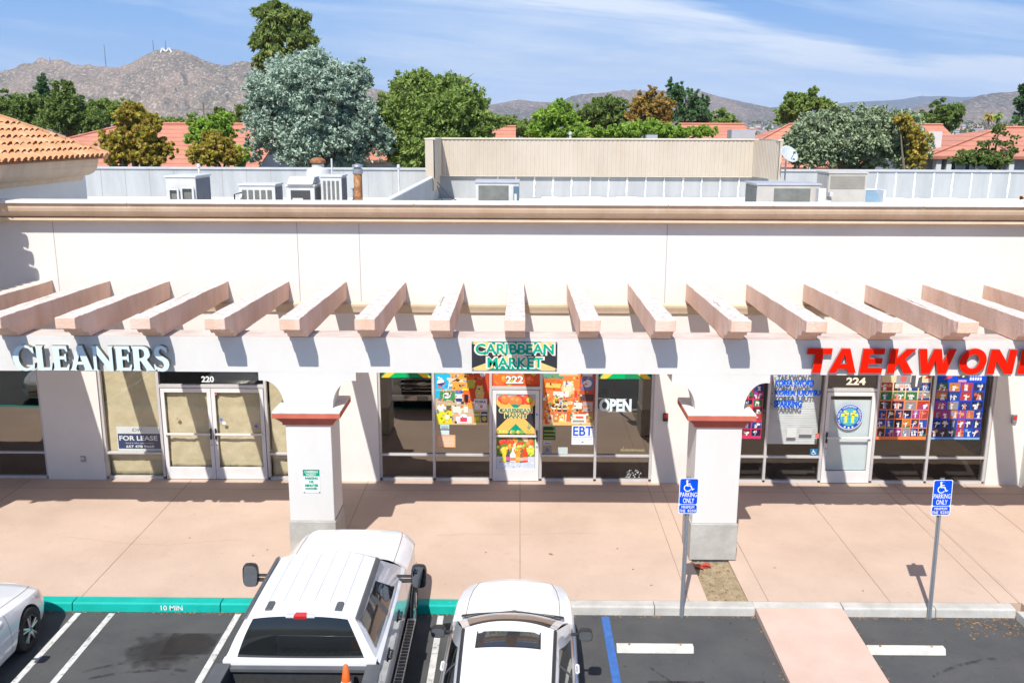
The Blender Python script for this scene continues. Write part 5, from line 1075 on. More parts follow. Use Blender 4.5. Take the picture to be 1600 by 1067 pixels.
    if g.get('bpillar'):
        u0, u1 = g['bpillar']; P = [[Vector(sd[0])*(1-u)*(1-v)+Vector(sd[1])*u*(1-v)+Vector(sd[2])*u*v+Vector(sd[3])*(1-u)*v+Vector((.03*4*u*(1-u)*(.5+2*v*(1-v))+.008, 0, .003)) for v in np.linspace(.08, .88, 6)] for u in (u0, u1)]
        [add('pillar_cover', [q_], greyp) for q_ in (P, mirx(P))]
    for (u0, u1, v0, v1, sl0, sl1) in g['wins']:
        P = []
        for i in range(9):
            row = []
            for j in range(6):
                v = v0+(v1-v0)*j/5; u = (u0+sl0*(v-v0))+((u1+sl1*(v-v0))-(u0+sl0*(v-v0)))*i/8
                q = Vector(sd[0])*(1-u)*(1-v)+Vector(sd[1])*u*(1-v)+Vector(sd[2])*u*v+Vector(sd[3])*(1-u)*v
                row.append((q.x+.03*4*u*(1-u)*(.5+2*v*(1-v))+.007, q.y, q.z+.003))
            P.append(row)
        add('side_window', [P], carglass); add('side_window', [mirx(P)], carglass)
    for a in axl:
        for s in (1, -1): wheel(r, O.x+s*(W_(a)-S_['wheel'][1]*.5-S_.get('inset', .015)), O.y+a, rad, S_['wheel'][1], s, S_.get('spokes', 5), S_.get('rim', silver), S_.get('lug', False))
    r.rotation_euler = (0, 0, rotz)
    return r, add, bx, O, body, rp, roof, sx, ZT, W_
def mirror_part(r, O, s, x, y, z, sz, mt, shell, stalk=.1, tilt=.10):
    q = MB(); w_, d, h = sz; n = 10; sec = []
    for i, (t, k) in enumerate(((0, .55), (.12, .85), (.4, 1), (.8, 1.), (1, .94))):      # rounded shell, opening to the rear
        yy = y+d*(1-t); ring = []
        for a in range(16):
            th = 2*math.pi*a/16; c, s_ = math.cos(th), math.sin(th); e = .55
            ring.append((O.x+x+s*w_/2+math.copysign(abs(c)**e, c)*w_/2*k, O.y+yy, O.z+z+math.copysign(abs(s_)**e, s_)*h/2*k))
        sec.append(ring+[ring[0]])
    q.grid(sec); o = len(q.v); q.v += sec[0][:16]; q.f.append(tuple(range(o, o+16))); q.m.append(0)
    m_ = q.build('wing_mirror', shell, r, smooth=True)
    q = MB(); L = sec[-1][:16]; q.v = [(p[0]*.95+(O.x+x+s*w_/2)*.05, p[1]+.012+(p[2]-O.z-z)*tilt, p[2]*.95+(O.z+z)*.05) for p in L]; q.f = [tuple(range(16))]; q.m = [0]; q.build('mirror_glass', mt, m_)
    q = MB(); q.tube([(O.x+x-s*stalk, O.y+y+d*.6, O.z+z-.02), (O.x+x+s*.05, O.y+y+d*.6, O.z+z-.02)], .022, 8)
    if stalk > .15: q.tube([(O.x+x-s*stalk, O.y+y+d*.6, O.z+z-.10), (O.x+x+s*.05, O.y+y+d*.6, O.z+z-.09)], .03, 8)
    q.build('mirror_arm', blk, m_)
mirror_glass = mat('mirror_glass', (.7, .72, .74), .02, (.66, .68, .7), 2, .3, metal=1.)

# ---- pickup truck
TL = (-2.70, 14.58, 0)
spec = dict(wy=[0, .05, .15, .35, .7, 1.5, 4.3, 6.3], ww=[.86, .93, .985, 1.01, 1.02, 1.02, 1.02, 1.015], ty=[0, .3, 1.4, 1.6, 4.28, 4.29, 6.3], tz=[1.16, 1.19, 1.27, 1.40, 1.42, 1.46, 1.46], wheel=(.41, .29), axles=(-1.0, -5.07), end=-6.3, sill=.56, tuck=.04, shoulder=.03,
  hood_end=-1.62, hy=[0, .12, .3, .8, 1.62], hz=[1.30, 1.36, 1.385, 1.42, 1.47], hpow=7., crease=.012, nosebulge=.6, inset=-.04, lug=True, spokes=6,
  gh=dict(bf=(.93, -1.60, 1.43), br=(.93, -4.215, 1.495), tf=(.70, -2.42, 1.955), tr=(.69, -4.14, 1.965), crown=.055, rcrown=.01, bow=.12, cowl=.24, rcowl=.02, pillar=1, rpillar=1,
          bpillar=(.545, .605), wins=[(.27, .55, .10, .86, .10, .0), (.60, .94, .10, .86, .0, -.02)]))
r, add, bx, O, body, rp, roof, sx, ZT, W_ = car('pickup_truck', 'white crew cab pickup truck with black bed liner and wide towing mirrors', spec, TL)
# rear end of the cab below the back glass, bed
bx('cab_back_panel', [(-.955, .955, -4.30, -4.20, .9, 1.50)], paint_w)
bx('bed_liner', [(-.86, .86, -6.2, -4.33, .84, .88), (-.87, .87, -4.36, -4.325, .84, 1.42), (-.93, -.84, -6.2, -4.33, .84, 1.45), (.84, .93, -6.2, -4.33, .84, 1.45), (-.87, .87, -4.385, -4.36, 1.18, 1.215)]+[(x-.03, x+.03, -6.15, -4.4, .88, .895) for x in np.arange(-.7, .75, .14)]+[(x-.05, x+.05, -4.372, -4.36, .9, 1.12) for x in np.arange(-.6, .65, .2)], blkrough, bevel=.008)
bx('bed_rail_cap', [(-1.03, -.84, -6.28, -4.33, 1.455, 1.485), (.84, 1.03, -6.28, -4.33, 1.455, 1.485), (-.87, .87, -4.40, -4.32, 1.40, 1.455)], greyp)
bx('tailgate', [(-.84, .84, -6.30, -6.22, .70, 1.46)], paint_w)
for s in (-1, 1):                                       # roof drip mouldings, roof sockets, handles, running boards, mirrors
    P = [[(s*(.70-.0) + s*o, y, 1.962+.018*(o < .03)+h) for o, h in ((-.02, .012), (.0, .018), (.035, .012), (.05, -.01))] for y in np.linspace(-2.44, -4.15, 12)]
    add('roof_moulding', [P], greyp)
    q = MB(); x = O.x+s*.44; q.prism([(x-.045, O.y-3.98), (x+.045, O.y-3.98), (x+.045, O.y-3.80), (x+.03, O.y-3.765), (x-.03, O.y-3.765), (x-.045, O.y-3.80)], 2.005, 2.026, 'z'); q.build('roof_rack_cap', greyp, r, bevel=.006)
    for y in (-2.60, -3.60):
        xx = sx(y, 1.17)*s; q = MB(); q.tube([(O.x+xx, O.y+y+.12, 1.17), (O.x+xx+s*.045, O.y+y+.09, 1.175), (O.x+xx+s*.045, O.y+y-.09, 1.175), (O.x+xx, O.y+y-.12, 1.17)], .018, 8); q.box(O.x+xx-.012, O.x+xx+.012, O.y+y-.11, O.y+y+.11, 1.13, 1.21); q.build('door_handle', blk, r)
    b_ = [(s*1.0 if s > 0 else -1.13, s*1.13 if s > 0 else -1.0, -4.25, -1.55, .50, .545)]; bx('running_board', b_, silver)
    bx('running_board_tread', [((1.02 if s > 0 else -1.12), (1.12 if s > 0 else -1.02), y-.035, y+.02, .545, .552) for y in np.arange(-4.2, -1.6, .085)], blk, bevel=0)
    mirror_part(r, O, s, s*1.13, -2.08, 1.50, (.23, .14, .36), mirror_glass, blk, .26, .17 if s < 0 else .1)
    for y in (-1.62, -2.98, -4.20): P = [[(s*(sx(y, z)+.002), y-d, z) for d in (-.004, .004)] for z in np.linspace(.62, 1.40, 9)]; add('door_seam', [P], dark_gasket)
    hl = [[(s*(.62+.34*i/6), .035-.16*max(0, i-3)/3-.0, .93+.20*j/4) for j in range(5)] for i in range(7)]; add('headlight', [hl], lamp_clear)
    arch_ = []
    for k in range(17):
        a = math.pi*k/16
        for ax in (0,): arch_.append([(s*(W_(-1.)+.012), -1.0+.50*math.cos(a), .40+.50*math.sin(a)), (s*(W_(-1.)+.02), -1.0+.455*math.cos(a), .40+.455*math.sin(a))])
    add('wheel_arch_trim', [arch_], greyp)
    for k in (2, 4, 6, 8, 10, 12) if s > 0 else ():
        P = [[(roof[i][k][0]+d, roof[i][k][1], roof[i][k][2]+.003) for d in (-.007, .007)] for i in range(0, 9)]; add('roof_groove', [P], mat('paint_groove', (.40, .41, .43), .5, (.5, .5, .52), 5), rp)
q = MB(); q.prism([(O.x-.19, O.y-4.15), (O.x+.19, O.y-4.15), (O.x+.17, O.y-4.06), (O.x-.17, O.y-4.06)], 1.985, 2.03, 'z'); st_ = q.build('brake_light', lamp_clear, r, bevel=.02)
q = MB(); q.prism([(O.x-.085, O.y-4.156), (O.x+.085, O.y-4.156), (O.x+.07, O.y-4.055), (O.x-.07, O.y-4.055)], 1.984, 2.034, 'z'); q.build('red_lens', lamp_red, st_, bevel=.01)
# grille and bumper (seen in the shop glass)
gz0, gz1 = .66, 1.16
gr = bx('grille', [(-.60, .60, .03, .06, gz0, gz1)], blk)
bx('grille_bar', [(-.62, .62, .06, .085, .95, 1.01), (-.60, .60, .06, .08, .86, .885), (-.60, .60, .06, .08, 1.10, 1.13), (-.58, .58, .06, .08, .76, .785)], chrome, gr)
q = MB()
for s in (-1, 1): q.tube([(O.x+s*.30, O.y+.09, 1.12), (O.x+s*.58, O.y+.09, 1.12), (O.x+s*.64, O.y+.085, 1.02), (O.x+s*.62, O.y+.085, .90), (O.x+s*.52, O.y+.09, .84), (O.x+s*.3, O.y+.09, .84)], .022, 8)
q.build('grille_surround', chrome, gr, smooth=True)
q = MB(); q.lathe([(.001, .115), (.125, .112), (.15, .10), (.15, .085)], (O.x, O.y, .98), 28, 0, 'y'); em = q.build('oval_emblem', chrome, gr, smooth=True); 
for v_ in em.data.vertices: v_.co.z = .98+(v_.co.z-.98)*.42
bx('bumper', [(-.98, .98, -.10, .13, .46, .68)], chrome, bevel=.04); bx('number_plate', [(-.16, .16, .13, .14, .50, .64)], unit_w)
bx('rear_bumper', [(-.98, .98, -6.5, -6.31, .5, .68)], chrome, bevel=.04)
# seat backs dimly seen through the back glass are left to the tint; cone in the bed
cx_, cy_, cz_ = -2.06, 9.96, .896
c = thing('traffic_cone', 'orange traffic cone with white collar standing in the truck bed', 'traffic cone', (cx_, cy_, cz_))
mb = MB(); mb.box(cx_-.18, cx_+.18, cy_-.18, cy_+.18, cz_, cz_+.03); mb.build('base', cone_o, c, bevel=.01)
cr_ = lambda h: .135-.108*h/.76
mb = MB(); mb.lathe([(cr_(.03), cz_+.03), (cr_(.24), cz_+.24), (cr_(.242), cz_+.242), (cr_(.58), cz_+.58), (cr_(.75), cz_+.75), (.018, cz_+.76), (.001, cz_+.755)], (cx_, cy_, 0), 24); mb.build('cone_body', cone_o, c, smooth=True)
mb = MB(); mb.lathe([(cr_(.22)+.003, cz_+.22), (cr_(.55)+.003, cz_+.55)], (cx_, cy_, 0), 24); mb.build('reflective_collar', mat('white_collar', (.78, .78, .78), .5), c, smooth=True)

# ---- crossover
spec = dict(wy=[0, .04, .12, .3, .6, 1.0, 1.6, 4.0, 4.6, 4.75], ww=[.34, .50, .66, .81, .895, .94, .95, .95, .90, .80], ty=[0, .3, 1.0, 1.6, 3.6, 4.4, 4.75], tz=[.76, .86, .96, 1.02, 1.08, 1.12, 1.05], wheel=(.365, .25), axles=(-.88, -3.74), end=-4.75, sill=.32, tuck=.08, shoulder=.09,
  hood_end=-1.83, hy=[0, .1, .3, .9, 1.83], hz=[.80, .88, .945, 1.02, 1.075], hpow=2.6, crease=.006, nosebulge=.7,
  gh=dict(bf=(.82, -1.75, 1.05), br=(.80, -4.60, 1.12), tf=(.605, -2.92, 1.60), tr=(.56, -4.35, 1.57), crown=.055, rcrown=.03, bow=.13, frit=1, bpillar=(.495, .525), rbow=.05, cowl=.19, rcowl=.06, pillar=1, rpillar=2,
          wins=[(.16, .50, .08, .86, .16, .0), (.52, .84, .08, .86, .0, -.05)]))
r, add, bx, O, body, rp, roof, sx, ZT, W_ = car('crossover', 'white crossover with a sunroof parked left of the blue stripe', spec, (-.02, 13.80, 0), math.radians(-1.6))
def roof_z(x, y):
    t = (y+2.92)/(-4.35+2.92); t = min(max(t, 0), 1); hw = .605-.045*t; s = min(abs(x)/hw, 1); return 1.60-.03*t+.055*(1-s**2.5)+.03*math.sin(math.pi*t)
sr = [[(x, y, roof_z(x, y)+.004) for x in np.linspace(-.385, .385, 13)] for y in np.linspace(-3.06, -3.43, 9)]
for i, j, sx_, sy_ in ((0, 0, .02, -.02), (0, 12, -.02, -.02), (8, 0, .02, .02), (8, 12, -.02, .02)): p_ = sr[i][j]; sr[i][j] = (p_[0]+sx_, p_[1]+sy_, p_[2])
sun_glass = mat('sunroof_glass', (.03, .028, .026), .03, (.04, .04, .04), 2, .5, spec=.9)
add('sunroof', [sr], sun_glass)
sr2 = [[(x, y, roof_z(x, y)+.002) for x in np.linspace(-.41, .41, 9)] for y in np.linspace(-3.04, -3.455, 5)]; add('sunroof_seal', [sr2], blk)
for s in (-1, 1):
    P = [[(s*(.606-.045*t)+s*o, -2.94-1.4*t, roof_z(.60, -2.94-1.4*t)+h) for o, h in ((-.035, .004), (-.02, .022), (.0, .022), (.014, -.006))] for t in np.linspace(0, 1, 12)]
    add('roof_rail', [P], blk)
    pass
    mirror_part(r, O, s, s*.93, -2.14, 1.07, (.20, .15, .15), mirror_glass, blk, .1)
    P = [[(s*(sx(y, ZT(y))-.07), y, ZT(y)+.012), (s*(sx(y, ZT(y))-.005), y, ZT(y)+.012)] for y in np.linspace(-1.9, -4.3, 10)]; add('window_trim', [P], chrome)
    for y in (-2.75, -3.55): xx = sx(y, .95)*s; q = MB(); q.tube([(O.x+xx, O.y+y+.1, .95), (O.x+xx+s*.018, O.y+y+.08, .955), (O.x+xx+s*.018, O.y+y-.08, .955), (O.x+xx, O.y+y-.1, .95)], .014, 8); q.build('door_handle', paint_w, r)
    hl = [[(s*(sx(y, z_)+.004), y, z_) for z_ in np.linspace(ZT(y)-.17, ZT(y)-.05, 5)] for y in np.linspace(-.02, -.42, 9)]; add('headlight', [hl], lamp_clear)
    for y in (-1.72, -2.98): P = [[(s*(sx(y, z)+.002), y-d, z) for d in (-.003, .003)] for z in np.linspace(.38, 1.02, 9)]; add('door_seam', [P], dark_gasket)
g_ = bx('grille', [(-.36, .36, .105, .135, .46, .70)], blk); bx('grille_bar', [(x-.008, x+.008, .135, .15, .47, .69) for x in np.arange(-.33, .35, .06)], chrome, g_, 0)
bx('number_plate', [(-.16, .16, .125, .14, .34, .44)], unit_w)
P = [[(x, -1.64+.12*(1-(x/.80)**2), 1.078), (x, -1.76+.19*(1-(x/.80)**2), 1.10)] for x in np.linspace(-.74, .74, 13)]; add('cowl', [P], blk)
q = MB(); q.tube([(O.x-.55, O.y-1.70, 1.115), (O.x+.05, O.y-1.60, 1.14)], .012, 6); q.tube([(O.x+.0, O.y-1.59, 1.135), (O.x+.6, O.y-1.70, 1.12)], .012, 6); q.build('wiper', blk, r)

# ---- sedans (the second one is seen in the glass only)
spec = dict(wy=[0, .05, .15, .35, .7, 1.2, 4.0, 4.6, 4.8], ww=[.50, .64, .76, .85, .905, .92, .92, .88, .80], ty=[0, .3, .8, 1.5, 3.6, 4.4, 4.8], tz=[.60, .70, .79, .88, .95, .98, .92], wheel=(.335, .225), axles=(-.88, -3.72), end=-4.8, sill=.22, tuck=.06, shoulder=.10,
  hood_end=-1.5, hy=[0, .1, .3, .8, 1.5], hz=[.64, .71, .765, .85, .94], hpow=2.5, crease=.006, nosebulge=.8,
  gh=dict(bf=(.78, -1.55, .92), br=(.74, -4.3, 1.0), tf=(.57, -2.55, 1.40), tr=(.52, -3.7, 1.36), crown=.05, rcrown=.02, bow=.16, cowl=.4, rcowl=.1, pillar=1, rpillar=2,
          wins=[(.2, .50, .08, .86, .2, .0), (.52, .82, .08, .86, .0, -.1)]))
r, add, bx, O, body, rp, roof, sx, ZT, W_ = car('sedan', 'white sedan with five spoke alloy wheels at the lower left corner', spec, (-8.46, 13.86, 0), 0.)
for s in (-1, 1):
    hl = [[(s*(sx(y, z_)+.004), y, z_) for z_ in np.linspace(ZT(y)-.15+.18*max(0, -y-.1), ZT(y)-.035, 5)] for y in np.linspace(-.04, -.50, 9)]; add('headlight', [hl], mat('smoked_lens', (.50, .47, .43), .1, (.30, .28, .26), 9, .7, coat=1.))
    mirror_part(r, O, s, s*.90, -1.95, .97, (.18, .13, .13), mirror_glass, paint_w, .1)
    P = [[(s*(sx(y, z)+.003), y-d, z) for d in (-.003, .003)] for y in (-1.42,) for z in np.linspace(.28, .88, 9)]; add('door_seam', [P], dark_gasket)
    P = [[(s*(sx(y, z)+.004), y, z) for z in (.50, .512)] for y in np.linspace(-1.2, -3.4, 9)]; add('body_crease', [P], paint_w)
g_ = bx('grille', [(-.42, .42, .11, .13, .30, .46)], blk); bx('grille_bar', [(-.40, .40, .13, .14, z, z+.012) for z in (.34, .38, .42)], chrome, g_, 0)
c2 = copy_tree(r); c2.location = (-13.9, 13.7, 0); c2['label'] = 'white sedan mirrored in the far left shop window'

# ================================================================== ROOF EQUIPMENT
def louvre(mb, x0, x1, y, z0, z1, n, mi=0):
    for k in range(n): z = z0+(z1-z0)*k/n; mb.add([(x0,y,z),(x1,y,z),(x1,y-.015,z+(z1-z0)/n*.7),(x0,y-.015,z+(z1-z0)/n*.7)], [(0,1,2,3)], mi)
def ac_unit(name, lab, x0, x1, y, z0, z1, dp, body, panels, cap=None, cat='air conditioner', side=unit_d, group=None):
    r = thing(name, lab, cat, ((x0+x1)/2, y+dp/2, z0), group); mb = MB(); mb.box(x0, x1, y, y+dp, z0, z1); mb.build('cabinet', [body], r, bevel=.015)
    mb = MB(); mb.box(x0-.03, x1+.03, y-.03, y+dp+.03, z1, z1+.06); mb.build('lid', cap or body, r, bevel=.01)
    for (a, b, c, d, m_, n) in panels:
        mb = MB(); mb.box(a, b, y-.012, y-.001, c, d); p_ = mb.build('grille_panel', m_, r)
        if n: mb = MB(); louvre(mb, a+.01, b-.01, y-.013, c+.01, d-.01, n); mb.build('louvre', m_, p_)
    sx_ = x1 if x1 < 0 else x0; e = .001 if x1 < 0 else -.013
    mb = MB(); mb.box(sx_+e, sx_+e+.012, y+.06, y+dp-.06, z0+.06, z1-.05); mb.build('side_panel', side, r)
    mb = MB()
    for a in (x0+.05, x1-.13): mb.box(a, a+.08, y+.02, y+dp-.02, 4.98, z0-.001)
    mb.build('base_rail', galv, r); return r
DK = 5.12
RU = ac_unit('rooftop_unit', 'white leaning rooftop unit with framed openings at the left', -11.75, -10.75, 31, DK, 6.38, 1.5, unit_w, [(-11.64, -11.32, DK+.05, 6.0, grille_g, 0), (-11.22, -10.84, 5.62, 6.02, grille_g, 0)], cat='rooftop unit')
for x, q0, q1 in ((-11.66, .34, 6.03), (-11.24, .42, 6.08)):
    mb = MB(); y = 30.9
    mb.box(x, x+.06, y, y+.05, DK, q1); mb.box(x+q0-.04, x+q0+.02, y, y+.05, DK, q1); mb.box(x+.06, x+q0-.04, y, y+.05, q1-.06, q1)
    mb.build('vent_frame', unit_w, RU)
st = lambda x0, x1, z0, z1, n: [(x0+(x1-x0)*k/n+.03, x0+(x1-x0)*(k+1)/n-.03, z0, z1, grille_g, 6) for k in range(n)]
ac_unit('evaporative_cooler', 'low white rooftop cooler with five grey grille bays', -9.32, -8.12, 31, DK, 6.12, 1.0, unit_w, st(-9.25, -8.2, DK+.1, 5.98, 5), cat='cooler')
ac_unit('evaporative_cooler', 'tall white rooftop cooler with four grille bays beside the rusty flue', -6.55, -5.86, 30.8, DK, 6.42, .95, unit_w, st(-6.5, -5.92, DK+.1, 6.3, 4), cat='cooler')
r = ac_unit('duct_hood', 'white rooftop duct box with a dark opening between the coolers', -7.65, -6.72, 30.6, DK, 6.12, 1.1, unit_w, [(-7.50, -6.86, DK, 6.0, dark_gasket, 0)], cat='duct')
mb = MB(); mb.prism([(30.5, 6.19), (31.8, 6.19), (31.6, 6.42), (30.9, 6.42)], -7.6, -6.76, 'x'); mb.build('sloped_hood', unit_w, r, bevel=.02)
mb = MB(); mb.box(-7.44, -7.1, 30.55, 30.585, DK, 5.75); mb.build('inner_panel', unit_w, r)
t = thing('mushroom_vent', 'rusty mushroom vent on a pale conical base behind the duct', 'roof vent', (-7.3, 34, 4.98)); mb = MB(); mb.lathe([(.62, 4.98), (.62, 5.9), (.40, 6.55), (.22, 6.62), (.22, 6.74)], (-7.3, 34, 0), 24); mb.build('base', unit_w, t, smooth=True)
mb = MB(); mb.lathe([(.16, 6.74), (.28, 6.78), (.28, 6.86), (.16, 6.95), (.001, 6.97)], (-7.3, 34, 0), 20); mb.build('cap', rust, t, smooth=True)
t = thing('flue_pipe', 'rust streaked flue pipe with a metal cap on the roof', 'flue', (-5.35, 31, 4.98)); mb = MB(); mb.tube([(-5.35, 31, 4.98), (-5.35, 31, 6.55)], .14, 16); mb.build('pipe', rust, t, smooth=True)
mb = MB(); mb.lathe([(.15, 6.52), (.17, 6.54), (.17, 6.68), (.12, 6.70), (.12, 6.74), (.19, 6.75), (.17, 6.82), (.001, 6.86)], (-5.35, 31, 0), 18); mb.build('cap', galv, t, smooth=True)
mb = MB(); mb.lathe([(.17, 4.99), (.16, 5.35), (.142, 5.37)], (-5.35, 31, 0), 16); mb.build('flashing', mastic, t, smooth=True)
def pipe(x, y, z1, rad, lab, m_=unit_w):
    mb = MB(); mb.tube([(x, y, 4.9), (x, y, z1)], rad, 8); mb.lathe([(rad*1.4, z1), (rad*1.5, z1+.05), (rad*1.2, z1+.14), (.001, z1+.15)], (x, y, 0), 10); tag(mb.build('vent_pipe', m_, smooth=True), lab, 'vent pipe')
pipe(-13.0, 38, 6.45, .05, 'thin white vent pipe above the grey wall at the far left'); pipe(-4.9, 38, 6.45, .045, 'thin cream vent pipe right of the rusty flue'); pipe(2.35, 44.0, 7.76, .06, 'short white vent pipe above the beige screen')
mb = MB(); mb.tube([(-6.3, 31.5, 5.5), (-6.3, 31.5, 7.0)], .03, 6); mb.lathe([(.05, 6.4), (.05, 6.44)], (-6.3, 31.5, 0), 8); tag(mb.build('mast', unit_w), 'slim white mast behind the tall cooler', 'mast')
mb = MB(); mb.lathe([(.16, 4.98), (.14, 5.6), (.10, 5.62), (.10, 5.95), (.16, 5.98), (.02, 6.02)], (-5.62, 32, 0), 14); tag(mb.build('roof_turbine', galv, smooth=True), 'small grey vent stack at the foot of the flue', 'roof vent')
r = ac_unit('rooftop_unit', 'grey coil rooftop unit with a blue control box in the centre', -1.46, -.02, 31, DK, 6.24, 1.4, unit_w, [(-1.36, -.36, DK, 6.16, grille_g, 0)], cap=mat('unit_lid', (.45, .45, .48), .5, (.38, .38, .4), 2), cat='rooftop unit')
mb = MB(); mb.box(-.20, -.03, 30.86, 30.985, 5.36, 6.14); b_ = mb.build('control_box', mat('blue_grey_box', (.10, .17, .22), .5, (.08, .14, .18), 3), r, bevel=.01)
mb = MB(); mb.box(-.17, -.09, 30.85, 30.859, 5.66, 5.90); mb.build('label_plate', unit_w, b_); mb = MB(); mb.box(-.17, -.08, 30.85, 30.859, 5.48, 5.60); mb.build('switch', lamp_red, b_)
r = ac_unit('rooftop_unit', 'wide grey coil rooftop unit below the satellite dish', 7.86, 9.95, 31, DK, 6.20, 1.6, unit_t, [(8.42, 9.62, DK, 6.10, grille_g, 0)], cap=bpy.data.materials['unit_lid'], cat='rooftop unit', side=grille_g)
mb = MB(); mb.box(9.80, 10.05, 30.7, 30.98, 5.5, 6.12); mb.build('junction_box', unit_w, r, bevel=.01)
r = ac_unit('rooftop_unit', 'tall beige rooftop unit with louvred top right of the dish', 10.72, 12.05, 32.6, DK, 6.52, 1.3, unit_t, [(10.78, 11.98, 6.0, 6.45, mat('beige_louvre', (.36, .33, .28), .7, (.3, .28, .24), 2), 5)], cap=unit_t, cat='rooftop unit', side=unit_t)
mb = MB()
for a, b, c, d in ((10.55, 10.78, 5.25, 5.62), (10.85, 11.0, 5.3, 5.55), (10.7, 10.82, 5.75, 5.9)): mb.box(a, b, 32.3, 32.58, c, d)
mb.build('junction_box', unit_w, r, bevel=.01)
mb = MB(); mb.tube([(10.95, 32.45, 5.5), (11.2, 32.4, 5.55), (11.22, 32.4, 5.2), (11.0, 32.5, 5.12)], .03, 6); mb.build('conduit', blk, r)
t = thing('skylight', 'small blue skylight with white curb on the right roof', 'skylight', (12.9, 35, 4.98)); mb = MB(); mb.box(12.3, 13.55, 34.6, 35.6, 4.98, 5.28); mb.build('curb', mastic, t, bevel=.02)
mb = MB(); mb.prism([(34.7, 5.28), (35.5, 5.28), (35.5, 5.80), (35.4, 5.80)], 12.4, 13.45, 'x'); mb.build('glazing', mat('blue_skylight_glass', (.16, .25, .33), .15, (.2, .3, .38), 2), t); mb = MB(); mb.box(12.32, 12.40, 34.62, 35.55, 5.28, 5.84); mb.box(13.45, 13.53, 34.62, 35.55, 5.28, 5.84); mb.box(12.40, 13.45, 35.36, 35.52, 5.80, 5.85); mb.build('frame', mastic, t)
t = thing('satellite_dish', 'grey satellite dish at the right end of the beige screen', 'satellite dish', (10.9, 38.3, 6.2))
mb = MB(); n = Vector((.35, -.72, .60)).normalized(); a_ = n.orthogonal().normalized(); b_ = n.cross(a_); c_ = Vector((10.86, 38.2, 7.02)); P = []
for i in range(7):
    rr = .40*i/6; P.append([tuple(c_+a_*rr*math.cos(2*math.pi*k/24)*1.0+b_*rr*math.sin(2*math.pi*k/24)+n*(rr*rr*.55)) for k in range(25)])
mb.grid(P); mb.build('reflector', mat('dish_grey', (.50, .53, .55), .5, (.44, .47, .49), 3), t, smooth=True, solid=.012)
mb = MB(); e = c_+n*.42-Vector((0, 0, .16)); mb.tube([tuple(c_-Vector((0, 0, .38))+n*.05), tuple(e)], .014, 6); mb.box(e.x-.04, e.x+.04, e.y-.04, e.y+.04, e.z-.04, e.z+.05); mb.build('feed_arm', greyp, t)
mb = MB(); mb.tube([tuple(c_-n*.05), (10.86, 38.5, 6.75), (10.86, 38.5, 5.0)], .035, 8); mb.build('mast', galv, t)
t = thing('chimney_box', 'grey metal vent box above the beige screen', 'roof vent', (6.0, 43, 6)); mb = MB(); mb.box(5.75, 6.25, 43, 43.5, 6, 7.78); mb.build('box', house_g, t); mb = MB(); mb.box(5.82, 6.18, 43.05, 43.45, 7.78, 7.84); mb.build('cap', dark_gasket, t)
for lab, pts, rad in (('long thin grey gas pipe along the left roof', [(-20, 36.5, 5.05), (-12, 36.3, 5.06), (-11, 34, 5.06), (-8.6, 33.5, 5.06)], .03), ('black hose looped beside the left rooftop unit', [(-10.7, 31.6, 5.4), (-10.4, 31.3, 5.45), (-10.25, 31.2, 5.2), (-10.4, 31.1, 5.05)], .03), ('black conduit before the low cooler', [(-9.42, 30.8, 5.0), (-9.42, 30.8, 5.85), (-9.2, 30.9, 5.9)], .025)):
    mb = MB(); mb.tube(pts, rad, 6); tag(mb.build('roof_pipe', greyp if 'grey' in lab else blk, smooth=True), lab, 'pipe')
for k, (pts, lab) in enumerate((([(-3.4, 38.8, 5.85), (-2.6, 35, 5.5), (-1.5, 31.4, 5.3)], 'upper black cable sagging to the centre rooftop unit'), ([(-3.4, 38.7, 5.7), (-2.9, 35.5, 5.2), (-2.2, 33, 5.02), (-1.6, 31.2, 5.1)], 'lower black cable sagging to the centre rooftop unit'))):
    mb = MB(); mb.tube(pts, .02, 6); tag(mb.build('cable', blk), lab, 'cable')
mb = MB(); mb.box(14.5, 15.3, 39, 39.5, 4.98, 5.16); mb.box(14.75, 15.15, 38.98, 39.0, 5.0, 5.1); tag(mb.build('roof_drain', [mastic]), 'low white roof scupper before the right grey wall', 'drain')

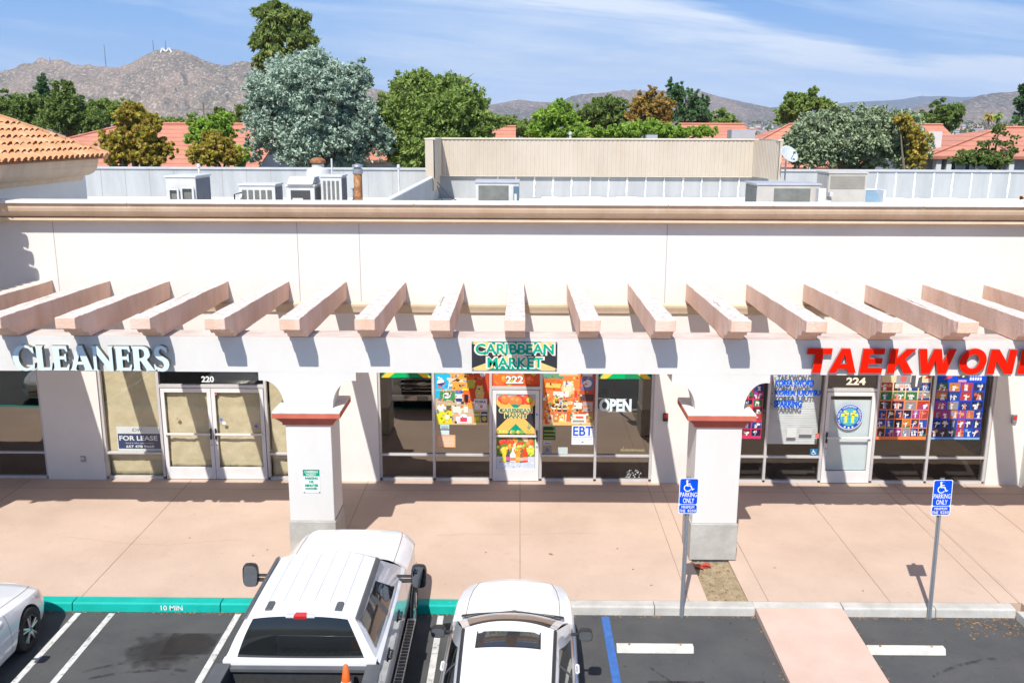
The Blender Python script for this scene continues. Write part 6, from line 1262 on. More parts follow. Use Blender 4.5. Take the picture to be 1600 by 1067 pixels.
# ================================================================== HOUSES BEHIND
def house(lab, X0, X1, Yf, Yb, ze, zr, hl, hr, wall=house_w, wins=(), name='house', o=.5):
    r = thing(name, lab, 'house', ((X0+X1)/2, (Yf+Yb)/2, 0)); mb = MB(); mb.box(X0, X1, Yf, Yb, -.1, ze-.02); ym = (Yf+Yb)/2
    if not hl: mb.prism([(Yf, ze-.02), (Yb, ze-.02), (ym, zr-.12)], X0, X0+.2, 'x')
    if not hr: mb.prism([(Yf, ze-.02), (Yb, ze-.02), (ym, zr-.12)], X1-.2, X1, 'x')
    mb.build('wall', wall, r)
    a, b, c, d = X0-o, X1+o, Yf-o, Yb+o; hy = (Yb-Yf)/2+o; zl = ze-.12
    ra, rb = a+(hy if hl else 0), b-(hy if hr else 0)
    mb = MB(); mb.add([(a,c,zl),(b,c,zl),(b,d,zl),(a,d,zl),(ra,ym,zr),(rb,ym,zr)], [(0,1,5,4),(2,3,4,5)]+([(0,4,3)] if hl else [])+([(1,2,5)] if hr else []))
    mb.build('roof', far_tile, r, solid=.16)
    mb = MB(); mb.tube([(ra, ym, zr+.03), (rb, ym, zr+.03)], .12, 6)
    if hl: mb.tube([(a, c, zl+.03), (ra, ym, zr+.03)], .1, 6)
    if hr: mb.tube([(b, c, zl+.03), (rb, ym, zr+.03)], .1, 6)
    mb.build('ridge_tiles', far_tile, r)
    for (x0, x1, z0, z1) in wins:
        mb = MB(); mb.box(x0, x1, Yf-.04, Yf+.02, z0, z1); w_ = mb.build('window', house_w, r); mb = MB(); mb.box(x0+.08, x1-.08, Yf-.055, Yf-.041, z0+.08, z1-.08); mb.build('pane', winglass, w_)
    return r
hx = lambda x, Y: at(x, 206, Y)[0]
house('red tiled house roof behind the yellowing tree at left', hx(127, 64)-8.0, hx(392, 64), 64, 80, 5.6, 8.35, True, False, house_g)
house('small red tiled roof left of the silver eucalyptus', hx(372, 72), hx(420, 72), 72, 84, 6.2, 8.0, False, False, house_g)
house('red tiled roof glimpsed between the silver and green trees', hx(505, 74), hx(600, 74), 74, 86, 5.8, 8.0, False, False)
house('red tiled gabled house above the beige screen', hx(640, 70), hx(795, 70), 70, 82, 6.2, 8.25, False, False)
house('low red tiled roof peeking right of the beige screen centre', hx(845, 74), hx(930, 74), 74, 84, 6.3, 7.6, False, False)
house('grey gabled house with red tiles near the satellite dish', hx(1090, 76), hx(1180, 76), 76, 88, 6.6, 8.55, False, False, house_g)
r = house('long red tiled roof left of the broad blue green shrub', hx(1232, 75)-7.0, hx(1462, 75), 68, 82, 5.6, 8.5, True, False, house_g)
mb = MB(); x = hx(1157, 74); mb.box(x-.9, x+.9, 73, 74.6, 5, 8.1); mb.build('chimney', house_g, r)
Yh = 58; wx = lambda x: hx(x, Yh)
r = house('grey two storey apartment block with red tiles at right', wx(1466), wx(1466)+23, Yh, Yh+15, 6.65, 8.25, True, True, house_g, [(wx(1478), wx(1486), 5.3, 6.45), (wx(1490), wx(1500), 5.3, 6.45), (wx(1512), wx(1522), 5.4, 6.4), (wx(1560), wx(1572), 5.4, 6.4)], 'apartment_building', .8)
for x in (1466, 1482, 1580): mb = MB(); mb.box(wx(x)-.15, wx(x)+.15, Yh-.55, Yh-.05, -.1, 6.5); mb.build('buttress', house_w, r)
mb = MB(); mb.box(wx(1450), wx(1466), Yh+.5, Yh+8, -.1, 6.9); mb.build('side_wing', house_w, r)
mb = MB(); x = hx(1450, 62); mb.box(x-.4, x+.5, 61, 62, 5, 8.0); mb.build('chimney', house_w, r)
mb = MB()
for x in (1565, 1587): mb.tube([(hx(x, 68), 68, 8), (hx(x, 68), 68, 8.6)], .1, 6)
mb.build('roof_flue', far_tile, r)

# ================================================================== TREES
def leaf_mat(name, cols, transl=.38):
    m = bpy.data.materials.new(name); m.use_nodes = True; t = m.node_tree; b = t.nodes['Principled BSDF']; o = t.nodes['Material Output']
    g_ = N(t, 'ShaderNodeNewGeometry'); cr = N(t, 'ShaderNodeValToRGB'); E_ = cr.color_ramp.elements
    for k, c in enumerate(cols):
        e = E_[k] if k < 2 else E_.new(.5); e.position = k/(len(cols)-1) if len(cols) > 1 else 0; e.color = (*c, 1)
    t.links.new(g_.outputs['Random Per Island'], cr.inputs[0]); t.links.new(cr.outputs[0], b.inputs['Base Color']); b.inputs['Roughness'].default_value = .55; b.inputs['Specular IOR Level'].default_value = .3
    tr = N(t, 'ShaderNodeBsdfTranslucent'); t.links.new(cr.outputs[0], tr.inputs[0]); x = N(t, 'ShaderNodeMixShader'); x.inputs[0].default_value = transl
    t.links.new(b.outputs[0], x.inputs[1]); t.links.new(tr.outputs[0], x.inputs[2]); t.links.new(x.outputs[0], o.inputs[0]); return m
LM = {
 'euc_dark': leaf_mat('olive_eucalyptus_leaves', [(0.129, 0.195, 0.060), (0.315, 0.393, 0.104), (0.481, 0.407, 0.165), (0.221, 0.303, 0.083)]),
 'silver': leaf_mat('silver_leaves', [(0.268, 0.366, 0.273), (0.455, 0.554, 0.425), (0.574, 0.563, 0.545), (0.348, 0.449, 0.360)], .15),
 'green': leaf_mat('mid_green_leaves', [(0.173, 0.267, 0.061), (0.352, 0.449, 0.111), (0.550, 0.540, 0.172), (0.251, 0.358, 0.091)]),
 'lime': leaf_mat('light_green_leaves', [(0.230, 0.368, 0.051), (0.383, 0.554, 0.085), (0.574, 0.600, 0.147), (0.306, 0.462, 0.078)]),
 'deep': leaf_mat('deep_green_leaves', [(0.119, 0.194, 0.053), (0.248, 0.320, 0.078), (0.331, 0.406, 0.106), (0.165, 0.257, 0.063)]),
 'pine': leaf_mat('pine_needles', [(0.088, 0.185, 0.074), (0.146, 0.275, 0.104), (0.222, 0.367, 0.121), (0.124, 0.220, 0.082)]),
 'autumn': leaf_mat('yellowing_leaves', [(0.329, 0.291, 0.048), (0.620, 0.546, 0.064), (0.429, 0.410, 0.064), (0.297, 0.377, 0.064), (0.620, 0.620, 0.095), (0.528, 0.307, 0.095)]),
 'brown': leaf_mat('bronze_leaves', [(0.300, 0.253, 0.066), (0.546, 0.340, 0.080), (0.218, 0.268, 0.049), (0.383, 0.297, 0.080)]),
 'sage': leaf_mat('sage_shrub_leaves', [(0.178, 0.254, 0.132), (0.302, 0.386, 0.221), (0.430, 0.483, 0.288), (0.403, 0.277, 0.176), (0.228, 0.302, 0.165)], .15),
}
def leaves(blobs, n, size, asp, droop=0., seed=0, spray=.5, shell=.55, clump=(.30, .6), per=26):
    """blobs: (x,y,z,rx,ry,rz). Leaves gather in clumps near the blob surfaces; returns MB-like arrays"""
    r = np.random.default_rng(seed); B0 = np.array(blobs, float); sub = []
    for b in B0:                                        # break every mass into smaller ones
        sub.append([*b[:3], *(b[3:]*.72)])
        for _ in range(6):
            d = r.normal(size=3); d /= np.linalg.norm(d); k = .38+.22*r.random(); sub.append([*(b[:3]+d*b[3:]*(1.02-k*.8)), *(b[3:]*k)])
    B = np.array(sub); n = int(n*1.5); size = size*.74; vol = B[:, 3]*B[:, 4]*B[:, 5]; pr = vol**.75; pr /= pr.sum()
    nc = max(8, n//per); ib = r.choice(len(B), nc, p=pr); d = r.normal(size=(nc, 3)); d /= np.linalg.norm(d, axis=1)[:, None]
    rad = (shell+(1.0-shell)*r.random(nc)**.7)*(.86+.30*r.random(nc)); rad = np.where(r.random(nc) < .10, rad*1.13, rad); C = B[ib, :3]+d*B[ib, 3:]*rad[:, None]
    cs = clump[0]+(clump[1]-clump[0])*r.random(nc); mean = np.cbrt(vol[ib]); cs *= np.minimum(mean, 2.2)/2.2*(.7+.8*r.random(nc))
    k = r.integers(0, nc, n); off = r.normal(size=(n, 3)); off /= np.linalg.norm(off, axis=1)[:, None]; off *= (r.random(n)**.45)[:, None]*cs[k][:, None]; off[:, 2] *= .8
    P = C[k]+off
    out_ = off/np.maximum(np.linalg.norm(off, axis=1), 1e-6)[:, None]*spray+d[k]*.5+r.normal(size=(n, 3))*.6; out_[:, 2] -= droop; out_ /= np.linalg.norm(out_, axis=1)[:, None]
    sd = np.cross(out_, r.normal(size=(n, 3))); sd /= np.maximum(np.linalg.norm(sd, axis=1), 1e-6)[:, None]
    L = size*(.6+.8*r.random(n))[:, None]; w_ = L*asp
    V = np.stack([P-out_*L*.5, P+sd*w_*.5, P+out_*L*.5, P-sd*w_*.5], 1)
    return V.reshape(-1, 3), C
def tree(name, lab, base, blobs, n, size, asp, lm, trunk_r=.25, droop=0., seed=0, group=None, limb=7, cat='tree', **kw):
    r = thing(name, lab, cat, (base[0], base[1], 0), group); V, C = leaves(blobs, n, size, asp, droop, seed, **kw); V = V-np.array([base[0], base[1], 0])
    me = bpy.data.meshes.new('crown'); nv = len(V); me.vertices.add(nv); me.vertices.foreach_set('co', V.ravel()); me.loops.add(nv); me.loops.foreach_set('vertex_index', np.arange(nv)); me.polygons.add(nv//4); me.polygons.foreach_set('loop_start', np.arange(0, nv, 4)); me.update(calc_edges=True); me.materials.append(LM[lm])
    o = bpy.data.objects.new('crown', me); COL.objects.link(o); o.parent = r
    q = random.Random(seed); mb = MB(); zc = sum(b[2] for b in blobs)/len(blobs); zb = min(b[2]-b[5] for b in blobs); f = (base[0]+q.uniform(-.3, .3), base[1], max(zb*.9, 1.0))
    mb.tube([(base[0], base[1], -.2), (base[0]+q.uniform(-.1, .1), base[1], f[2]*.5), f], [trunk_r*1.25, trunk_r, trunk_r*.85], 8)
    for b in sorted(blobs, key=lambda b: -b[3])[:limb]:
        e = (b[0], b[1], b[2]+b[5]*.35); m1 = lerp(f, e, .5)+Vector((q.uniform(-.3, .3), q.uniform(-.3, .3), -.15))
        mb.tube([f, tuple(m1), e], [trunk_r*.6, trunk_r*.35, trunk_r*.1], 6)
        for k in range(4):
            t_ = q.uniform(.45, .95); p0 = lerp(m1, e, t_); v = Vector((q.uniform(-1, 1)*b[3], q.uniform(-1, 1)*b[4], q.uniform(-.2, 1)*b[5]))*.75
            mb.tube([tuple(p0), tuple(p0+v*.6+Vector((0, 0, .1))), tuple(p0+v)], [trunk_r*.16, trunk_r*.1, trunk_r*.03], 5)
    mb.build('trunk', bark, r, smooth=True); return r
def px_blobs(L, Y, jy=1.):
    """list of (px, py, rpx, rpy[, dY]) as seen at depth Y"""
    o = []
    for b in L:
        yy = Y+(b[4] if len(b) > 4 else 0); s = yy/F*(1.10 if len(L) > 9 else 1.2); x, _, z = at(b[0], b[1], yy); o.append((x, yy, z, b[2]*s, (b[2]+b[3])/2*s*jy, b[3]*s))
    return o
def T(name, lab, L, Y, n, size, asp, lm, bx_=None, **kw):
    bl = px_blobs(L, Y); x = at(bx_, 206, Y)[0] if bx_ else sum(b[0] for b in bl)/len(bl)
    return tree(name, lab, (x, Y), bl, n, size, asp, lm, **kw)
T('eucalyptus_tree', 'tall dark eucalyptus rising behind the silver tree', [(440,38,34,22),(418,20,20,12),(425,60,22,22),(462,58,20,20),(470,22,12,14),(482,60,14,20),(405,65,14,14),(440,85,26,18),(488,78,10,12),(398,55,8,8),(412,95,16,16),(430,8,14,8)], 78, 17000, .62, .32, 'euc_dark', 438, trunk_r=.5, droop=.7, seed=1, clump=(.35, .8), shell=.3)
T('silver_eucalyptus', 'large silver blue eucalyptus left of the beige screen', [(480,150,72,62),(430,150,44,44),(455,110,42,26),(510,115,44,30),(545,150,34,42),(420,195,36,42),(470,215,60,48),(530,215,50,46),(565,120,18,22),(400,165,18,30),(490,95,30,16),(575,190,26,44),(600,225,20,26),(398,235,16,24)], 56, 56000, .30, .42, 'silver', 470, trunk_r=.42, seed=2, limb=10, per=22, shell=.45)
T('ash_tree', 'broad mid green tree between silver eucalyptus and beige screen', [(675,175,70,50),(640,165,44,40),(672,130,30,24),(710,150,40,34),(740,178,36,34),(620,205,44,50),(680,220,70,44),(740,205,40,24),(600,180,18,22),(700,125,20,12),(655,120,14,10),(768,190,20,18),(640,240,40,26)], 58, 46000, .34, .40, 'green', 670, trunk_r=.4, seed=3, droop=.25, limb=10, per=22, shell=.45)
T('sycamore_tree', 'yellowing sycamore right of the orange tiled wing', [(208,185,26,22),(225,205,26,22),(200,215,30,20),(240,190,14,18),(185,240,34,20),(235,240,34,22),(170,222,18,14),(262,235,16,12),(210,168,16,8),(160,215,10,10)], 50, 15000, .26, .75, 'autumn', 210, trunk_r=.22, seed=4, shell=.3, clump=(.22, .5), per=14)
T('sycamore_tree', 'yellow brown sycamore in front of the small green tree', [(330,238,34,22),(350,225,20,16),(312,245,22,14),(365,245,18,14),(335,215,16,12)], 49, 8500, .25, .75, 'autumn', 335, trunk_r=.2, seed=5, shell=.3, clump=(.22, .5), per=14)
T('young_tree', 'small bright green tree above the yellow brown sycamore', [(325,205,28,20),(345,200,22,18),(310,215,16,16),(335,190,18,10)], 54, 7000, .28, .5, 'lime', 330, trunk_r=.2, seed=6)
T('young_tree', 'small bright green bush left of the silver eucalyptus', [(378,242,14,18),(372,250,12,12)], 52, 2600, .25, .5, 'lime', 378, trunk_r=.15, seed=7)
T('dark_tree', 'dark green tree between the green tree and the silver eucalyptus', [(365,190,24,14),(345,182,18,10),(382,185,16,18),(390,170,12,10)], 84, 6500, .42, .5, 'deep', 365, trunk_r=.3, seed=8)
T('dark_tree', 'dark broad tree at the far left edge', [(20,165,44,18),(55,172,40,20),(30,185,50,24),(-20,165,40,24)], 92, 10500, .5, .5, 'deep', 20, trunk_r=.4, seed=9)
T('dark_tree', 'rounded dark tree right of the narrow cypress', [(105,158,26,24),(118,175,32,22),(95,185,36,18),(135,190,26,18),(110,138,14,10)], 88, 10500, .46, .5, 'deep', 108, trunk_r=.4, seed=10)
T('green_tree', 'dull green tree behind the yellowing sycamore', [(165,172,28,14),(185,175,22,16),(150,182,24,14),(205,178,18,12)], 100, 6500, .5, .5, 'green', 170, trunk_r=.35, seed=11)
T('cypress_tree', 'narrow dark cypress rising at the left', [(65,125,6,11),(65,140,9,12),(67,155,10,12),(76,152,7,8)], 96, 3400, .42, .4, 'pine', 66, trunk_r=.3, seed=12)
T('green_tree', 'round light green tree right of the beige screen end', [(860,190,26,20),(880,175,20,14),(845,200,24,14),(890,198,24,16),(875,165,10,8),(865,210,40,10)], 66, 9500, .36, .5, 'lime', 868, trunk_r=.3, seed=13)
T('green_tree', 'low green tree at the foot of the distant hills', [(800,192,16,8),(785,190,18,8),(830,195,14,8)], 110, 2800, .5, .5, 'green', 795, trunk_r=.3, seed=14)
T('dark_tree', 'dense dome shaped dark tree above the beige screen', [(940,180,36,24),(920,190,24,18),(965,185,26,22),(945,165,24,12)], 84, 9500, .42, .5, 'deep', 943, trunk_r=.35, seed=15)
T('bronze_tree', 'bronze brown tree between the dome tree and the pine', [(1015,170,22,22),(995,165,12,14),(1032,165,16,18),(1010,185,34,14),(1014,145,10,10),(1040,180,16,14),(990,185,14,10),(1000,148,6,8)], 76, 8000, .36, .55, 'brown', 1015, trunk_r=.3, seed=16, shell=.3)
T('pine_tree', 'dark green pine right of the bronze tree', [(1070,158,20,22),(1060,140,12,14),(1090,172,20,16),(1075,185,30,12),(1048,150,8,16),(1100,160,9,10),(1046,132,5,8)], 86, 8000, .42, .35, 'pine', 1070, trunk_r=.35, seed=17)
T('hedge_tree', 'bright green low tree along the top of the beige screen', [(950,206,36,10),(1000,204,34,12),(1045,205,34,10),(1085,208,26,9),(1020,200,20,10),(1110,206,16,8),(925,210,22,8)], 62, 10000, .32, .5, 'lime', 1010, trunk_r=.25, seed=18)
T('green_tree', 'airy green tree behind the broad blue green shrub', [(1245,170,24,18),(1265,160,20,14),(1285,168,20,14),(1270,148,8,10),(1240,152,12,9),(1225,182,14,12),(1305,170,12,8)], 84, 8000, .42, .5, 'green', 1260, trunk_r=.3, seed=19, shell=.35)
T('blue_green_tree', 'broad blue green shrub tree behind the right grey wall', [(1280,215,46,40),(1330,205,50,40),(1385,210,46,40),(1250,225,26,34),(1310,182,30,16),(1360,178,30,16),(1425,225,26,34),(1340,235,80,26),(1395,185,16,12),(1285,190,20,14)], 54, 38000, .26, .5, 'sage', 1335, trunk_r=.35, seed=20, limb=9, per=20, shell=.45)
T('bronze_tree', 'orange brown sapling at the right end of the shrub', [(1420,200,16,16),(1435,225,16,24),(1432,245,16,16),(1405,190,14,10)], 52, 3600, .26, .6, 'autumn', 1428, trunk_r=.15, seed=21, per=14)
T('dark_tree', 'round dark tree left of the apartment block', [(1475,180,26,16),(1470,168,18,10),(1492,180,14,14),(1455,190,16,10),(1480,195,20,10)], 92, 6000, .46, .5, 'deep', 1475, trunk_r=.35, seed=22)
T('layered_pine', 'dark layered pine in front of the apartment block', [(1545,222,20,8),(1560,207,14,7),(1530,240,34,8),(1570,238,22,9),(1548,250,46,8),(1560,198,8,6),(1510,248,26,8),(1585,215,8,5),(1575,224,16,6)], 50, 9500, .20, .5, 'deep', 1552, trunk_r=.22, seed=23, shell=.2, clump=(.2, .4))
T('tall_conifer', 'tall dark conifer at the right edge', [(1602,150,14,16),(1606,175,18,18),(1612,195,24,18),(1600,140,8,8)], 88, 5000, .42, .4, 'pine', 1606, trunk_r=.3, seed=24)
T('green_tree', 'hazy green tree far behind the left red tiled roof', [(250,190,24,10),(225,188,22,12),(280,192,24,9),(300,186,14,12)], 130, 4500, .6, .5, 'green', 255, trunk_r=.35, seed=41)
T('green_tree', 'low green tree filling the gap right of the broad green tree', [(790,200,20,12),(770,205,24,14),(815,203,16,12)], 82, 5200, .4, .5, 'green', 790, trunk_r=.3, seed=42)
T('green_tree', 'dull green tree between the round light tree and the dome tree', [(905,196,20,16),(890,188,12,12),(920,200,18,12)], 90, 4500, .42, .5, 'green', 905, trunk_r=.3, seed=43)
T('green_tree', 'soft green tree right of the dark pine', [(1120,188,18,14),(1135,195,18,10),(1108,195,18,12)], 100, 4200, .46, .5, 'green', 1120, trunk_r=.3, seed=44)
T('dark_tree', 'dim green tree low behind the apartment block chimney', [(1440,188,20,12),(1415,184,16,12),(1462,194,14,8)], 112, 3800, .5, .5, 'deep', 1440, trunk_r=.3, seed=45)
# two fan palms
for x, lab in ((1545, 'left one of two distant palms above the apartment roof'), (1559, 'right one of two distant palms above the apartment roof')):
    Y = 190; X_, _, Zt = at(x, 182, Y); r = thing('palm_tree', lab, 'palm tree', (X_, Y, 0), 'distant fan palms'); mb = MB(); mb.tube([(X_, Y, 0), (X_+.1, Y, Zt*.6), (X_, Y, Zt)], [.32, .25, .22], 8); mb.build('trunk', bark, r)
    mb = MB(); q = random.Random(x)
    for k in range(46):
        a = q.uniform(0, 6.28); el = q.uniform(-1.2, 1.2); L = q.uniform(.9, 1.5); d = Vector((math.cos(a)*math.cos(el), math.sin(a)*math.cos(el), math.sin(el))); s_ = d.orthogonal().normalized()*.22; p0 = Vector((X_, Y, Zt)); p1 = p0+d*L*.6; p2 = p0+d*L+Vector((0, 0, -.4))
        mb.add([p0, p1+s_, p2, p1-s_], [(0,1,2,3)])
    mb.build('crown', LM['autumn'] if x == 1545 else LM['green'], r)

# ================================================================== HILLS
CP = math.cos(_p)
def vnoise(x, y, seed):
    xi, yi = np.floor(x).astype(int), np.floor(y).astype(int); fx, fy = x-xi, y-yi; fx = fx*fx*(3-2*fx); fy = fy*fy*(3-2*fy)
    h = lambda a, b: (np.sin(a*127.1+b*311.7+seed*74.7)*43758.5453) % 1
    return (h(xi, yi)*(1-fx)+h(xi+1, yi)*fx)*(1-fy)+(h(xi, yi+1)*(1-fx)+h(xi+1, yi+1)*fx)*fy
def fbm(x, y, seed, o=5):
    s = 0; a = .5
    for k in range(o): s = s+a*vnoise(x*2**k, y*2**k, seed+k); a *= .5
    return s
def hills(name, prof, D0, D1, D2, m_, seed, rough=.13, nx=420, ny=90, base=-4):
    px = np.array([p[0] for p in prof], float); py = np.array([p[1] for p in prof], float)
    xs = np.linspace(px[0], px[-1], nx); rid = np.interp(xs, px, py); tt = np.linspace(0, 1, ny); V = np.zeros((nx, ny, 3))
    for i in range(nx):
        d = D0+(D2-D0)*tt; Hr = (HY-rid[i])*D1/F*CP*CP+CAMH
        tp = (D1-D0)/(D2-D0); s = np.where(tt < tp, tt/tp, 1-(tt-tp)/(1-tp)*.8); s = np.clip(s, 0, 1); s = s**1.15
        X_ = at(xs[i], HY, 1.)[0]*d
        n = fbm(np.full(ny, xs[i]*.02*1.0), d/(D1*.045), seed)-.5; n2 = fbm(np.full(ny, xs[i]*.11), d/(D1*.012), seed+9, 4)-.5
        env = np.minimum(1, (tt*6))*np.where(tt < tp, np.clip((tp-tt)*5, .12, 1), 1)
        V[i, :, 0] = X_; V[i, :, 1] = d; V[i, :, 2] = base+(Hr-base)*s+Hr*(n*rough*3.2+n2*rough*.9)*env
    mb = MB(); mb.v = [tuple(p) for p in V.reshape(-1, 3)]; mb.f = [(i*ny+j, (i+1)*ny+j, (i+1)*ny+j+1, i*ny+j+1) for i in range(nx-1) for j in range(ny-1)]; mb.m = [0]*len(mb.f)
    return struct(mb.build(name, m_, smooth=True)), V
def hill_mat(name, a, b, rock, sc):
    m = bpy.data.materials.new(name); m.use_nodes = True; t = m.node_tree; bs = t.nodes['Principled BSDF']; bs.inputs['Roughness'].default_value = 1; bs.inputs['Specular IOR Level'].default_value = 0
    tc_ = N(t, 'ShaderNodeTexCoord'); mp = N(t, 'ShaderNodeMapping'); mp.inputs['Scale'].default_value = (1, .35, 1.3); t.links.new(tc_.outputs['Object'], mp.inputs[0])
    class co: outputs = {'Object': mp.outputs[0]}
    def ns(s, d, lo, hi):
        n = N(t, 'ShaderNodeTexNoise'); n.inputs['Scale'].default_value = s; n.inputs['Detail'].default_value = d; n.inputs['Roughness'].default_value = .7; t.links.new(co.outputs['Object'], n.inputs['Vector'])
        r = N(t, 'ShaderNodeMapRange'); r.inputs[1].default_value = lo; r.inputs[2].default_value = hi; t.links.new(n.outputs['Fac'], r.inputs[0]); return r.outputs[0]
    x1 = N(t, 'ShaderNodeMix', data_type='RGBA'); x1.inputs['A'].default_value = (*a, 1); x1.inputs['B'].default_value = (*b, 1); t.links.new(ns(sc*.45, 7, .40, .6), x1.inputs['Factor'])
    x2 = N(t, 'ShaderNodeMix', data_type='RGBA'); t.links.new(x1.outputs['Result'], x2.inputs['A']); x2.inputs['B'].default_value = (*rock, 1); t.links.new(ns(sc*11.0, 5, .51, .66), x2.inputs['Factor'])
    t.links.new(x2.outputs['Result'], bs.inputs['Base Color'])
    n = N(t, 'ShaderNodeTexNoise'); n.inputs['Scale'].default_value = sc*5; n.inputs['Detail'].default_value = 8; t.links.new(co.outputs['Object'], n.inputs['Vector']); bp = N(t, 'ShaderNodeBump'); bp.inputs['Strength'].default_value = .7; bp.inputs['Distance'].default_value = 9; t.links.new(n.outputs['Fac'], bp.inputs['Height']); t.links.new(bp.outputs[0], bs.inputs['Normal'])
    return m
HM = hill_mat('boulder_hill', (.235, .175, .13), (.125, .11, .08), (.47, .39, .30), .012)
HM2 = hill_mat('far_hill', (.20, .155, .125), (.11, .10, .08), (.36, .30, .25), .008)
HM3 = hill_mat('distant_range', (.12, .12, .12), (.09, .10, .09), (.2, .2, .19), .003)
_, VL = hills('near_hills', [(-700,150),(-400,135),(-150,122),(0,118),(40,108),(70,103),(100,102),(150,106),(195,106),(215,100),(235,90),(252,82),(270,79),(290,80),(310,88),(340,101),(362,104),(385,104),(440,112),(520,124),(600,142),(680,165),(740,185),(790,200)], 2300, 3000, 3700, HM, 3)
hills('centre_hills', [(640,206),(700,185),(760,165),(780,161),(812,155),(832,158),(870,160),(900,150),(932,145),(965,141),(1000,143),(1050,139),(1092,141),(1120,149),(1160,158),(1200,166),(1230,178),(1270,192),(1330,206)], 3300, 4300, 5200, HM2, 5, .07)
hills('right_hills', [(1330,206),(1390,182),(1430,164),(1452,160),(1475,163),(1490,164),(1512,152),(1545,145),(1575,142),(1600,137),(1700,128),(1850,122),(2100,130),(2400,150)], 2700, 3600, 4400, HM2, 8, .07)
hills('distant_range', [(900,200),(1100,172),(1200,166),(1290,160),(1350,157),(1400,153),(1440,149),(1490,149),(1530,148),(1600,150),(1800,158),(2200,180)], 7000, 8000, 8800, HM3, 12, .04, 200, 40)
# letter M and masts on the summit
def on_hill(x, y):                                     # first hit of the pixel ray on the near hills
    best = None; i = int(np.clip(round((x+700)/1490*419), 0, 419))
    d = VL[i, :, 1]; zz = VL[i, :, 2]; ray = CAMH+(HY-y)/F*CP*CP*d
    k = np.argmax(zz > ray); k = k if zz[k] > ray[k] else int(np.argmax(zz)); return np.array([at(x, HY, 1.)[0]*d[k], d[k]-6, max(zz[k], ray[k])])
mb = MB(); c0 = on_hill(271, 85); sc_ = c0[1]/F
for a, b in (((-8, -3.5), (-5.5, 3.2)), ((-5.5, 3.2), (0, -2)), ((0, -2), (5, 3.2)), ((5, 3.2), (8.5, -3.0))):
    p0 = Vector(c0)+Vector((a[0]*sc_, -8, a[1]*sc_)); p1 = Vector(c0)+Vector((b[0]*sc_, -8, b[1]*sc_)); w_ = .85*sc_; n = Vector((-(p1-p0).z, 0, (p1-p0).x)).normalized()*w_
    mb.add([p0+n, p1+n, p1-n, p0-n, p0+n+Vector((0, 6, 0)), p1+n+Vector((0, 6, 0)), p1-n+Vector((0, 6, 0)), p0-n+Vector((0, 6, 0))], [(0,1,2,3),(4,7,6,5),(0,4,5,1),(2,6,7,3),(1,5,6,2),(3,7,4,0)])
tag(mb.build('hill_letter', mat('whitewash', (.85, .85, .84), .9)), 'giant white letter M just below the hill summit', 'landmark letter')
for x, yb, yt, lab in ((176, 104, 77, 'tallest thin radio mast on the left ridge'), (251, 80, 69, 'short radio mast left of the letter M'), (91, 103, 97, 'tiny radio mast on the far left ridge'), (270, 79, 70, 'thin whip aerial above the letter M')):
    q = on_hill(x, yb+1); s = q[1]/F; h = (yb-yt+2)*s; mb = MB(); w_ = 1.1*s*.8
    for dx in (-.5, .5): mb.tube([(q[0]+dx*w_, q[1], q[2]-6), (q[0]+dx*w_*.25, q[1], q[2]+h)], .30*s, 5)
    for k in range(6): z = q[2]+h*k/6; mb.tube([(q[0]-.5*w_*(1-.75*k/6), q[1], z), (q[0]+.5*w_*(1-.75*(k+1)/6), q[1], z+h/6)], .18*s, 4)
    tag(mb.build('radio_mast', mat('mast_steel', (.12, .13, .16), .6)), lab, 'radio mast')
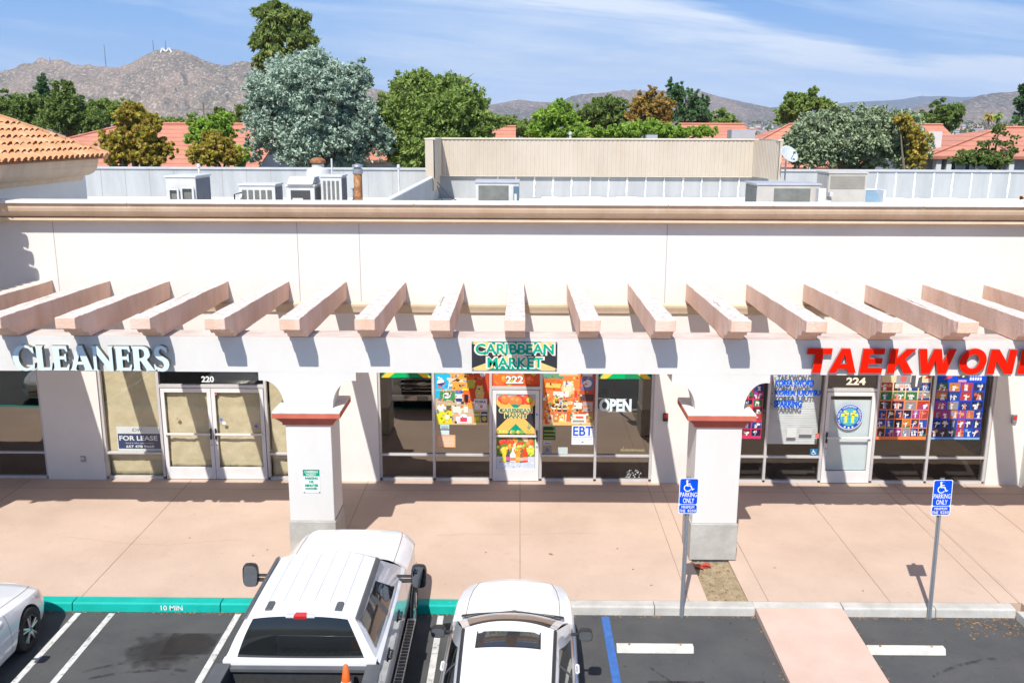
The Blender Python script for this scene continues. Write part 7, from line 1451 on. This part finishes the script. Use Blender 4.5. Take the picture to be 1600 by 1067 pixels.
# far town at the foot of the hills: roofs and trees too many to count
mb = MB(); q = random.Random(3)
def town(xa, xb, n, Da, Db):
    for _ in range(n):
        x = q.uniform(xa, xb); D = q.uniform(Da, Db); X_ = (x-VPX)/F*CP*D; s = q.uniform(4, 9); z = -2+max(0, (D-Da))*.028; h = q.uniform(3.5, 6.5); m_ = q.choice((0, 0, 0, 1, 2)); mb.box(X_-s, X_+s, D, D+8, z-3, z+h, m_); mb.prism([(D-1, z+h), (D+9, z+h), (D+4, z+h+2)], X_-s-1, X_+s+1, 'x', 2 if q.random() < .5 else 1)
town(225, 320, 110, 1500, 2250); town(1490, 1640, 120, 1600, 2650); town(1150, 1220, 30, 1700, 2600); town(-120, 60, 40, 1600, 2250)
tag(mb.build('far_town', [house_w, mat('far_roof_grey', (.30, .28, .27), .9), mat('far_roof_red', (.40, .2, .14), .9)]), 'pale houses of a far town along the foot of the hills', 'town', None, 'stuff')
bl = []
for (xa, xb, n, Da, Db) in ((225, 330, 120, 1300, 2250), (1380, 1640, 240, 1100, 2700), (760, 860, 60, 900, 2000), (1130, 1230, 60, 1200, 2600), (-100, 100, 60, 1300, 2200)):
    for _ in range(n):
        D = q.uniform(Da, Db); s = q.uniform(3, 6.5); bl.append(((q.uniform(xa, xb)-VPX)/F*CP*D, D, 3+max(0, D-Da)*.026, s, s, s*.8))
V, _ = leaves(bl, 26000, 3.2, .7, 0, 77, per=30, clump=(.9, 1.8), shell=.3)
me = bpy.data.meshes.new('far_woods'); nv = len(V); me.vertices.add(nv); me.vertices.foreach_set('co', V.ravel()); me.loops.add(nv); me.loops.foreach_set('vertex_index', np.arange(nv)); me.polygons.add(nv//4); me.polygons.foreach_set('loop_start', np.arange(0, nv, 4)); me.update(calc_edges=True); me.materials.append(LM['deep'])
o = bpy.data.objects.new('far_woods', me); COL.objects.link(o); tag(o, 'scattered dark trees among the far town houses', 'woods', None, 'stuff')
# pole behind the left trees
x, _, zt = at(317, 160, 150); mb = MB(); mb.tube([(x, 150, 0), (x, 150, zt)], [.2, .12], 6); mb.box(x-1, x+1, 149.95, 150.05, zt-1.2, zt-1.0); tag(mb.build('utility_pole', bark), 'lone dark utility pole above the left tree line', 'utility pole')

# ================================================================== HAZE
mb = MB(); mb.box(-11000, 11000, -3500, 11500, -12, 620)
hz = mb.build('haze', []); hz['kind'] = 'stuff'; hz['label'] = 'thin blue summer haze over the valley'; hz['category'] = 'haze'
m = bpy.data.materials.new('haze_air'); m.use_nodes = True; t = m.node_tree; t.nodes.clear(); o = N(t, 'ShaderNodeOutputMaterial'); v = N(t, 'ShaderNodeVolumePrincipled')
v.inputs['Color'].default_value = (.60, .75, 1.0, 1); v.inputs['Density'].default_value = .00008; v.inputs['Anisotropy'].default_value = .0
t.links.new(v.outputs[0], o.inputs['Volume']); hz.data.materials.append(m)
